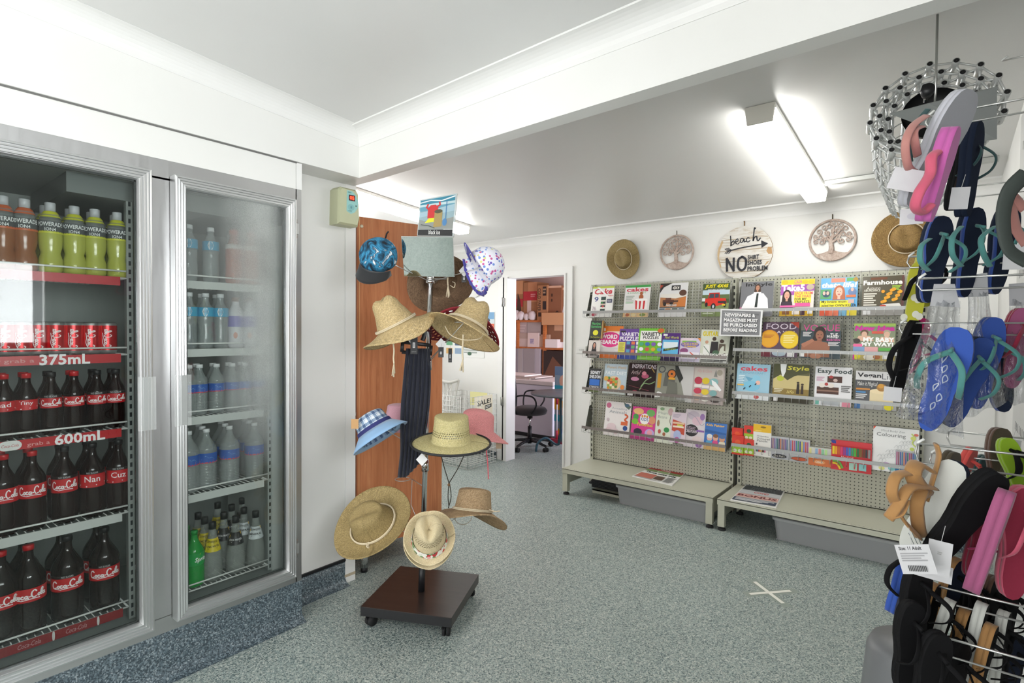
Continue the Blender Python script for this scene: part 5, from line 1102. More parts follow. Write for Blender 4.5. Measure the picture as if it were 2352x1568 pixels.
magz(0, 0, 1513, 1577, 650, 728, 'dcdcdc', [(P, [(0, 100), (0, 70), (14, 88), (44, 100)], '2c2826'), (P, [(0, 96), (0, 84), (12, 94)], 'a83c28'), (R_, 42, 78, 74, 93, '2a2a2c'), (T, 46, 81, 70, 90, '4X4', 'e8e4dc', .03), (R_, 4, 28, 96, 68, 'b0794e'), (P, [(4, 68), (96, 68), (96, 60), (60, 54), (4, 58)], 'e0dcd4'), (P, [(62, 30), (72, 52), (96, 58), (96, 30)], 'c8783a'), (E, 84, 70, 13, 9, '5a3a2c'), (R_, 14, 40, 54, 50, '5c3428'), (R_, 24, 50, 44, 56, '6a4434'), (E, 22, 38, 6, 6, '241c1a'), (E, 46, 38, 6, 6, '241c1a'), (R_, 52, 44, 70, 48, '3a2620'), (T, 28, 31, 66, 37, 'FRASER ISLAND', 'f0ece8', .01), (R_, 4, 27, 96, 29, '3a3634'), (R_, 4, 17, 24, 25, '4a5a6a'), (R_, 26, 17, 46, 25, 'a86a3a'), (R_, 50, 17, 70, 25, '3a4a3a'), (R_, 74, 17, 94, 25, '6a7a8a')], 'off-road magazine with a buggy on orange sand, third of the top left row', curl=0)
magz(0, 0, 1612, 1674, 651, 730, '4c5c3a', [(R_, 0, 58, 100, 80, 'b8cbd6'), (R_, 0, 52, 100, 66, '5a6a3e'), (R_, 0, 0, 100, 40, '7c8c58'), (T, 8, 84, 94, 97, 'JUST 4X45', 'e8d81c', .04, .15), (T, 20, 79, 84, 83, 'RESTORED & CAPABLE', 'e8e8e8', .01), (P, [(12, 36), (12, 54), (34, 56), (88, 54), (92, 40), (60, 32), (26, 32)], 'd22c1c'), (P, [(22, 54), (26, 72), (64, 72), (66, 56)], 'b8261a'), (P, [(26, 56), (29, 68), (44, 68), (44, 56)], '3a4450'), (P, [(48, 56), (48, 68), (61, 68), (62, 57)], '3a4450'), (R_, 0, 46, 12, 56, 'd8dcdc'), (E, 44, 30, 9, 10, '1c1c1e'), (E, 44, 30, 4, 5, 'c0c4c8'), (E, 18, 36, 5, 7, '1c1c1e'), (E, 86, 34, 5, 7, '1c1c1e'), (R_, 60, 40, 90, 46, '2a2c30'), (R_, 76, 32, 88, 37, 'e0c020'), (L, 6, 6, 60, 22, 3, 'd0d8c0')], 'four wheel drive magazine with a red vehicle, last of the top left row')
# --- top row, right bay
magz(1, 0, 1700, 1775, 647, 727, '77787c', [(T, 14, 84, 96, 97, 'InStyle', '2a2a2e', .03)]+person(52, 84, 9, '4a3428', 'b8856a', 'eceaec')+[(P, [(22, 58), (40, 66), (70, 66), (84, 50), (88, 18), (70, 14), (30, 14), (4, 22)], 'ecebee'), (P, [(50, 66), (56, 66), (54, 26), (46, 26)], '26302e'), (P, [(40, 14), (70, 14), (66, 20), (44, 20)], 'b8705c'), (R_, 0, 8, 6, 26, 'd86aa0')], 'fashion magazine with a woman in a white jacket, first of the top right row')
magz(1, 0, 1792, 1869, 642, 727, 'e4dcd6', [(R_, 0, 86, 100, 100, 'e0cc30'), (E, 12, 93, 10, 6, 'd0b820'), (E, 32, 93, 9, 5, 'd8c428'), (E, 72, 93, 9, 5, 'd0b820'), (E, 90, 93, 9, 5, 'd0b820'), (T, 40, 89, 62, 98, 'CASH', 'd8648a', .02), (R_, 0, 58, 42, 86, 'a858b0'), (R_, 42, 68, 100, 86, '9a4ca8'), (T, 2, 68, 72, 86, 'Take5', 'f4f0f4', .05), (E, 88, 78, 11, 8, 'b8a894'), (R_, 42, 36, 92, 66, 'e8e04c'), (T, 44, 58, 96, 66, 'BACK FROM', 'e05a5a', .02), (T, 44, 50, 92, 57, 'THE DEAD', 'e05a5a', .02), (T, 44, 43, 80, 49, 'FOR MY', '4a4430', .02), (T, 44, 36, 88, 42, 'TRIPLETS', '4a4430', .02)]+person(20, 60, 13, '2c2020', 'd8a48c', '3a2c3a')+[(R_, 0, 24, 46, 29, 'e868a8'), (R_, 46, 26, 90, 35, 'e85a9a'), (R_, 0, 0, 100, 20, 'c8a020'), (R_, 8, 4, 30, 16, '8a5a30'), (R_, 38, 4, 60, 18, 'e8e0d8'), (R_, 62, 2, 76, 18, '4a2a3a'), (R_, 84, 6, 98, 18, 'e8e8e8')], 'magazine reading Take5 with a smiling dark-haired woman')
magz(1, 0, 1884, 1969, 638, 727, '5ba4d6', [(R_, 28, 88, 66, 99, 'e08870'), (R_, 70, 90, 92, 99, '68a860'), (T, 2, 74, 98, 88, 'thats life!', 'eef2f6', .05, .15), (E, 94, 94, 7, 6, 'a88a3c'), (R_, 0, 44, 30, 70, '5aa06a'), (E, 16, 58, 11, 9, '304a60'), (E, 10, 60, 4, 5, 'd8b8a8'), (E, 20, 60, 4, 5, 'd8b8a8')]+person(51, 66, 15, 'b86a48', 'e4b8a4', '4a90c8')+[(E, 86, 62, 11, 10, '6a7fa8'), (E, 86, 68, 4, 5, 'd8b0a0'), (R_, 70, 48, 96, 54, 'e07848'), (R_, 0, 20, 84, 40, 'e6dc2e'), (T, 4, 32, 72, 40, 'My brave mum', '24242a', .02), (T, 4, 22, 98, 30, 'jailed her OWN KILLER', '24242a', .02), (R_, 76, 32, 92, 42, 'c8a8a0'), (R_, 0, 0, 26, 14, 'd85a3c'), (R_, 26, 0, 52, 14, 'e0785a'), (R_, 54, 0, 72, 14, '78b0d0'), (R_, 74, 0, 100, 14, 'e0cc40')], "blue weekly magazine with a red-haired woman above a yellow band")
magz(1, 0, 1980, 2076, 634, 727, '514a38', [(R_, 94, 20, 100, 100, '5c3430'), (R_, 20, 91, 60, 97, '6a3a1c'), (T, 2, 78, 96, 90, 'Farmhouse', 'ece8e0', .04), (T, 10, 66, 44, 74, 'Autumn', 'd8d4c8', .0, .2), (T, 4, 61, 44, 67, 'ABUNDANCE', 'd8d4c8', .02), (L, 4, 24, 36, 58, 6, 'dcd8cc'), (L, 72, 62, 94, 76, 4, 'a8d040'), (E, 70, 48, 26, 16, '4a4a28')]+[(E, 50+(i*13) % 44, 34+(i*19) % 33, 4.6, 3.9, ('e0a01c', 'd8941a')[i % 2]) for i in range(20)]+[(P, [(40, 20), (50, 28), (90, 30), (98, 18), (96, 8), (44, 8)], 'd4d2cc'), (R_, 0, 0, 100, 14, '9a9894'), (R_, 4, 2, 22, 12, 'e0e0e0'), (E, 52, 22, 8, 5, 'b8402c')], 'country home magazine with yellow flowers, last of the top right row')
# --- second row, left bay
def novel(u0, u1, vt, vb, base, cmds, lab, k=0, j=1):
    o = magz(k, 9 if False else j, u0, u1, vt, vb, base, cmds, lab, 'book', 'paperback_book', .012, -.012); return o
o = novel(1374, 1386, 742, 822, 'c29a62', [(L, 10, 5, 90, 95, 20, 'b08a54')], 'tan edge of thick puzzle books behind the leftmost paperbacks of the second row'); 
o = magz(0, 1, 1352, 1378, 781, 822, 'dcd4cc', person(50, 74, 16, '1c1416', 'c89078', '201c20')+[(R_, 0, 0, 100, 18, '2a2628'), (L, 6, 2, 94, 14, 2, 'd8d0c8')], 'paperback with a long-haired woman on its cover, leftmost of the second row', 'book', 'paperback_book', .03, .016)
a = on(1352, 760, 1, YB+.02).x; c = on(1378, 760, 1, YB+.02).x; z0 = on(1365, 777, 1, YB+.02).z; z1 = on(1365, 735, 1, YB+.02).z
b = MB(); b.box(0, c-a, 0, .02, 0, z1-z0, '2e3430'); b.box(c-a, c-a+.012, .001, .02, 0, z1-z0, 'b8945c'); b.art([(T, 12, 76, 88, 92, 'Martina', '4fae62', .02), (T, 8, 58, 96, 74, 'Navratilova', '4fae62', .02), (E, 52, 32, 24, 15, 'e0dc2c'), (T, 12, 3, 92, 12, 'The Total Zone', 'c8c83a', 0)], c-a, z1-z0, lambda x, z, h: (x, -h, z)); tag(b.build('paperback_book', loc=(a, YB+.03, z0), rot=(-TILT, 0, 0)), 'dark green paperback with a yellow ball, at the left end above the woman cover', 'book')
magz(0, 1, 1375, 1428, 749, 823, 'e8e2de', [(R_, 0, 80, 100, 100, 'e07a20'), (T, 10, 84, 24, 94, '3', 'f0f0f0', .03), (R_, 30, 80, 100, 84, 'f0d8c0'), (E, 48, 58, 46, 24, 'd8287e'), (T, 8, 60, 78, 74, 'WORD', 'f4f0f4', .04), (T, 4, 44, 86, 57, 'SEARCH', 'f4f0f4', .04), (L, 6, 18, 96, 34, 5, 'c8c8c8'), (R_, 0, 0, 100, 16, 'd8702a')], 'orange and pink word search book in the second left row', 'puzzle book', 'puzzle_book', .008, .001)
magz(0, 1, 1420, 1470, 755, 827, '6a4a9c', [(R_, 4, 88, 28, 94, '2a2030'), (T, 10, 76, 96, 88, 'VARIETY', 'f0ecf4', .03), (T, 4, 60, 98, 74, 'PUZZLES', 'f0ecf4', .04), (R_, 0, 22, 32, 56, 'd8d458'), (L, 4, 26, 28, 52, 6, 'a8a048')]+[(R_, 38+22*(i % 3), 22+13*(i//3), 54+22*(i % 3), 32+13*(i//3), ('58a0c0', 'e0784a', 'e8e8e8', '30405a', '70b068', 'd8d0e0')[i % 6]) for i in range(9)]+[(R_, 0, 0, 100, 14, '3a50a0'), (E, 12, 8, 9, 6, '2a3a90')], 'purple variety puzzles book in the second left row', 'puzzle book', 'puzzle_book', .006, .002)
magz(0, 1, 1465, 1523, 754, 829, '78c03c', [(P, [(6, 92), (70, 92), (90, 80), (90, 60), (6, 60)], 'f0f0ec'), (T, 10, 76, 88, 88, 'VARIETY', '202422', .03), (T, 18, 66, 80, 75, 'PUZZLES', '202422', .03), (R_, 20, 62, 76, 63, 'b85a9a'), (E, 86, 93, 13, 7, 'd86a30')]+[(E, 14+24*(i % 4), 18+16*(i//4), 9, 6, ('58a0c8', 'c85a4a', '7a5ab0', '48a878', 'd8a83a', 'e8e8f0', '3a6ab8')[i*3 % 7]) for i in range(12)]+[(L, 4, 2, 96, 10, 2, 'a8d878')], 'bright green variety puzzles book in the second left row', 'puzzle book', 'puzzle_book', .006, .006)
magz(0, 1, 1518, 1561, 765, 830, '54307a', [(R_, 8, 90, 30, 97, 'e8e8e8'), (T, 16, 80, 92, 89, 'Find Words', 'c8d050', .01, .1), (R_, 6, 24, 92, 76, '5fb4e0'), (R_, 12, 46, 88, 68, 'dce8ee'), (P, [(14, 34), (92, 44), (92, 52), (14, 42)], '2a3a2a'), (T, 22, 39, 80, 46, 'large print', 'c8d850', .0), (R_, 0, 0, 100, 12, '2a1a40')], 'purple and blue word puzzle book, fifth of the second left row', 'puzzle book', 'puzzle_book', .008, .008)
magz(0, 1, 1560, 1608, 776, 832, 'cfc8dc', [(P, [(20, 100), (70, 100), (50, 84), (0, 84), (0, 92)], 'e0cfd8'), (R_, 12, 78, 80, 88, '8abf4a'), (E, 50, 72, 44, 13, '7468b0'), (T, 14, 70, 88, 80, 'CIRCLE A WORD', 'e8c23a', .02), (T, 24, 60, 82, 68, 'SUMMER', 'e8c23a', .02), (E, 24, 46, 20, 11, '8a4a78'), (R_, 10, 14, 96, 40, 'e8e4ec'), (P, [(50, 40), (58, 40), (90, 16), (84, 14)], 'd86a5a'), (L, 8, 2, 92, 12, 3, 'b0a8b8'), (P, [(84, 100), (100, 100), (100, 84)], 'e08a3c')], 'pale purple circle-a-word puzzle book in the second left row', 'puzzle book', 'puzzle_book', .007, .004)
magz(0, 1, 1608, 1674, 757, 838, 'd4d8c8', [(T, 6, 80, 60, 95, 'GUITAR', 'dcc81c', .05), (R_, 0, 0, 100, 20, 'd0d2cc'), (E, 22, 62, 6, 5, 'c89a80'), (P, [(10, 24), (12, 54), (32, 54), (36, 24)], 'e8e8e4'), (S_ if False else 'S', [(12, 50), (34, 28)], 2, '3a6a4a'), (E, 48, 72, 7, 6, '4a3a30'), (P, [(34, 18), (38, 64), (62, 64), (64, 18)], '2c2a2a'), (E, 74, 66, 7, 6, '54443a'), (P, [(62, 18), (66, 58), (86, 58), (90, 18)], '6a5e50'), (E, 56, 30, 12, 8, '4a6a50'), (T, 2, 18, 98, 28, 'FOO FIGHTERS', 'f4f4f0', .04), (L, 4, 2, 96, 10, 2, '2a2a2a')], 'guitar magazine with a band, its corner curled over, last of the second left row', curl=.55)
# --- second row, right bay
magz(1, 1, 1750, 1833, 740, 826, '5a4658', [(T, 10, 80, 94, 96, 'FOOD', 'e0d6e0', .0), (T, 10, 68, 94, 75, 'T R A V E L', 'e0d6e0', .02), (P, [(76, 100), (100, 100), (100, 82)], 'b8402c'), (E, 20, 52, 28, 26, 'd8901c'), (E, 20, 52, 25, 23, 'e0a428'), (E, 76, 50, 26, 26, 'c8a018'), (E, 76, 50, 24, 24, 'e4c428'), (L, 60, 40, 92, 64, 5, 'f0e0a0'), (L, 4, 54, 34, 64, 3, 'b8682c'), (R_, 0, 0, 28, 18, '6a2030'), (E, 50, 12, 20, 10, 'a8b8c4'), (R_, 72, 2, 92, 18, 'd8d8d8')], 'food magazine with two yellow tarts in the second right row')
magz(1, 1, 1838, 1931, 743, 832, '3c4a50', [(R_, 0, 80, 100, 100, '6a6e60'), (T, 6, 78, 96, 97, 'VOGUE', 'd84a94', .0), (E, 48, 72, 15, 20, '2a1c1a'), (P, [(34, 72), (60, 72), (66, 50), (30, 50)], '2a1c1a'), (R_, 42, 44, 54, 62, '8a5844'), (E, 48, 66, 10, 14, '9a6650'), (E, 44, 68, 2, 1, '201412'), (E, 52, 68, 2, 1, '201412'), (E, 48, 59, 3.5, 1.6, '7a2c30'), (P, [(2, 4), (4, 40), (20, 50), (44, 50), (66, 46), (74, 36), (74, 4)], '96624a'), (P, [(2, 40), (30, 56), (36, 50), (10, 30)], 'a87058'), (E, 40, 6, 14, 8, 'b07a60'), (T, 74, 58, 92, 72, 'THE', 'e8e8e8', .02), (T, 66, 60, 96, 66, 'BEAUTY', 'e8e8e8', .02), (T, 66, 50, 98, 56, 'REBORN', 'd060a0', .02), (L, 70, 36, 98, 48, 4, 'd8d8d8'), (L, 6, 62, 28, 76, 4, 'e0e0e0'), (R_, 0, 4, 12, 16, 'e8e8e8')], 'fashion magazine with a bare-shouldered woman and pink title')
magz(1, 1, 1960, 2056, 743, 835, '8a9478', [(R_, 0, 92, 100, 100, 'a8c860'), (T, 2, 80, 98, 94, 'New Idea', 'd428a0', .06, .1), (E, 26, 74, 10, 9, '6a5040'), (E, 26, 70, 7, 8, 'dcb49c'), (P, [(6, 52), (12, 66), (40, 66), (50, 52)], 'd8b098'), (E, 80, 76, 9, 7, 'b0a890'), (E, 80, 70, 7, 8, 'dcb49c'), (P, [(62, 50), (66, 64), (96, 62), (98, 50)], 'd8b098'), (R_, 44, 72, 72, 79, 'd85a48'), (T, 24, 50, 98, 62, 'MY BABY', 'f6f6f4', .05), (T, 20, 38, 96, 49, 'MY WAY!', 'f6f6f4', .05), (E, 8, 52, 9, 7, '3a3430'), (R_, 0, 36, 22, 44, 'e86a9a'), (R_, 0, 22, 28, 36, '7a98c0'), (R_, 28, 22, 60, 36, 'd8a0a0'), (R_, 62, 26, 96, 34, '58a848'), (R_, 0, 0, 100, 20, 'b0a060'), (E, 10, 10, 9, 8, 'd8d030'), (E, 40, 8, 14, 8, 'd8d4c8'), (E, 58, 9, 9, 6, 'a8683c'), (R_, 72, 4, 96, 14, 'e8e8e8'), (R_, 0, 0, 4, 22, 'd03c98')], 'weekly magazine with pink title and two people, last of the second right row')
# --- third row, left bay
magz(0, 2, 1353, 1379, 846, 900, '242a3a', [(R_, 0, 70, 100, 100, '20201f'), (T, 6, 76, 94, 90, 'SIDNEY', 'e4e8ec', .03), (T, 2, 58, 98, 72, 'SHELDON', 'e4e8ec', .03), (R_, 6, 28, 94, 54, '2a6ac0'), (T, 8, 12, 92, 26, 'IF TOMORROW', 'd8d8d8', .01), (R_, 0, 0, 100, 10, '6a7a4a')], 'blue and black paperback, leftmost of the third row', 'book', 'paperback_book', .03, .012)
magz(0, 2, 1386, 1438, 836, 905, 'b8cad4', [(T, 10, 82, 96, 94, "Women's Weekly", 'c89a48', .0, .1), (T, 6, 64, 98, 76, 'FAST DIET', 'e8eef0', .02), (E, 46, 36, 32, 24, 'e0c8a0')]+[(E, 24+(i*11) % 44, 20+(i*19) % 34, 6, 5, ('d88a28', '5a8a38', 'c84a2c', 'e8e0c0', '8aa848')[i % 5]) for i in range(20)]+[(E, 12, 50, 10, 8, 'd8a848'), (E, 86, 24, 9, 8, 'd8843a'), (R_, 0, 0, 100, 12, 'c8d0cc')], 'diet magazine with a salad on its cover in the third left row')
magz(0, 2, 1441, 1505, 834, 912, '221c20', [(T, 12, 84, 98, 97, 'INSPIRATIONS', 'dcd4dc', .01), (T, 10, 66, 44, 78, 'Artful', 'b8a8a8', 0, .3), ('S', [(22, 50), (60, 90)], 1.2, '8a4450'), ('S', [(6, 32), (80, 20)], 1.2, '8a4450'), ('S', sm([(46, 20), (60, 40), (80, 40), (98, 48)]), 3, '7a9a68'), ('S', sm([(50, 30), (66, 50), (84, 60)]), 3, '8aa878'), (E, 26, 52, 15, 6, 'b87a98'), (E, 62, 62, 13, 7, 'a84a68'), (E, 58, 70, 8, 6, 'c87a8a'), ('S', [(80, 90), (94, 74)], 3, 'a88a50'), (R_, 4, 2, 24, 9, 'd8d8d8'), (E, 30, 14, 10, 5, '8a3a4a')], 'black embroidery magazine with pink tulips in the third left row')
magz(0, 2, 1506, 1590, 840, 921, 'c9c9c7', [(P, [(0, 100), (56, 100), (84, 0), (0, 0)], '8a8c80'), (E, 14, 88, 10, 10, '4a4e50'), (E, 14, 88, 7, 7, '8a8c80'), (R_, 4, 34, 14, 76, 'c8901c'), (P, [(20, 40), (24, 80), (50, 80), (54, 40)], '5c5e58'), (E, 42, 76, 13, 14, '2c2826'), (E, 42, 76, 10, 11, 'd0742a'), (E, 42, 76, 3, 3, '2c2826'), (R_, 34, 60, 52, 66, 'e0a428'), (P, [(50, 100), (58, 100), (74, 66), (66, 52), (52, 80)], '262a26'), (P, [(30, 10), (34, 56), (58, 52), (62, 10)], '6c6e64'), (P, [(0, 14), (8, 24), (20, 20), (14, 8), (0, 6)], 'e8e8e6'), (L, 60, 4, 90, 10, 2, 'b0b0b0')], 'grey magazine with a patterned doorway and orange wheel in the third left row')
magz(0, 2, 1590, 1662, 843, 929, 'b8aca8', [(R_, 4, 68, 96, 96, 'c8c0b8'), (T, 12, 82, 58, 93, 'Ally & Clara', 'd0a0a0', .0, .2), (E, 84, 86, 9, 8, 'a8a090'), (P, [(66, 74), (72, 94), (78, 74)], '8a8a84'), (E, 18, 62, 13, 10, 'b8364e'), (R_, 6, 44, 30, 52, 'e8e0dc'), (E, 18, 34, 13, 8, 'c03c54'), (E, 42, 62, 12, 9, 'd8c02c'), (R_, 31, 42, 54, 50, 'e8e0dc'), (E, 42, 32, 12, 8, 'dcc43a'), (E, 68, 60, 14, 10, '88b8b8'), (R_, 56, 38, 82, 48, 'e4e4e0'), (E, 68, 30, 12, 8, '7aa8a8'), (E, 18, 16, 13, 8, 'd8b8a0'), (E, 44, 14, 13, 8, 'e4e0d8'), (E, 76, 14, 18, 9, '4c4440'), (P, [(60, 66), (74, 60), (94, 40), (88, 36), (64, 52)], 'eef0f0')], 'plastic wrapped craft kit with balls of wool at the right of the third left row', 'craft kit', 'craft_kit', .02)
# --- third row, right bay
magz(1, 2, 1691, 1767, 836, 925, '9ac4d8', [(T, 10, 80, 92, 94, 'cakes', 'd0485a', .03), (T, 8, 72, 88, 78, '& SUGARCRAFT', '78aec8', .01), (E, 60, 58, 13, 11, '8cc8e0'), (P, [(26, 64), (40, 48), (50, 60)], '6aa8c8'), (E, 46, 38, 26, 14, '7cc0dc'), (E, 66, 48, 7, 6, 'e8b8a8'), (E, 40, 16, 40, 6, '26323c'), (E, 40, 18, 36, 5, 'c8dce4')]+[(E, 24+(i*17) % 50, 28+(i*7) % 20, 1.6, 1.4, '203040') for i in range(14)]+[(L, 6, 44, 26, 68, 5, 'd0e4ec'), (R_, 4, 38, 24, 42, 'e0b860'), (R_, 0, 0, 100, 12, 'e0e4e6'), (E, 64, 8, 8, 5, 'c85a5a')], 'pale blue cakes magazine with a sugar dragon, first of the third right row')
magz(1, 2, 1775, 1858, 837, 931, '5c5a30', [(R_, 0, 36, 100, 72, 'c8b880'), (P, [(0, 100), (100, 100), (100, 80), (60, 70), (40, 58), (20, 72), (0, 60)], '4a4c2c'), (T, 38, 82, 98, 96, 'Style', 'd8d048', .02, .1), (P, [(18, 100), (36, 100), (34, 80), (26, 62), (20, 84)], 'e8ecea'), (E, 20, 62, 10, 7, 'b8c040'), (R_, 0, 14, 100, 36, '8a7438'), (P, [(66, 24), (67, 50), (74, 50), (75, 24)], '2a2018'), (E, 70, 53, 4, 2.5, '2a2018'), (P, [(78, 24), (79, 46), (85, 46), (86, 24)], '3a2c20'), (E, 82, 49, 4, 2.5, '3a2c20'), (T, 40, 24, 60, 32, 'life', 'd8c878', 0, .2), (L, 4, 24, 30, 36, 3, 'd8d0b0'), (R_, 0, 0, 100, 14, '34301c'), (R_, 4, 2, 16, 12, 'e0e0e0')], 'farm lifestyle magazine with two figures against a pale sky')
magz(1, 2, 1871, 1956, 843, 939, 'dcdcde', [(T, 6, 80, 98, 95, 'Easy Food', '3c4a48', .03), (R_, 34, 60, 74, 76, '4a2c24'), (E, 44, 74, 6, 4, 'a83a3a'), (E, 56, 66, 6, 4, 'c8b0a8'), (R_, 6, 30, 66, 48, '4c3026'), (R_, 6, 36, 66, 40, '8a6a5a'), (E, 20, 52, 9, 6, 'e0d8d0'), (E, 44, 52, 9, 6, 'e0d8d0'), (E, 32, 55, 5, 4, 'b04040'), (L, 4, 62, 26, 74, 4, 'd0a0b8'), (L, 72, 36, 98, 54, 4, '6a6a6a'), (R_, 4, 2, 14, 16, '70b8a8'), (R_, 20, 2, 70, 14, 'b0b4b8'), (R_, 76, 0, 98, 16, 'd8889a')], 'white recipe magazine with chocolate brownies in the third right row')
magz(1, 2, 1964, 2060, 853, 945, '34363a', [(R_, 0, 76, 100, 100, 'dcdcdc'), (T, 4, 80, 62, 95, 'Vegan', '24262a', .03), (T, 64, 80, 98, 95, 'Life', '5a5c60', -.005), (T, 4, 58, 54, 72, 'Make it Magical', 'e0e0dc', 0, .3), (R_, 2, 50, 36, 54, 'd08a3a'), (R_, 2, 42, 26, 46, '4a8ac0'), (L, 2, 26, 30, 40, 3, 'd8d8d8'), (R_, 36, 20, 92, 48, 'e0d0a8'), (E, 64, 48, 28, 7, 'ead8b0'), (E, 64, 58, 12, 10, 'a87a3c'), (E, 62, 62, 7, 6, 'd0983c'), (R_, 0, 0, 100, 14, 'a8a8a8'), (R_, 0, 0, 14, 14, '3c70a8'), (E, 82, 8, 11, 8, 'e0d420')], 'vegan food magazine with a cream cake, last of the third right row')
# --- fourth row, left bay
magz(0, 3, 1388, 1446, 923, 1004, 'e6e2e0', [(E, 12, 88, 10, 8, 'c86a8a'), (P, [(70, 100), (100, 90), (92, 80), (76, 88)], '5a6e60'), (E, 84, 92, 9, 5, '4a6a80'), (T, 24, 76, 86, 84, 'Amazing', 'b0b4b8', .0), (T, 16, 66, 86, 75, 'Animals', '98a0a4', .0), ('S', sm([(78, 66), (90, 60), (80, 50), (92, 44)]), 6, 'd05a30'), (R_, 66, 34, 92, 44, 'd8683a'), (E, 84, 26, 9, 7, '2a4a88'), (E, 30, 26, 18, 11, 'dcc8cc'), (E, 20, 16, 12, 8, 'd8c0c4'), (E, 48, 14, 12, 8, 'd8c4c8'), (E, 14, 46, 5, 5, 'c0b0b4')], 'white animal colouring book with an orange fox, first of the bottom left row', 'colouring book', 'colouring_book')
magz(0, 3, 1450, 1504, 935, 1014, 'd84a96', [(E, 26, 86, 22, 10, 'e8b878'), (E, 78, 84, 18, 11, '70b060'), (E, 16, 68, 12, 10, '4a9a4a'), (E, 14, 54, 14, 9, '78b83c'), (E, 86, 62, 14, 12, 'd8906a'), (E, 54, 64, 20, 17, 'f0ecec'), (T, 38, 58, 70, 68, 'KIDS', '4a6aa0', .02), (E, 44, 72, 4, 4, 'd88a2c'), (E, 54, 73, 4, 4, 'd88a2c'), (E, 64, 72, 4, 4, 'd88a2c'), (T, 26, 42, 90, 52, 'Favourites', 'e8d040', .02), (E, 30, 24, 18, 10, '2c2438'), (E, 80, 22, 20, 14, 'b8a8d8'), (E, 80, 24, 11, 9, 'e8a0b0'), (R_, 0, 0, 100, 8, 'a83878')], 'hot pink kids activity book in the bottom left row', 'colouring book', 'colouring_book')
magz(0, 3, 1505, 1547, 933, 1019, 'dde2d2', [(T, 10, 76, 80, 84, 'Magical', '9aa49a', 0), (T, 10, 66, 60, 74, 'Beans', '9aa49a', 0), (E, 76, 86, 14, 10, 'c8a8a8'), ('S', sm([(80, 78), (76, 60), (86, 48)]), 3, '6a5a50'), (E, 14, 52, 7, 9, 'a07a58'), (E, 62, 36, 15, 7, '2f8a4a'), (E, 24, 30, 8, 6, 'b8504a'), (E, 50, 24, 8, 5, 'a06040'), (E, 30, 92, 12, 4, '8aa880')], 'pale green magical colouring book in the bottom left row', 'colouring book', 'colouring_book')
magz(0, 3, 1541, 1575, 947, 1018, 'd8cad4', [(L, 8, 82, 60, 94, 3, 'a8a0b0'), (P, [(6, 40), (8, 76), (92, 66), (92, 28), (40, 34)], 'bc4a34'), (R_, 10, 62, 88, 68, 'e0c0a0'), (R_, 12, 50, 86, 56, 'e8dcc8'), (R_, 40, 56, 78, 61, 'c8c848'), (E, 46, 26, 26, 16, 'a8b4d8'), (E, 46, 10, 18, 10, 'b86aa0')], 'colouring book with a red double-decker bus in the bottom left row', 'colouring book', 'colouring_book', .004, .004)
magz(0, 3, 1572, 1618, 941, 1029, 'd6ced2', [(E, 40, 84, 30, 12, 'c0b4c0'), (E, 60, 70, 26, 12, 'd8b8c4'), (E, 84, 82, 12, 9, '9a78b0'), ('S', sm([(10, 90), (50, 80), (80, 60), (96, 66)]), 3, 'a8a0b0'), (E, 34, 44, 34, 16, '2a282c'), (T, 10, 46, 54, 54, 'ELEGANT', 'd0b8c8', .0), (T, 6, 38, 62, 45, 'CREATURES', 'e0d4dc', .02), (R_, 60, 42, 98, 47, '8a60a8'), (E, 66, 20, 26, 10, 'd8c8c8'), (E, 76, 8, 16, 7, '9068a0')], 'colouring book of elegant creatures with a black oval in the bottom left row', 'colouring book', 'colouring_book')
magz(0, 3, 1618, 1668, 971, 1037, '3a70b8', [(T, 6, 84, 88, 95, 'Kids Fishing', 'e8b83a', .03), (P, [(0, 74), (100, 66), (100, 60), (0, 62)], '2a5a98'), (E, 24, 44, 13, 12, 'd8b0a0'), (E, 24, 50, 13, 8, 'dcdcd8'), (E, 52, 46, 12, 12, 'd8a890'), (E, 52, 53, 12, 7, '7a5438'), (E, 82, 44, 13, 12, 'c89478'), (E, 82, 52, 14, 7, '4a6a9a'), (P, [(6, 20), (12, 34), (36, 34), (40, 20)], '58a0c8'), (P, [(36, 20), (42, 36), (62, 36), (66, 20)], 'd04c84'), (P, [(66, 20), (70, 34), (96, 34), (98, 20)], 'd8d0b8'), (R_, 0, 0, 100, 18, 'd0a868')], 'blue kids fishing book showing three faces at the right end of the bottom left row', 'book', 'activity_book', .012, .006)
# --- fourth row, right bay: stationery boxes
def carton(u0, u1, vt, vb, depth, base, cmds, lab, cat, nm, y=YB+.036, zfix=None, alpha=None):
    xa = on(u0, (vt+vb)/2, 1, y).x; xb = on(u1, (vt+vb)/2, 1, y).x; zb = on((u0+u1)/2, vb, 1, y).z; zt = on((u0+u1)/2, vt, 1, y).z; W = xb-xa; H = zt-zb
    b = MB(); b.box(0, W, 0, depth, 0, H, M(base, .35) if alpha is None else M(base, .1, alpha=alpha)); b.art(cmds, W, H, lambda x, z, h: (x, -h, z), eps=.0003); return tag(b.build(nm, loc=(xa, y, zb)), lab, cat)
clay = lambda s: [(R_, 0, 50, 100, 84, 'd83a2c'), (E, 50, 66, 24, 13, 'e05a30' if s else '2e5a30'), (R_, 0, 10, 100, 48, '9ac838'), (E, 26, 22, 18, 9, 'e0e4c8'), (E, 70, 22, 18, 9, 'e0e4c8'), (R_, 0, 0, 100, 8, 'c83a28')]
carton(1681, 1706, 983, 1020, .03, 'd0382c', clay(1), 'red and green clay box on top of the left stack in the bottom right row', 'box', 'craft_box', YB+.055)
carton(1681, 1708, 1000, 1044, .03, 'd0382c', clay(1), 'red and green clay box in front at the left end of the bottom right row', 'box', 'craft_box', YB+.02)
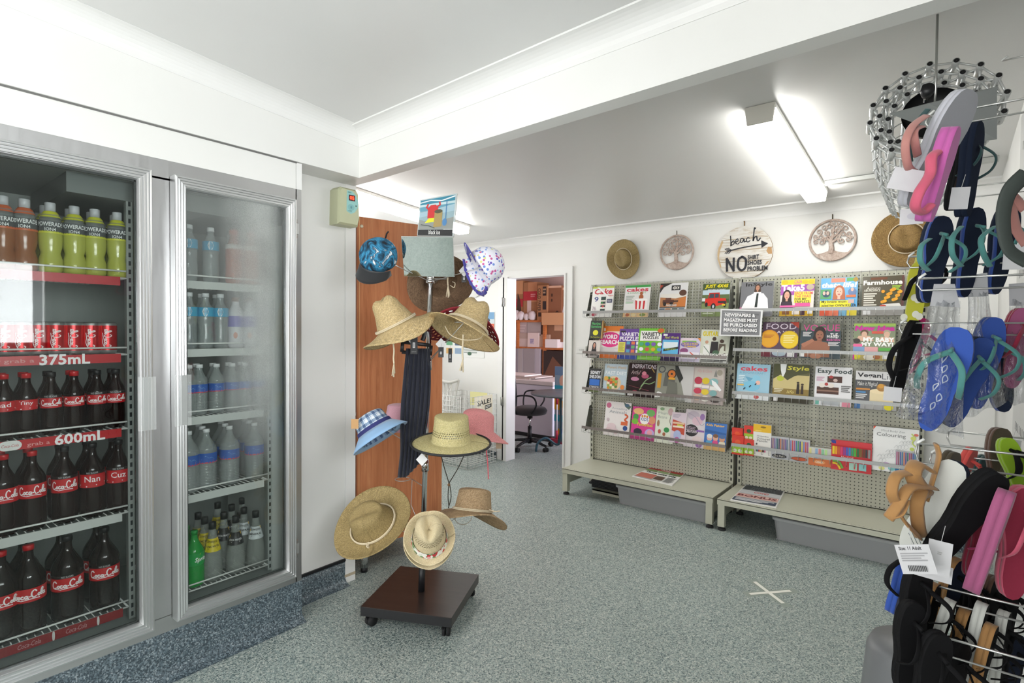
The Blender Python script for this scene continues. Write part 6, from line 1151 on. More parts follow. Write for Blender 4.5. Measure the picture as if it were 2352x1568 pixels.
carton(1709, 1731, 978, 1012, .03, 'd0382c', clay(0), 'red and green clay box on top of the second stack in the bottom right row', 'box', 'craft_box', YB+.055)
carton(1709, 1731, 1009, 1046, .03, 'd0382c', clay(0), 'red and green clay box below the second stack top in the bottom right row', 'box', 'craft_box', YB+.02)
pen = ['2c7a3c', '1f5a9a', 'c8342c', 'e08a2c', 'd8c42c', '7a3c2c', '2a2a2a', 'd8588a']
carton(1730, 1771, 975, 1048, .02, 'e6e5df', [(R_, 0, 76, 100, 100, 'e6b82a'), (E, 56, 92, 16, 3, '8a6a20'), (R_, 12, 78, 46, 82, 'f0d060'), (T, 22, 60, 86, 66, '10 Jumbo', '4a4c4c', .0), (T, 22, 53, 92, 59, 'Coloured', '4a4c4c', .0), (T, 22, 46, 80, 52, 'Pencils', '4a4c4c', .0), (E, 20, 38, 5, 3, '5a5a5a')]+[(R_, 16+7*i, 14, 22+7*i, 26, pen[i]) for i in range(8)], 'white and yellow box of ten jumbo coloured pencils', 'pencil box', 'pencil_box', YB+.03)
gel = lambda n, cols: [(R_, 4+92*i/n, 34, 4+92*(i+.62)/n, 92, cols[(i*5) % len(cols)]) for i in range(n)]+[(E, 50, 14, 40, 9, '2a2c30'), (T, 20, 9, 80, 19, 'Gel Pens', 'd8d4cc', .0, .2)]
carton(1769, 1812, 1003, 1054, .02, 'b4b6ba', gel(11, ['6a5a7a', '4a6a8a', 'c8784a', '7a5a9a', '4a3a5a', '8a4a5a', '3a6a6a']), 'clear pack of gel pens with a dark oval label, left of two', 'pen pack', 'gel_pen_pack', YB+.032)
carton(1813, 1860, 1009, 1061, .02, 'b8babc', gel(10, ['7a7ab0', '3a7a9a', 'd0c03c', 'a85a8a', '3a4a8a', 'c84a4a', '3a8a5a'])+[(E, 50, 14, 40, 7, 'c85a34')], 'clear pack of gel pens with an orange label, right of two', 'pen pack', 'gel_pen_pack', YB+.032)
carton(1857, 1909, 1029, 1070, .03, 'c8cac4', [(R_, 2+14*i, 42, 13+14*i, 96, ('d8d490', 'd0d0c8', '90b0d0', 'd88a8a', '90c8a0', 'b0d890', 'c8c8c0')[i]) for i in range(7)]+[(R_, 0, 0, 100, 40, 'd0703c'), (E, 50, 22, 26, 11, 'e89a5a'), (T, 32, 16, 68, 28, 'CHALK', 'f0e8d8', .02)], 'orange pack of pastel chalk in the bottom right row', 'chalk pack', 'chalk_pack', YB+.022)
mk = ['e8d020', 'e8a020', 'c85a28', 'd83c6a', '9a3c8a', '4a5ab8', '2a8ac0', '2a9a6a', '4aa83a', '2a6a3a', '7a5a2a', '6a3a2a', '3a3a3a', '8a8a8a']
carton(1909, 2002, 1014, 1083, .02, 'c8202a', [(P, [(0, 100), (14, 100), (0, 90)], '2a3a8a'), (R_, 2, 88, 12, 96, '2a3a8a')]+[(R_, 3+6.8*i, 52, 8.6+6.8*i, 80, mk[i]) for i in range(14)]+[(R_, 0, 80, 100, 84, 'b8101c'), (T, 26, 42, 56, 49, 'Faber-Castell', 'f0e0e0', .01), ('S', sm([(4, 30), (20, 28), (30, 8)]), 6, '6ab04a'), ('S', sm([(4, 22), (16, 20), (24, 4)]), 5, 'e8c820'), (R_, 46, 6, 66, 30, 'a8d0c0'), (R_, 70, 8, 88, 30, '8ac8c8'), (R_, 58, 10, 61, 28, 'c83a3a')], 'flat red box of connector markers in the bottom right row', 'marker box', 'marker_box', YB+.025)
magz(1, 3, 2004, 2110, 983, 1092, 'd6d8d6', [(P, [(0, 100), (6, 100), (0, 92)], 'd8502c'), (T, 18, 88, 70, 94, 'Mind Body Zen', '8a8e8e', -.004), (T, 8, 76, 72, 87, 'Colouring', '5c6060', -.002)]+[('S', sm([(10+(i*29) % 76, 12+(i*23) % 58), (16+(i*29) % 76, 18+(i*23) % 58), (20+(i*29) % 76, 12+(i*23) % 58), (14+(i*29) % 76, 8+(i*23) % 58)]), .7, 'a8acac') for i in range(22)]+[('S', sm([(84, 90), (92, 80), (86, 70), (96, 60)]), 3, 'b8c860'), (E, 88, 80, 6, 4, 'c8d070'), (E, 94, 88, 5, 3, 'c86a5a'), (E, 86, 56, 5, 4, 'b8c860'), (E, 32, 16, 8, 4, 'b07ab8'), (E, 44, 8, 8, 5, '80c0c0'), (E, 22, 6, 7, 4, 'e0e08a')], 'large pale colouring book with line drawings at the right of the bottom row', 'colouring book', 'colouring_book')
carton(2056, 2108, 1037, 1092, .02, 'a8aab0', [(R_, 5+8*i, 34, 10+8*i, 96, ['b04a7a', '5a4a8a', '3a7a9a', '8a4a5a', '2a6a5a', 'c86a4a', '4a5aa0'][i*3 % 7]) for i in range(11)]+[(R_, 0, 0, 100, 24, '2a7ab0')], 'gel pen pack with a blue base in front of the large colouring book', 'pen pack', 'gel_pen_pack', YB+.012)
# notice over the shelving
q = [on(1652, 771, 1, 4.345), on(1748, 773, 1, 4.345), on(1752, 712, 1, 4.345), on(1655, 709, 1, 4.345)]
o = q[0]; f4 = lambda x, z, h: (q[0]+(q[1]-q[0])*(x/100)*(1-z/100)+(q[2]-q[3])*(x/100)*(z/100)+(q[3]-q[0])*(z/100))-o+Vector((0, -h, 0))
NS = tag(empty('notice_sign', o), 'black and white notice about buying newspapers and magazines before reading', 'sign')
b = MB(); b.hexa([f4(0, 0, 0), f4(100, 0, 0), f4(100, 0, -.003), f4(0, 0, -.003), f4(0, 100, 0), f4(100, 100, 0), f4(100, 100, -.003), f4(0, 100, -.003)], M('dfe0e0', .25)); b.art([(R_, 4, 5, 96, 95, '7e7f82'), (L, 8, 8, 60, 92, 9, '96979a'), (L, 50, 10, 92, 88, 7, '6a6b6e'), (P, [(10, 30), (40, 44), (36, 60), (8, 50)], '909194')], 100, 100, f4, eps=.0003); b.build('card', NS)
b = MB(); b.art([(T, 12+d, z0-dz, x1+d, z1-dz, t, c_, .04) for t, z0, z1, x1 in (('NEWSPAPERS &', 72, 85, 84),) for d, dz, c_ in ((1, 1, '3a3a3c'), (0, 0, 'f2f2f2'))]+[(T, 10+d, z0-dz, 90+d, z1-dz, t, c_, .04) for t, z0, z1 in (('MAGAZINES MUST', 53, 66), ('BE PURCHASED', 35, 48), ('BEFORE READING', 16, 29)) for d, dz, c_ in ((1, 1, '3a3a3c'), (0, 0, 'f2f2f2'))], 100, 100, f4, eps=.00015, base=9); b.build('lettering', NS)
# newspapers on the decks
def newspaper(pts, cmds, lab):
    q = [on(u, v, 2, ZD+.004) for u, v in pts]; o = q[0].copy(); o.z = ZD+.0006
    f = lambda x, z, h: (q[0]+(q[1]-q[0])*(x/100)*(1-z/100)+(q[2]-q[3])*(x/100)*(z/100)+(q[3]-q[0])*(z/100))-q[0]+Vector((0, 0, .006+h))
    b = MB()
    for k in range(3): dz = -.006+.002*k; e = .4*k; b.hexa([f(e, e, dz), f(100-e, e, dz), f(100-e, 100, dz), f(e, 100, dz), f(e, e, dz+.0018), f(100-e, e, dz+.0018), f(100-e, 100, dz+.0018), f(e, 100, dz+.0018)], 'dcdcd8')
    b.art(cmds, 100, 100, f, eps=.0003); return tag(b.build('newspaper', loc=o), lab, 'newspaper')
newspaper([(1451, 1093), (1544, 1115), (1573, 1088), (1494, 1073)], [(R_, 2, 84, 98, 99, 'a8322c'), (T, 36, 87, 64, 97, 'Times', 'e8e0e0', .02), (R_, 2, 66, 34, 83, '7a8c5a'), (R_, 36, 66, 64, 83, '8aa070'), (R_, 66, 66, 98, 83, '6a7c4c'), (T, 10, 52, 90, 63, 'Three seize title', '28342c', .03), (R_, 4, 8, 46, 44, 'b86a5a'), (R_, 48, 12, 70, 40, '5a4438'), (L, 74, 6, 96, 46, 8, '8a8a88'), (L, 4, 2, 70, 8, 2, '9a9a98')], 'newspaper with a red masthead lying on the left shelving deck')
newspaper([(1676, 1148), (1783, 1166), (1804, 1126), (1714, 1111)], [(R_, 3, 66, 97, 98, '50565a'), (T, 20, 84, 80, 94, 'FREEDOM', '20242a', .04), (T, 22, 70, 78, 81, 'TIDINGS', '20242a', .04), (E, 14, 78, 9, 11, '2c3034'), (E, 88, 78, 9, 11, '3a3c40'), (R_, 3, 44, 97, 64, 'b8babc'), (T, 36, 52, 70, 61, 'COVID', 'b83a34', .03), (R_, 3, 24, 97, 42, 'd0a8a0'), (T, 6, 28, 94, 39, 'BONUS', '6a2a2c', .04), (R_, 3, 4, 97, 20, '3a4458'), (L, 8, 6, 92, 18, 3, 'd8d8d8')], 'newspaper with a dark grey front page lying on the right shelving deck')
# tubs below the decks
def tub(u0, v0, u1, v1, lab, L=.83, yf=4.16):
    a = on(u0, v0, 2, 0); o = tag(empty('storage_tub', (a.x, yf, 0)), lab, 'storage tub'); mt = plaster('grey_plastic_%d' % u0, '97999a', sc=5, st=.05, rough=.42, h2='8f9192'); b = MB(); W, Dp, H = L, .34, .158
    for (x0, x1, y0, y1, z0, z1) in ((0, W, 0, Dp, 0, .005),): b.box(x0+.02, x1-.02, y0+.015, y1-.02, z0, z1, mt)
    P0 = [(.02, .015), (W-.02, .015), (W-.02, Dp-.015), (.02, Dp-.015)]; P1 = [(0, 0), (W, 0), (W, Dp), (0, Dp)]
    def rr(P, r):
        out = []; n = 4
        for i, (x, y) in enumerate(P):
            sx = 1 if x < W/2 else -1; sy = 1 if y < Dp/2 else -1; c = (x+sx*r, y+sy*r); a0 = {(1, 1): 180, (-1, 1): 270, (-1, -1): 0, (1, -1): 90}[(sx, sy)]
            out += [(c[0]+r*math.cos(math.radians(a0+22.5*k)), c[1]+r*math.sin(math.radians(a0+22.5*k))) for k in range(5)]
        return out
    A_, B_ = rr(P0, .03), rr(P1, .035); n = len(A_); vs = [(x, y, .0) for x, y in A_]+[(x, y, H) for x, y in B_]+[(x*(1-.012)+.004, y*.98+.003, H) for x, y in B_]+[(x*.97+.012, y*.95+.008, .006) for x, y in A_]
    b.add(vs, [(k*n+i, k*n+(i+1) % n, (k+1)*n+(i+1) % n, (k+1)*n+i) for k in range(3) for i in range(n)]+[tuple(range(n))[::-1]], mt, False); b.build('tub_body', o)
    b = MB(); vs = [(x*s+dx_, y*s2+dy_, z) for s, dx_, s2, dy_, z in ((1, 0, 1, 0, H-.016), (1.02, -.008, 1.05, -.009, H-.018), (1.02, -.008, 1.05, -.009, H-.002), (1, 0, 1, 0, H+.003)) for x, y in B_]
    b.add(vs, [(k*n+i, k*n+(i+1) % n, (k+1)*n+(i+1) % n, (k+1)*n+i) for k in range(3) for i in range(n)], M('a0a2a2', .4)); b.build('rim', o); return o
tub(1423, 1150, 1630, 1205, 'grey plastic tub under the deck of the left shelving bay', .79, 4.12)
tub(1778, 1232, 2050, 1292, 'grey plastic tub under the deck of the right shelving bay', .80, 4.12)
b = MB(); p = on(1352, 1125, 2, .05); b.box(0, .30, 0, .2, 0, .012, m_shelf); b.box(0, .30, 0, .003, -.022, .012, m_shelf); tag(b.build('spare_shelf_plate', loc=(p.x-.02, 4.25, .024)), 'loose beige shelf plate under the left deck', 'shelf plate')
b = MB(); p = on(1362, 1100, 2, .1)
for i in range(9): b.box(0, .30, 0, .15, .012*i, .012*i+.008, M('2a2c2c', .5))
b.box(.01, .29, .01, .14, 0, .1, M('1c1e1e')); tag(b.build('black_crate', loc=(p.x, 4.30, .037)), 'black slatted crate sitting under the left deck', 'crate')
# tape cross on the floor
TX = tag(empty('floor_tape_cross', (1.719, 3.262, 0)), 'white tape cross stuck to the vinyl floor', 'floor marking')
for (ua, va, uc, vc) in ((1733, 1336, 1799, 1386), (1722, 1364, 1816, 1357)):
    a = on(ua, va, 2, 0)-Vector((1.719, 3.262, 0)); c = on(uc, vc, 2, 0)-Vector((1.719, 3.262, 0)); d = (c-a).normalized(); s = Vector((-d.y, d.x, 0)); z = .0004 if ua < 1730 else .0010
    b = MB(); b.add([a-d*.03+s*.028+Vector((0, 0, z)), a-d*.03-s*.028+Vector((0, 0, z)), c+d*.04-s*.028+Vector((0, 0, z)), c+d*.04+s*.028+Vector((0, 0, z))], [(0, 1, 2, 3)], M('8f9a92', .3)); b.add([a+s*.011+Vector((0, 0, z+.0012)), a-s*.011+Vector((0, 0, z+.0012)), c-s*.011+Vector((0, 0, z+.0012)), c+s*.011+Vector((0, 0, z+.0012))], [(0, 1, 2, 3)], M('e2e2d8', .6)); b.build('tape_strip', TX)
# sheet joins in the vinyl
b = MB()
for (ua, va, uc, vc) in ((1205, 1262, 1365, 1160), (1145, 1232, 1205, 1262)):
    a = on(ua, va, 2, .0008); c = on(uc, vc, 2, .0008); d = (c-a).normalized(); s = Vector((-d.y, d.x, 0))*.0012; b.add([a-s, c-s, c+s, a+s], [(0, 1, 2, 3)], M('5e6e72'))
struct(b.build('trim_6'))

# ============================================================ STORE ROOM
YS = 7.45
def P7(u, v, y=YS): return on(u, v, 1, y)
FZ = tag(empty('chest_freezer', (-2.75, 5.92, 0)), 'white chest freezer in the store room behind the office chair', 'freezer'); mz = M('d8d2dc', .35)
zt = on(1230, 884, 1, 5.92).z; xr = on(1270, 940, 1, 5.92).x
b = MB(); b.bbox(0, xr+2.75, 0, .62, .05, zt, mz, .02); b.box(.02, xr+2.73, .01, .6, 0, .06, m_black); b.build('body', FZ)
b = MB(); b.bbox(-.01, xr+2.76, -.012, .63, zt+.004, zt+.06, M('d6ccc8', .4), .02); b.build('lid', FZ)
for i, (c, x0, x1) in enumerate((('cfc0b4', .05, .72), ('b8aca4', .1, .8), ('e0d6d0', .0, .6))):
    b = MB(); b.box(x0, x1, .05+.02*i, .5, 0, .014, c); tag(b.build('flat_carton', loc=(-2.72, 5.93, zt+.062+.015*i)), 'flattened pale carton lying on the freezer lid, %s from below' % ORD[i], 'carton')
def chair(x, y, rz, lab):
    o = tag(empty('office_chair', (x, y, 0), (0, 0, rz)), lab, 'chair'); mf = cloth('charcoal_fabric', '3a3638', '2c2a2c', 500)
    b = MB(); zs = .47
    b.lathe([(.001, zs+.04), (.15, zs+.045), (.21, zs+.03), (.235, zs), (.22, zs-.04), (.12, zs-.055), (.001, zs-.055)], mf, 30, sy=.92); b.build('seat', o)
    b = MB(); b.tube([(0, 0, zs-.05), (0, 0, zs-.10)], .035, m_black); b.build('seat_plate', o)
    b = MB(); b.tube([(0, 0, .25), (0, 0, zs-.08)], .012, m_chrome, 12); b.build('gas_lift', o)
    b = MB(); b.tube([(0, 0, .06), (0, 0, .27)], .026, m_black, 14); b.build('column', o)
    for k in range(5):
        a = 2*PI*k/5+.3; c_, s_ = math.cos(a), math.sin(a); b = MB(); b.tube([(0, 0, .10), (.15*c_, .15*s_, .095), (.29*c_, .29*s_, .07)], [.03, .022, .016], m_black, 8, flat=.8); b.build('base_spoke', o)
        b = MB()
        for w_ in (-.018, .018): b.tube([(.29*c_-s_*w_-s_*.008, .29*s_+c_*w_+c_*.008, .027), (.29*c_-s_*w_+s_*.008, .29*s_+c_*w_-c_*.008, .027)], .0265, m_rubber, 14)
        b.tube([(.29*c_, .29*s_, .03), (.29*c_, .29*s_, .075)], .01, m_black); b.build('caster', o)
    b = MB(); b.tube(smooth_pts([(0, .15, zs-.05), (0, .34, zs-.06), (0, .38, zs+.1), (0, .33, zs+.3)]), .018, m_black, 8, flat=.5); b.build('back_bar', o)
    b = MB(); b.bbox(-.19, .19, -.03, .03, 0, .34, mf, .03, Matrix.Translation((0, .33, zs+.20))); b.build('backrest', o)
    for s in (-1, 1): b = MB(); b.tube(smooth_pts([(s*.20, .12, zs-.03), (s*.27, .14, zs+.10), (s*.28, .10, zs+.20), (s*.28, -.08, zs+.20), (s*.27, -.13, zs+.10), (s*.20, -.05, zs-.03)]), .010, m_black, 8); b.build('armrest', o)
    return o
chair(-1.53, 5.36, math.radians(115), 'black office chair with loop arms seen through the doorway')
# round table
RT = tag(empty('round_table', (-1.06, 5.42, 0)), 'round dark-topped table with teal steel legs in the store room', 'table'); mt_ = M('274a58', .4)
b = MB(); b.lathe([(.001, .72), (.40, .72), (.41, .71), (.40, .695), (.001, .69)], M('5a6066', .35), 40); b.build('tabletop', RT)
for k in range(4):
    a = PI/4+k*PI/2; c_, s_ = math.cos(a), math.sin(a); b = MB(); b.tube(smooth_pts([(.05*c_, .05*s_, .69), (.05*c_, .05*s_, .2), (.09*c_, .09*s_, .10), (.22*c_, .22*s_, .18), (.32*c_, .32*s_, .12), (.34*c_, .34*s_, .02)]), .014, mt_, 8); b.build('leg', RT)
# shelving of pine with boxes
zs1 = P7(1230, 735).z; zs2 = P7(1230, 797).z; xl = P7(1172, 760).x; xm = P7(1245, 760).x; xrr = P7(1300, 790).x
SH = tag(empty('storage_shelves', (xl-.2, YS, 0)), 'open pine storage shelves at the back of the store room', 'shelving'); W = xrr+.35-(xl-.2)
for z in (zs1, zs2): b = MB(); b.box(0, W, 0, .42, z-.035, z, m_pine); b.build('shelf', SH)
for x in (P7(1187, 760).x-(xl-.2), P7(1247, 820).x-(xl-.2), W-.05): b = MB(); b.box(x, x+.05, -.01, .04, 0, zs1 if x < W-.1 else zs1, m_pine); b.build('post', SH)
def boxx(u0, u1, vt, vb, base, cmds, lab, y=YS+.02, d=.35, zb=None, nm='cardboard_box', cat='box'):
    a = P7(u0, (vt+vb)/2, y); c = P7(u1, (vt+vb)/2, y); zt = P7((u0+u1)/2, vt, y).z; zb = P7((u0+u1)/2, vb, y).z if zb is None else zb; W = c.x-a.x; H = zt-zb
    b = MB(); b.box(0, W, 0, d, 0, H, M(base, .7)); b.art(cmds, W, H, lambda x, z, h: (x, -h, z), eps=.0008); return tag(b.build(nm, loc=(a.x, y, zb)), lab, cat)
boxx(1172, 1201, 645, 735, 'a07048', [(R_, 28, 66, 100, 100, 'c89468'), (R_, 0, 34, 100, 54, 'b02c34'), (P, [(55, 30), (60, 70), (80, 50), (90, 20), (60, 10)], '4a3428')], 'brown box with a red band, leftmost on the top storage shelf', zb=zs1+.001)
boxx(1202, 1233, 648, 735, 'a57650', [(R_, 35, 48, 100, 100, 'c08a60'), (R_, 0, 52, 100, 76, 'b8303a'), (L, 55, 60, 90, 70, 2, 'd89090'), (R_, 30, 4, 60, 52, 'd8c4bc')], 'brown box with a red band beside the tall paper box', zb=zs1+.001)
boxx(1234, 1257, 655, 735, 'a8764e', [(R_, 55, 70, 90, 96, '2c2220'), (R_, 55, 30, 90, 54, '2c2220'), (L, 58, 74, 86, 92, 2, 'a88a6a'), (T, 12, 10, 40, 22, 'I', '3a2a20', 0)], 'tall brown carton reading COLD PAPER on the top shelf', zb=zs1+.001, y=YS-.05)
a = P7(1235, 694, YS-.052); c = P7(1242, 694, YS-.052); zt_ = P7(1238, 662, YS-.05).z; zb_ = P7(1238, 715, YS-.05).z
b = MB(); vs_, fs_, asp = text_mesh('COLD PAPER', .01, 0); Wc = c.x-a.x; Hc = zt_-zb_; b.add([(y*Wc, 0, Hc*(1-x)) for x, y in vs_], fs_, '30241e'); ob_ = b.build('printed_words', loc=(a.x, YS-.0515, zb_)); 
ob_.parent = [o for o in bpy.data.objects if o.get('label', '').startswith('tall brown carton')][0]; ob_.location = Vector((a.x, YS-.0515, zb_))-ob_.parent.location
boxx(1257, 1289, 656, 735, '8a5a3c', [(R_, 0, 94, 100, 100, 'd8b090'), (L, 28, 50, 40, 80, 2, '4a3020'), (E, 72, 18, 11, 9, '3a2820'), (E, 72, 18, 8, 6, '8a5a3c'), (P, [(68, 16), (72, 24), (76, 16)], '3a2820')], 'open brown carton with a round print on the top shelf', zb=zs1+.001, y=YS-.02)
boxx(1290, 1304, 660, 735, '9a6a48', [(R_, 0, 92, 100, 100, 'd8b090'), (P, [(8, 20), (50, 60), (40, 10)], 'e0d4d0')], 'brown carton at the right end of the top storage shelf', zb=zs1+.001)
boxx(1191, 1210, 738, 760, 'b0a09c', [(L, 10, 20, 90, 80, 3, 'c0b0ac')], 'grey-pink box upper left on the second storage shelf', zb=zs2+.20)
boxx(1211, 1242, 738, 763, 'a89c98', [], 'grey box upper right on the second storage shelf', zb=zs2+.20)
boxx(1191, 1212, 765, 792, 'c4b2aa', [(R_, 0, 60, 100, 100, 'b09c90')], 'pale box lower left on the second storage shelf', zb=zs2+.001, y=YS+.01)
boxx(1212, 1237, 764, 792, 'd8c4bc', [(R_, 20, 20, 60, 60, 'c0b0b8'), (L, 24, 24, 56, 56, 3, '8a80a0')], 'white box with a printed square on the second storage shelf', zb=zs2+.001, y=YS-.01)
boxx(1172, 1186, 748, 792, 'b8a8a2', [(R_, 0, 50, 60, 52, '8a7a74')], 'pale box at the left end of the second storage shelf', zb=zs2+.001)
boxx(1238, 1262, 768, 792, 'b89880', [], 'tan paper stack on the right part of the second shelf', zb=zs2+.001)
boxx(1252, 1280, 779, 792, 'e0d6d0', [], 'white paper ream on the right part of the second shelf', zb=zs2+.001, y=YS-.04, nm='paper_ream', cat='paper ream')
boxx(1246, 1292, 742, 768, '8a6044', [(E, 14, 50, 10, 26, '3a2c26'), (R_, 60, 60, 100, 100, 'c89a78')], 'dark brown carton lying on the right part of the second shelf', zb=zs2+.10, y=YS+.05)
for i, (u0, u1, c) in enumerate(((1172, 1188, '857c80'), (1189, 1200, 'a09896'), (1201, 1228, '948c8c'), (1229, 1240, 'aaa2a6'))): boxx(u0, u1, 800, 862, c, [], 'grey upright board under the storage shelf, %s from the left' % ORD[i], zb=0, y=YS-.05+.01*i, d=.3, nm='stored_board', cat='board')
boxx(1248, 1302, 806, 862, '6a4430', [(P, [(0, 60), (40, 92), (100, 70), (100, 100), (0, 100)], '2a1c18')], 'dark open carton under the right part of the storage shelf', y=YS-.02, zb=.0)
boxx(1244, 1300, 718, 745, 'c89468', [], 'torn tan carton flap hanging over the top shelf edge', y=YS-.09, d=.05, zb=zs1-.08)
for i, (u, v, r) in enumerate(((1179, 722, .09), (1190, 718, .08), (1203, 712, .06), (1218, 700, .07), (1216, 722, .08), (1256, 718, .05), (1292, 712, .05))):
    p = P7(u, v, YS-.08); b = MB(); vs = []; 
    b.lathe([(r*math.sin(PI*k/8)*(1+.12*math.sin(k*5+i)), -r*math.cos(PI*k/8)) for k in range(9)], M('ddd2d0', .35), 12, sy=.7); p.z = zs1+r; tag(b.build('plastic_bundle', loc=(p.x, YS-.0+.0, p.z)), 'crumpled white plastic bundle on the top storage shelf, %s from the left' % ORD[i], 'plastic bundle')
# colourful chair posters / boxes at the right and second chair at the left
pc_ = [(R_, 0, 88, 100, 100, '6a88a8'), (E, 45, 80, 22, 9, 'd8a890'), (R_, 0, 60, 100, 74, '2aa0b8'), (R_, 50, 44, 100, 60, '2a4cb0'), (P, [(0, 40), (0, 58), (46, 52), (60, 40)], 'e8a820'), (E, 45, 36, 22, 8, 'd8a890'), (R_, 0, 24, 100, 33, '28a0b4'), (R_, 40, 14, 70, 24, '2a4cb0'), (R_, 70, 2, 96, 14, '8a7a6a'), (R_, 20, 2, 30, 14, 'e0a020'), (R_, 34, 2, 50, 14, '2a50c0')]
a = on(1273, 1000, 1, 5.88); c = on(1320, 1000, 1, 5.88); zt = on(1290, 842, 1, 5.88).z
ST = tag(empty('display_board', (a.x, 5.88, 0)), 'bright blue and yellow printed display board at the right of the store room', 'display board'); b = MB(); W = c.x-a.x; b.box(0, W, 0, .02, .05, zt, '8aa0b0'); b.art(pc_, W, zt-.05, lambda x, z, h: (x, -h, .05+z), eps=.0008); b.box(0, .03, -.02, .14, 0, .05, m_black); b.box(W-.03, W, -.02, .14, 0, .05, m_black); b.build('board', ST)
b = MB(); a = on(1276, 980, 1, 5.84); b.tube([(0, 0, 0), (0, 0, .68)], .010, 'd8d4d4'); b.tube([(0, 0, .05), (0, 0, .16)], .016, 'b8304a'); b.tube([(0, 0, .5), (0, 0, .62)], .016, 'b8304a'); b.box(-.1, .1, -.03, .03, 0, .05, 'b8304a'); tag(b.build('mop', loc=(a.x+.02, 5.84, 0)), 'red and white mop standing beside the table leg', 'mop')
b = MB(); b.tube(smooth_pts([(0, 0, 0), (.02, 0, .2), (-.01, 0, .45), (-.03, 0, .62)]), .045, m_rubber, 10, flat=.5); b.tube(smooth_pts([(0, 0, .3), (.03, -.02, .10), (.16, -.03, .04), (.28, -.03, .05)]), .016, m_rubber, 8); p = on(1180, 960, 1, 5.6); tag(b.build('chair_back', loc=(p.x-.02, 5.62, .35)), 'black padded chair back half hidden by the left door jamb', 'chair')
b = MB(); p = on(1172, 1045, 2, .01); b.tube([(p.x-.02+.035*math.cos(a), p.y+.05*math.sin(a), .006) for a in [k*PI/10 for k in range(-12, 9)]], .004, 'd8d8d8', 6); tag(b.build('white_cable'), 'loop of white cable on the floor at the doorway', 'cable')
# ============================================================ THONG DISPLAY ON THE RIGHT WALL
def soleshape(L, n=28):
    P = []
    for i in range(n):
        a = 2*PI*i/n; z = .5*L*math.sin(a); t = (z/L)+.5     # t=0 heel, 1 toe
        wdt = (.118+.060*t-.035*math.exp(-((t-.42)/.17)**2))*L*1.04; x = wdt*math.copysign(abs(math.cos(a))**.72, math.cos(a))
        P.append((x+.012*L*math.sin(PI*t)*(1 if math.cos(a) < 0 else .6), z))
    return P
def thong(u, v, D, L, yaw, lean, top, side, strap, label, pitch=0, pat=None, under=None, th=.016, wid=.013, cat='thong', nm='flip_flop', flip=1, strapside=None, nostrap=False):
    o = empty(nm, PX(u, v, D)); P = soleshape(L); b = MB(); n = len(P)
    b.prism(P, 0, th*.45, top, side=side); b.prism(P, th*.45, th, under or top, side=under or side)
    if pat: b.art(pat, L*.4, L, lambda x, z, h: (x-L*.2, -h, z-L*.5), eps=.0003)
    b.build('sole', o)
    if not nostrap:
        s = MB(); toe = (.0*flip, -.004, .30*L); mid = (.0, -.030, .20*L)
        for sg in (-1, 1):
            s.tube(smooth_pts([(0, -.012, .27*L), (sg*.035*L/.27, -.045, .14*L), (sg*.16*L*1.0, -.040, -.02*L), (sg*.155*L, -.006, -.13*L)]), wid*.42, strap, 8, flat=.30, up=(0, -1, 0.2))
        s.tube([(0, .002, .30*L), (0, -.022, .27*L)], .0045, strap, 7); s.build('strap', o)
    o.matrix_world = Matrix.Translation(PX(u, v, D)) @ Matrix.Rotation(math.radians(lean), 4, Vector((-vF.x*0, 1, 0))) @ Matrix.Rotation(math.radians(yaw), 4, 'Z') @ Matrix.Rotation(math.radians(pitch), 4, 'X')
    return tag(o, label, cat)
m_foam = lambda h: cloth('foam_'+h, h, h, 500, .8)
C_ = {k: (M(h, .85, spec=.2) if k in ('black', 'navy') else m_foam(h)) for k, h in dict(grey='8b8c90', lgrey='b9bac2', pink='bb5aa0', navy='1c2538', blue='22428a', royal='2a50a8', black='111113', teal='4a8783', salmon='b88078', coral='d8504a', magenta='c01868', rose='a0527a', lime='8ab018', yellow='b9b832', white='c8cac4', tan='a57a48', olive='4c4230', crimson='8c1838', dkteal='23484a', brown='5a4234', bpink='c4556e').items()}
def tagcard(u, v, D, w, h, lean, label, cmds=(), col='c4c4c6', yaw=0):
    o = empty('price_tag', PX(u, v, D)); b = MB(); b.box(-w/2, w/2, 0, .0012, -h/2, h/2, col); b.art(list(cmds), w, h, lambda x, z, hh: (x-w/2, -hh, z-h/2), eps=.0003); b.build('card', o)
    b = MB(); b.tube([(0, .0005, h/2-.004), (0.004, .01, h/2+.03)], .0006, 'c8c8c8', 4); b.build('string', o)
    o.matrix_world = Matrix.Translation(PX(u, v, D)) @ Matrix.Rotation(math.radians(lean), 4, 'Y') @ Matrix.Rotation(math.radians(yaw), 4, 'Z'); return tag(o, label, 'price tag')
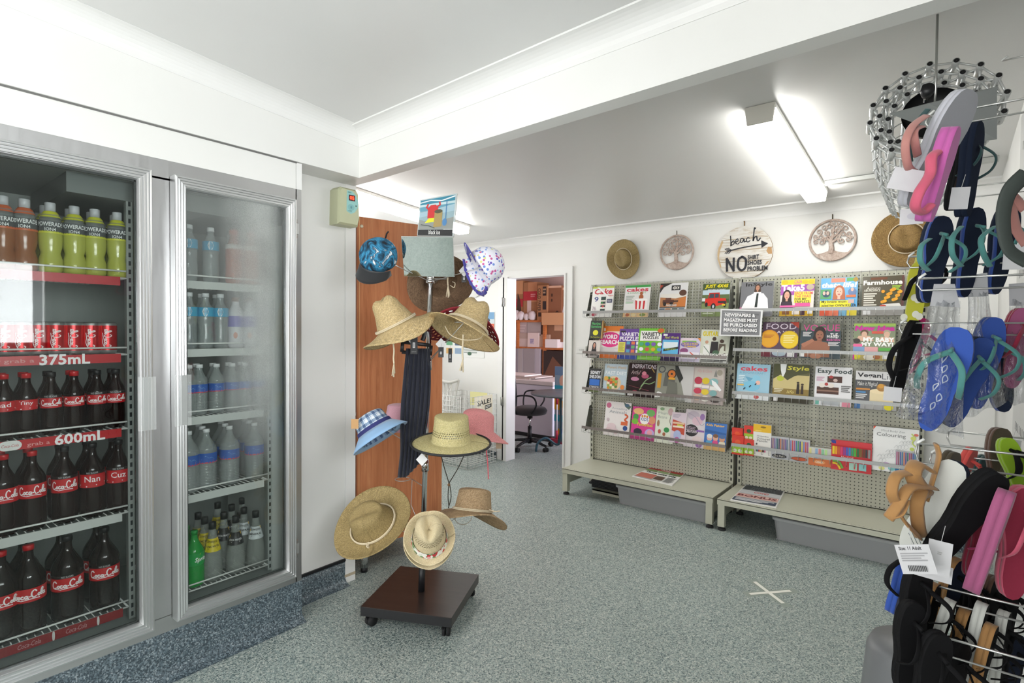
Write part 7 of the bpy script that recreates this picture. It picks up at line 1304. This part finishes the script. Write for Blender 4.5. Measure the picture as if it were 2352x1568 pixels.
# hooks: double wires standing straight out from the wall
HP = tag(empty('hook_board', (XR-.02, 1.1, 0)), 'pale slotted display board with the thong hooks on the right wall', 'display board')
b = MB(); b.box(.0, .018, 0, 2.2, .3, 2.42, plaster('slotted_board', 'bcbdbb', sc=40, st=.4, h2='a9aaa8')); b.build('board', HP)
b = MB()
for k in range(40):
    for z in (.6, 1.05, 1.35, 1.7, 2.0, 2.25): b.box(-.0008, 0, .05+k*.052, .056+k*.052, z, z+.035, M('4a4a48'))
b.build('slots', HP)
def hook(u, v, D, label, L=None, gap=None, z2=None):
    a = PX(u, v, D); L = XR-.02-a.x if L is None else L; o = empty('display_hook', a); g = gap or .0
    b = MB(); b.tube([(.0, 0, .0), (L, 0, 0)], .0024, m_wire, 8); b.tube([(0.012, 0, .012), (0, 0, 0.002), (.0, 0, 0)], .0030, m_white_wire, 8)
    if z2: b.tube([(.0, 0, 0), (-.004, .0, -z2*.5), (.004, 0, -z2), (L, 0, -z2)], .0022, m_wire, 8)
    b.build('wires', o); b = MB(); b.box(L-.004, L, -.012, .012, -.03, .012, m_wire); b.build('back_plate', o); return tag(o, label, 'hook', 'wire hooks of the thong display')
hook(2132, 268, 1.30, 'wire hook of the thong display, topmost of the near column', z2=.030)
hook(2302, 140, 1.62, 'wire hook of the thong display running to the upper right corner behind the tube basket')
hook(2112, 640, 1.30, 'wire hook of the thong display, at the height of the yellow thong', z2=.028)
hook(2108, 1018, 1.28, 'wire hook of the thong display, above the tan sandals', z2=.045)
hook(2180, 990, 1.6, 'wire hook of the thong display, behind the tan sandal hook', z2=.04)
hook(2094, 1332, 1.22, 'wire hook of the thong display, just under the white price tags', z2=.032)
hook(2094, 1442, 1.14, 'wire hook of the thong display, lowest of the near column', z2=.036)
hook(2088, 590, 1.5, 'wire hook of the thong display, holding the yellow thongs', z2=.03)
hook(2070, 742, 1.52, 'wire hook of the thong display, holding the black thong by the magazines', z2=.03)
hook(2214, 430, 2.0, 'wire hook of the thong display, further back beside the navy thong', z2=.04)
hook(2140, 1040, 1.5, 'wire hook of the thong display, mid height second from the front', z2=.04)
# top group
thong(2160, 345, 1.18, .255, 52, 24, C_['grey'], C_['lgrey'], C_['salmon'], 'large grey thong hanging from the topmost hook', th=.026, under=C_['lgrey'], flip=1, nostrap=True)
def ribbon(pts, D, r, m, label, nm='strap_loop', cat='strap', flat=.3, parent=None):
    P = smooth_pts([PX(u, v, D+d) for u, v, d in pts]); o = empty(nm, P[0]); b = MB(); b.tube([p-P[0] for p in P], r, m, 8, flat=flat, up=vU*.2-vF); b.build('strap', o); return tag(o, label, cat)
def subribbon(par, pts, D, r, m, flat=.3):
    inv = par.matrix_world.inverted(); b = MB(); b.tube([inv @ PX(u, v, D+d) for u, v, d in pts] if len(pts) < 3 else [inv @ p for p in smooth_pts([PX(u, v, D+d) for u, v, d in pts])], r, m, 8, flat=flat); b.build('strap', par)
bpy.context.view_layer.update()
g = bpy.data.objects['flip_flop']
subribbon(g, [(2128, 265, 0), (2096, 290, -.03), (2080, 330, -.04), (2085, 380, -.02), (2100, 395, 0)], 1.17, .008, C_['salmon']); subribbon(g, [(2118, 290, 0), (2100, 300, -.02), (2102, 330, -.02), (2108, 358, 0)], 1.16, .008, C_['salmon'])
subribbon(g, [(2132, 250, 0), (2112, 275, -.01), (2088, 320, -.01), (2090, 372, .0)], 1.185, .006, C_['dkteal'])
thong(2172, 402, 1.10, .190, 80, 13, C_['pink'], C_['pink'], C_['coral'], 'pink thong seen edge-on below the topmost hook', th=.028, nostrap=True)
g = bpy.data.objects['flip_flop.001']
subribbon(g, [(2163, 345, 0), (2140, 360, -.02), (2136, 400, -.02), (2112, 440, -.03), (2102, 475, -.02), (2118, 488, 0), (2140, 470, 0)], 1.10, .010, C_['bpink'], .6); subribbon(g, [(2165, 370, 0), (2150, 400, 0), (2140, 440, 0), (2130, 480, .0)], 1.115, .009, C_['coral'], .6)
thong(2240, 388, 1.30, .225, 72, 5, C_['navy'], C_['navy'], C_['black'], 'dark navy thong edge-on right of the pink one', th=.026, nostrap=True)
thong(2215, 385, 1.34, .21, 60, 10, C_['brown'], C_['black'], C_['dkteal'], 'brown and black thong between the pink and navy ones', th=.018)
# second group: royal blue with teal straps
thong(2150, 596, 1.34, .215, 38, 7, C_['navy'], C_['blue'], C_['teal'], 'navy-faced blue-edged thong, leftmost of the three on the second hook', th=.024, under=C_['navy'])
thong(2232, 580, 1.36, .225, 52, 6, C_['navy'], C_['blue'], C_['teal'], 'navy-faced blue-edged thong, middle of the three on the second hook', th=.024, under=C_['navy'])
thong(2308, 575, 1.38, .225, 50, 8, C_['navy'], C_['blue'], C_['teal'], 'navy-faced blue-edged thong, rightmost of the three on the second hook', th=.024, under=C_['navy'])
for k, (n_, pts) in enumerate((('flip_flop.004', [(2136, 548, 0), (2116, 565, -.02), (2114, 600, -.02), (2133, 622, 0)]), ('flip_flop.005', [(2208, 520, 0), (2188, 545, -.02), (2188, 585, -.02), (2208, 612, 0)]), ('flip_flop.006', [(2285, 520, 0), (2255, 545, -.02), (2258, 580, -.02), (2274, 612, 0)]))):
    subribbon(bpy.data.objects[n_], pts, 1.30, .0062, C_['teal'], .35)
dots = [('E', 20+(i*37) % 62, 10+(i*29) % 84, 12, 5.5, 'd8d8c8') for i in range(7)]
thong(2106, 672, 1.50, .175, 12, 6, C_['yellow'], C_['yellow'], C_['black'], 'lime-yellow thong with white dots hanging left of the blue ones', pat=dots, wid=.014)
thong(2128, 640, 1.55, .16, 30, -2, C_['yellow'], C_['yellow'], C_['black'], 'second lime-yellow thong behind the dotted one', wid=.014)
thong(2084, 828, 1.52, .23, 66, 12, C_['black'], C_['black'], C_['black'], 'black thong hanging left of the bagged blue ones', wid=.012)
g = bpy.data.objects['flip_flop.009']; subribbon(g, [(2092, 770, 0), (2055, 800, -.02), (2042, 840, -.02), (2056, 875, 0)], 1.50, .008, C_['black'])
thong(2106, 795, 1.62, .17, 40, 12, C_['magenta'], C_['magenta'], C_['magenta'], 'magenta thong behind the plastic bag of blue thongs')
# bagged pairs
pais = [('S', sm([(46+d*6, 20+i*9), (52+d*8, 24+i*9), (50+d*4, 28+i*9), (44+d*6, 25+i*9), (47+d*6, 20+i*9)]), 2.2, 'c3cfe0') for i, d in enumerate((0, 1, -1, 1, 0, -1))]
thong(2164, 872, 1.28, .255, -8, 13, C_['royal'], C_['blue'], C_['teal'], 'royal blue thong with paisley marks and teal strap in the nearest clear bag', pat=pais, th=.02, wid=.016)
thong(2222, 880, 1.34, .235, 28, 16, C_['blue'], C_['navy'], C_['teal'], 'second royal blue thong tucked behind the paisley one in the nearest bag', th=.02)
thong(2266, 835, 1.36, .235, 40, 8, C_['royal'], C_['blue'], C_['teal'], 'royal blue thong in the middle clear bag', th=.02, wid=.014)
thong(2296, 850, 1.42, .22, 20, -6, C_['navy'], C_['blue'], C_['teal'], 'dark blue thong at the back of the middle clear bag', th=.02)
thong(2338, 800, 1.40, .21, 25, 6, C_['rose'], C_['crimson'], C_['crimson'], 'dusky pink thong in the right-hand clear bag cut by the picture edge', th=.02)
def plastic():
    n = NT('clear_bag_plastic'); t = n.t; t.nodes.remove(n.b); tr = n.n('ShaderNodeBsdfTransparent', i_0=(.90, .91, .92, 1)); gl = n.n('ShaderNodeBsdfGlossy', i_Roughness=.12); c = n.co(); no = n.n('ShaderNodeTexNoise', i_Vector=c, i_Scale=24.0, i_Detail=3.0, i_Distortion=1.5)
    bp = n.n('ShaderNodeBump', i_Strength=1.0, i_Distance=.012, i_Height=no); n.l(bp.outputs[0], gl.inputs['Normal']); fr = n.n('ShaderNodeLayerWeight', i_0=.35); n.l(bp.outputs[0], fr.inputs['Normal'])
    k = n.math('ADD', n.math('MULTIPLY', (fr, 1), .5), .08); mx = n.n('ShaderNodeMixShader', i_0=k, i_1=tr, i_2=gl); n.l(mx.outputs[0], t.nodes['Material Output'].inputs[0]); return n.m
m_bag = plastic()
def bag(quad, D, th, label, seed):
    r = random.Random(seed); c = PX(sum(p[0] for p in quad)/4, sum(p[1] for p in quad)/4, D); o = empty('clear_plastic_bag', c); b = MB(); nx, nz = 14, 20
    (x0, y0), (x1, y1), (x2, y2), (x3, y3) = quad    # TL TR BR BL
    for sg in (-1, 1):
        vs = []
        for j in range(nz+1):
            t = j/nz
            for i in range(nx+1):
                s = i/nx; u = (x0+(x1-x0)*s)*(1-t)+(x3+(x2-x3)*s)*t; v = (y0+(y1-y0)*s)*(1-t)+(y3+(y2-y3)*s)*t
                d = th*math.sin(PI*s)**.6*(min(1, t*2.2)**.8)*(1-.5*t**6)*sg+.007*math.sin(7*s+9*t+seed)+.005*math.sin(23*s-5*t)
                vs.append(PX(u+3*math.sin(t*9+s*3), v+4*math.sin(s*11+seed), D+d)-c)
        b.add(vs, [(j*(nx+1)+i, j*(nx+1)+i+1, (j+1)*(nx+1)+i+1, (j+1)*(nx+1)+i) for j in range(nz) for i in range(nx)], m_bag, True)
    b.build('bag_film', o)
    b = MB(); hx = (x0+x1)/2; f = lambda u, v, d=0: PX(u, v, D+d)-c
    b.hexa([f(x0, y0+12, -.002), f(x1, y1+12, -.002), f(x1, y1+12, .002), f(x0, y0+12, .002), f(hx-26, y0-38, -.002), f(hx+22, y1-42, -.002), f(hx+22, y1-42, .002), f(hx-26, y0-38, .002)], M('c4c5c8', .5)); b.build('header_card', o); return tag(o, label, 'plastic bag')
bag([(2136, 690), (2206, 694), (2216, 1010), (2056, 952)], 1.29, .035, 'nearest clear plastic bag holding the paisley blue thongs', 1)
bag([(2222, 670), (2270, 668), (2312, 925), (2214, 962)], 1.38, .035, 'middle clear plastic bag with a blue thong', 5)
bag([(2318, 690), (2368, 690), (2376, 930), (2290, 925)], 1.42, .035, 'right-hand clear plastic bag cut by the picture edge', 9)
# sandals and coloured thongs in the middle
SD = thong(2135, 1165, 1.20, .235, -22, 22, C_['white'], C_['navy'], C_['tan'], 'white-soled strappy tan sandal hanging above the size tag', th=.022, under=C_['navy'], cat='sandal', nm='strappy_sandal', nostrap=True,
           pat=[('S', [(40, 18+i*4), (76, 6+i*4)], 1.5, '5a6466') for i in range(6)])
bpy.context.view_layer.update()
for pts, r in (([(2150, 1020, 0), (2156, 1050, 0), (2140, 1110, -.01), (2128, 1150, -.01)], .014), ([(2138, 1080, -.02), (2108, 1065, -.03), (2098, 1095, -.05), (2130, 1140, -.02)], .016), ([(2146, 1120, -.02), (2092, 1118, -.06), (2062, 1160, -.07), (2040, 1190, -.06)], .011), ([(2108, 1085, -.03), (2062, 1090, -.06), (2048, 1130, -.07), (2060, 1160, -.06)], .011), ([(2120, 1120, -.03), (2106, 1160, -.05), (2110, 1210, -.03), (2116, 1232, -.01)], .013), ([(2058, 1165, -.05), (2080, 1200, -.05), (2110, 1230, -.02)], .013), ([(2044, 1188, -.06), (2070, 1182, -.07), (2084, 1150, -.06)], .010)): subribbon(SD, pts, 1.19, r, C_['tan'], .28)
SD.matrix_world = SD.matrix_world
thong(2175, 1130, 1.30, .20, 62, 10, C_['olive'], C_['olive'], C_['olive'], 'dark olive thong right of the tan sandal', th=.02)
thong(2216, 1095, 1.45, .16, 66, 16, C_['coral'], C_['coral'], C_['coral'], 'coral red thong in the middle of the display', th=.02)
thong(2160, 1215, 1.26, .23, 60, 20, C_['navy'], C_['navy'], C_['black'], 'navy thong behind the strappy sandal', th=.02)
thong(2222, 1198, 1.12, .235, 40, 27, C_['black'], C_['black'], C_['black'], 'large black thong leaning right beside the pale pink one', th=.03, nostrap=True)
thong(2292, 1252, 1.08, .225, 80, 13, C_['rose'], C_['rose'], C_['magenta'], 'dusky pink thong seen edge-on between the black and crimson ones', th=.028, nostrap=True)
thong(2262, 1235, 1.20, .20, 40, 10, C_['crimson'], C_['crimson'], C_['magenta'], 'deep crimson thong behind the dusky pink edge', th=.02, wid=.02)
thong(2345, 1250, 1.12, .24, 30, 5, C_['crimson'], C_['bpink'], C_['bpink'], 'crimson thong with pink strap at the right picture edge', th=.024, wid=.012)
thong(2334, 1075, 1.34, .15, 30, -14, C_['lime'], C_['lime'], C_['black'], 'bright lime thong near the right picture edge', th=.02, wid=.02)
thong(2300, 1070, 1.42, .20, 35, 0, C_['olive'], C_['brown'], C_['olive'], 'khaki thong hanging left of the lime one', th=.02)
thong(2262, 1120, 1.5, .18, 50, 4, C_['dkteal'], C_['dkteal'], C_['black'], 'dark teal thong behind the black one', th=.02)
# lower group
thong(2076, 1345, 1.26, .15, 74, 12, C_['blue'], C_['royal'], C_['black'], 'royal blue thong edge at the lower left of the display', th=.02, nostrap=True)
g = bpy.data.objects[[o.name for o in bpy.data.objects if o.get('label', '').startswith('royal blue thong edge')][0]]; bpy.context.view_layer.update(); subribbon(g, [(2080, 1280, 0), (2045, 1305, -.02), (2038, 1340, -.02), (2062, 1368, 0)], 1.25, .006, C_['black'])
low = [(2106, 1400, 1.14, 50, 6, 'black', 'black', 'black'), (2092, 1490, 1.10, 42, 4, 'black', 'black', 'black'), (2136, 1440, 1.20, 74, 8, 'black', 'tan', 'black'), (2165, 1480, 1.16, 80, 12, 'black', 'white', 'black'), (2186, 1380, 1.24, 60, 10, 'navy', 'tan', 'black'), (2205, 1500, 1.18, 78, 10, 'black', 'tan', 'black'), (2232, 1400, 1.26, 62, 8, 'black', 'black', 'black'), (2248, 1490, 1.16, 78, 8, 'black', 'white', 'black'), (2276, 1420, 1.26, 66, 6, 'black', 'brown', 'black'), (2266, 1540, 1.14, 76, 9, 'black', 'tan', 'black'), (2308, 1510, 1.18, 76, 4, 'black', 'white', 'black'), (2320, 1420, 1.3, 60, 4, 'black', 'black', 'black'), (2140, 1560, 1.06, 40, 10, 'black', 'black', 'black'), (2330, 1560, 1.2, 60, 4, 'navy', 'black', 'black'), (2196, 1580, 1.12, 60, 6, 'black', 'black', 'black')]
LB = ['foremost below the white price tags', 'lowest one beside the grey stool', 'with a tan edge behind the foremost', 'with a white edge crossing the lowest hook', 'with a tan edge under the big black thong', 'with a tan edge between two white-edged ones', 'plain black under the dusky pink one', 'with a white edge, second of the white-edged ones', 'with a brown edge below the crimson ones', 'with a tan edge at the bottom picture edge', 'with a white edge nearest the right picture edge', 'plain black against the slotted board', 'lowest one at the bottom of the picture', 'navy at the bottom right corner', 'plain black at the bottom centre of the display']
for (u, v, D, yw_, ln, a, s, st), l in zip(low, LB): thong(u, v, D, .20 if D > 1.1 else .19, yw_, ln, C_[a], C_[s], C_[st], '%s thong in the lowest group, %s' % (a if a != 'black' else 'black', l), th=.020)
# price tags
tagcard(2084, 413, 1.16, .062, .046, 20, 'white price tag leaning against the large grey thong'); tagcard(2094, 497, 1.18, .042, .034, 2, 'white tag with a round sticker under the coral straps', [('E', 60, 52, 30, 22, 'b4b4bc')])
tagcard(2204, 455, 1.24, .034, .050, 6, 'white tag hanging between the pink and navy thongs'); tagcard(2050, 905, 1.46, .040, .038, 3, 'grey-white tag beside the black thong over the vegan magazine')
tagcard(2103, 1284, 1.06, .056, .056, -16, 'white price label with black print and a barcode below the tan sandal', [('T', 10, 82, 76, 94, 'Size: 11 Adult', '2a2a2e', .03), ('L', 10, 42, 90, 74, 4, '9a9a9c')]+[('R', 22+i*5, 10, 24.6+i*5, 30, '2e2e30') for i in range(11)])
tagcard(2157, 1282, 1.08, .038, .070, 4, 'blank white tag right of the printed price label', [('L', 40, 60, 60, 70, 2, 'a0a0a0')]); tagcard(2144, 1312, 1.10, .060, .034, 4, 'white tag tucked under the two other price tags')
tagcard(2336, 590, 1.3, .05, .06, 3, 'white tag at the right edge beside the blue thongs', [('R', 55, 20, 80, 34, '404040')]); tagcard(2322, 1030, 1.4, .035, .05, 6, 'small white tag near the lime thong')
# curled strap pair at the right edge
ribbon([(2356, 400, 0), (2318, 440, 0), (2304, 500, 0), (2316, 570, .0), (2356, 600, 0)], 1.12, .016, M('3c4440', .7), 'dark green strap loop curling in from the right picture edge', flat=.3)
ribbon([(2352, 480, .01), (2322, 450, .01), (2332, 520, .01), (2356, 560, .01)], 1.14, .013, C_['salmon'], 'salmon inner strap curling in from the right picture edge', flat=.3)
# grey stool foot under the display
b = MB(); p = PX(2064, 1530, 1.30); b.lathe([(.001, .0), (.09, .0), (.10, -.02), (.11, -.14), (.10, -.17), (.001, -.17)], M('6c6e70', .4), 28); b.tube([(0.0, 0, -.16), (0, 0, -p.z+.10)], .02, m_chrome, 12)
for k in range(4): a = PI/4+k*PI/2; b.tube([(0, 0, -p.z+.14), (.20*math.cos(a), .20*math.sin(a), -p.z+.012)], .012, m_chrome, 8)
tag(b.build('stool', loc=p+Vector((.03, .05, .04))), 'grey round stool under the thong display at the bottom picture edge', 'stool')

# ============================================================ TUBE BASKET NEAR THE CEILING
bc = PX(2148, 248, 1.95); ax = VL(2148, 238, .10, .50, .86); sd = VL(2148, 238, 1, .12, 0); sd = (sd-ax*sd.dot(ax)).normalized(); up_ = ax.cross(sd)
TB = tag(empty('tube_basket'), 'silver openwork basket of short tubes and beads hanging by the right wall', 'basket'); TB.matrix_world = basis(bc, ax, -up_)
mtube = M('d6d8d6', .3, .35)
def rp(r, a, z): return Vector((r*math.cos(a), r*math.sin(a)*.92, z))
b = MB(); inn = MB()
rings = [(.196, 16, 0, .0), (.166, 16, .5, -.02), (.138, 15, 0, -.05)]
pts = []
for r, n, off, z in rings:
    row = []
    for k in range(n):
        a = 2*PI*(k+off)/n; p = rp(r, a, z); row.append(p); b.tube([p-Vector((0, 0, .07)), p], .0115, mtube, 10); b.lathe([(.0005, .0008), (.0088, .0008)], m_black, 10, p)
    pts.append(row)
b.build('tubes', TB)
b = MB()
for row in pts:
    for i, p in enumerate(row): q = row[(i+1) % len(row)]; b.tube([p-Vector((0, 0, .012)), q-Vector((0, 0, .012))], .0045, mtube, 6); b.tube([p-Vector((0, 0, .05)), q-Vector((0, 0, .05))], .004, mtube, 6)
for r0, r1 in ((0, 1), (1, 2)):
    for i, p in enumerate(pts[r0]):
        ds = sorted(pts[r1], key=lambda q: (q-p).length)[:2]
        for q in ds: b.tube([p-Vector((0, 0, .02)), q-Vector((0, 0, .02))], .004, mtube, 6)
b.build('linking_rods', TB)
b = MB(); dn = TB.matrix_world.inverted() @ PX(2098, 470, 2.10)
n = 26
def cone(k, t, tw=0): a = 2*PI*(k+tw)/n; top = rp(.190, a, -.06); bot = dn+Vector((.075*math.cos(a), .06*math.sin(a), 0)); mid = top.lerp(bot, .5)+Vector((math.cos(a), math.sin(a), 0))*.02; return top.lerp(mid, t*2) if t < .5 else mid.lerp(bot, t*2-1)
for k in range(n):
    b.tube([cone(k, t/6) for t in range(7)], .0042, mtube, 6)
b.build('long_rods', TB); b = MB()
for j in range(1, 9):
    t = j/8; rg = [cone(k, t) for k in range(n)]
    b.tube(rg, .0028, mtube, 5, closed=True)
    for p in rg[::1]: b.lathe([(.0005, -.006), (.0065, 0), (.0005, .006)], mtube, 6, p)
b.build('beaded_rings', TB)
b = MB(); b.lathe([(.098, -.03), (.094, -.05), (.07, -.08), (.001, -.09)], M('0f1011', .5), 28); b.build('black_bowl', TB)
b = MB(); iv = TB.matrix_world.inverted(); q = [iv @ PX(u, v, D) for u, v, D in ((2045, 262, 1.80), (2135, 238, 1.74), (2290, 200, 1.72), (2290, 320, 1.74), (2200, 330, 1.80), (2120, 290, 1.80))]; n_ = (q[1]-q[0]).cross(q[3]-q[0]).normalized()*.006
b.add(q+[p+n_ for p in q], [(0, 1, 2, 3, 4, 5), (11, 10, 9, 8, 7, 6)]+[(i, 6+i, 6+(i+1) % 6, (i+1) % 6) for i in range(6)], M('8e9290', .5)); b.build('grey_plate', TB)
b = MB(); p = iv @ PX(2130, 210, 1.78); b.lathe([(.001, .02), (.018, .02), (.02, 0), (.015, -.02), (.001, -.02)], m_black, 14, p); b.tube([p, p+Vector((0, 0, -.06))], .006, m_chrome, 8); b.build('black_knob', TB)
b = MB(); tp = iv @ Vector((bc.x, bc.y, zback(bc.y)-.002)); b.tube([Vector((0, 0, -.06)), iv @ (bc+Vector((0, 0, .05))), tp], .004, m_wire, 6); b.build('hanging_rod', TB)
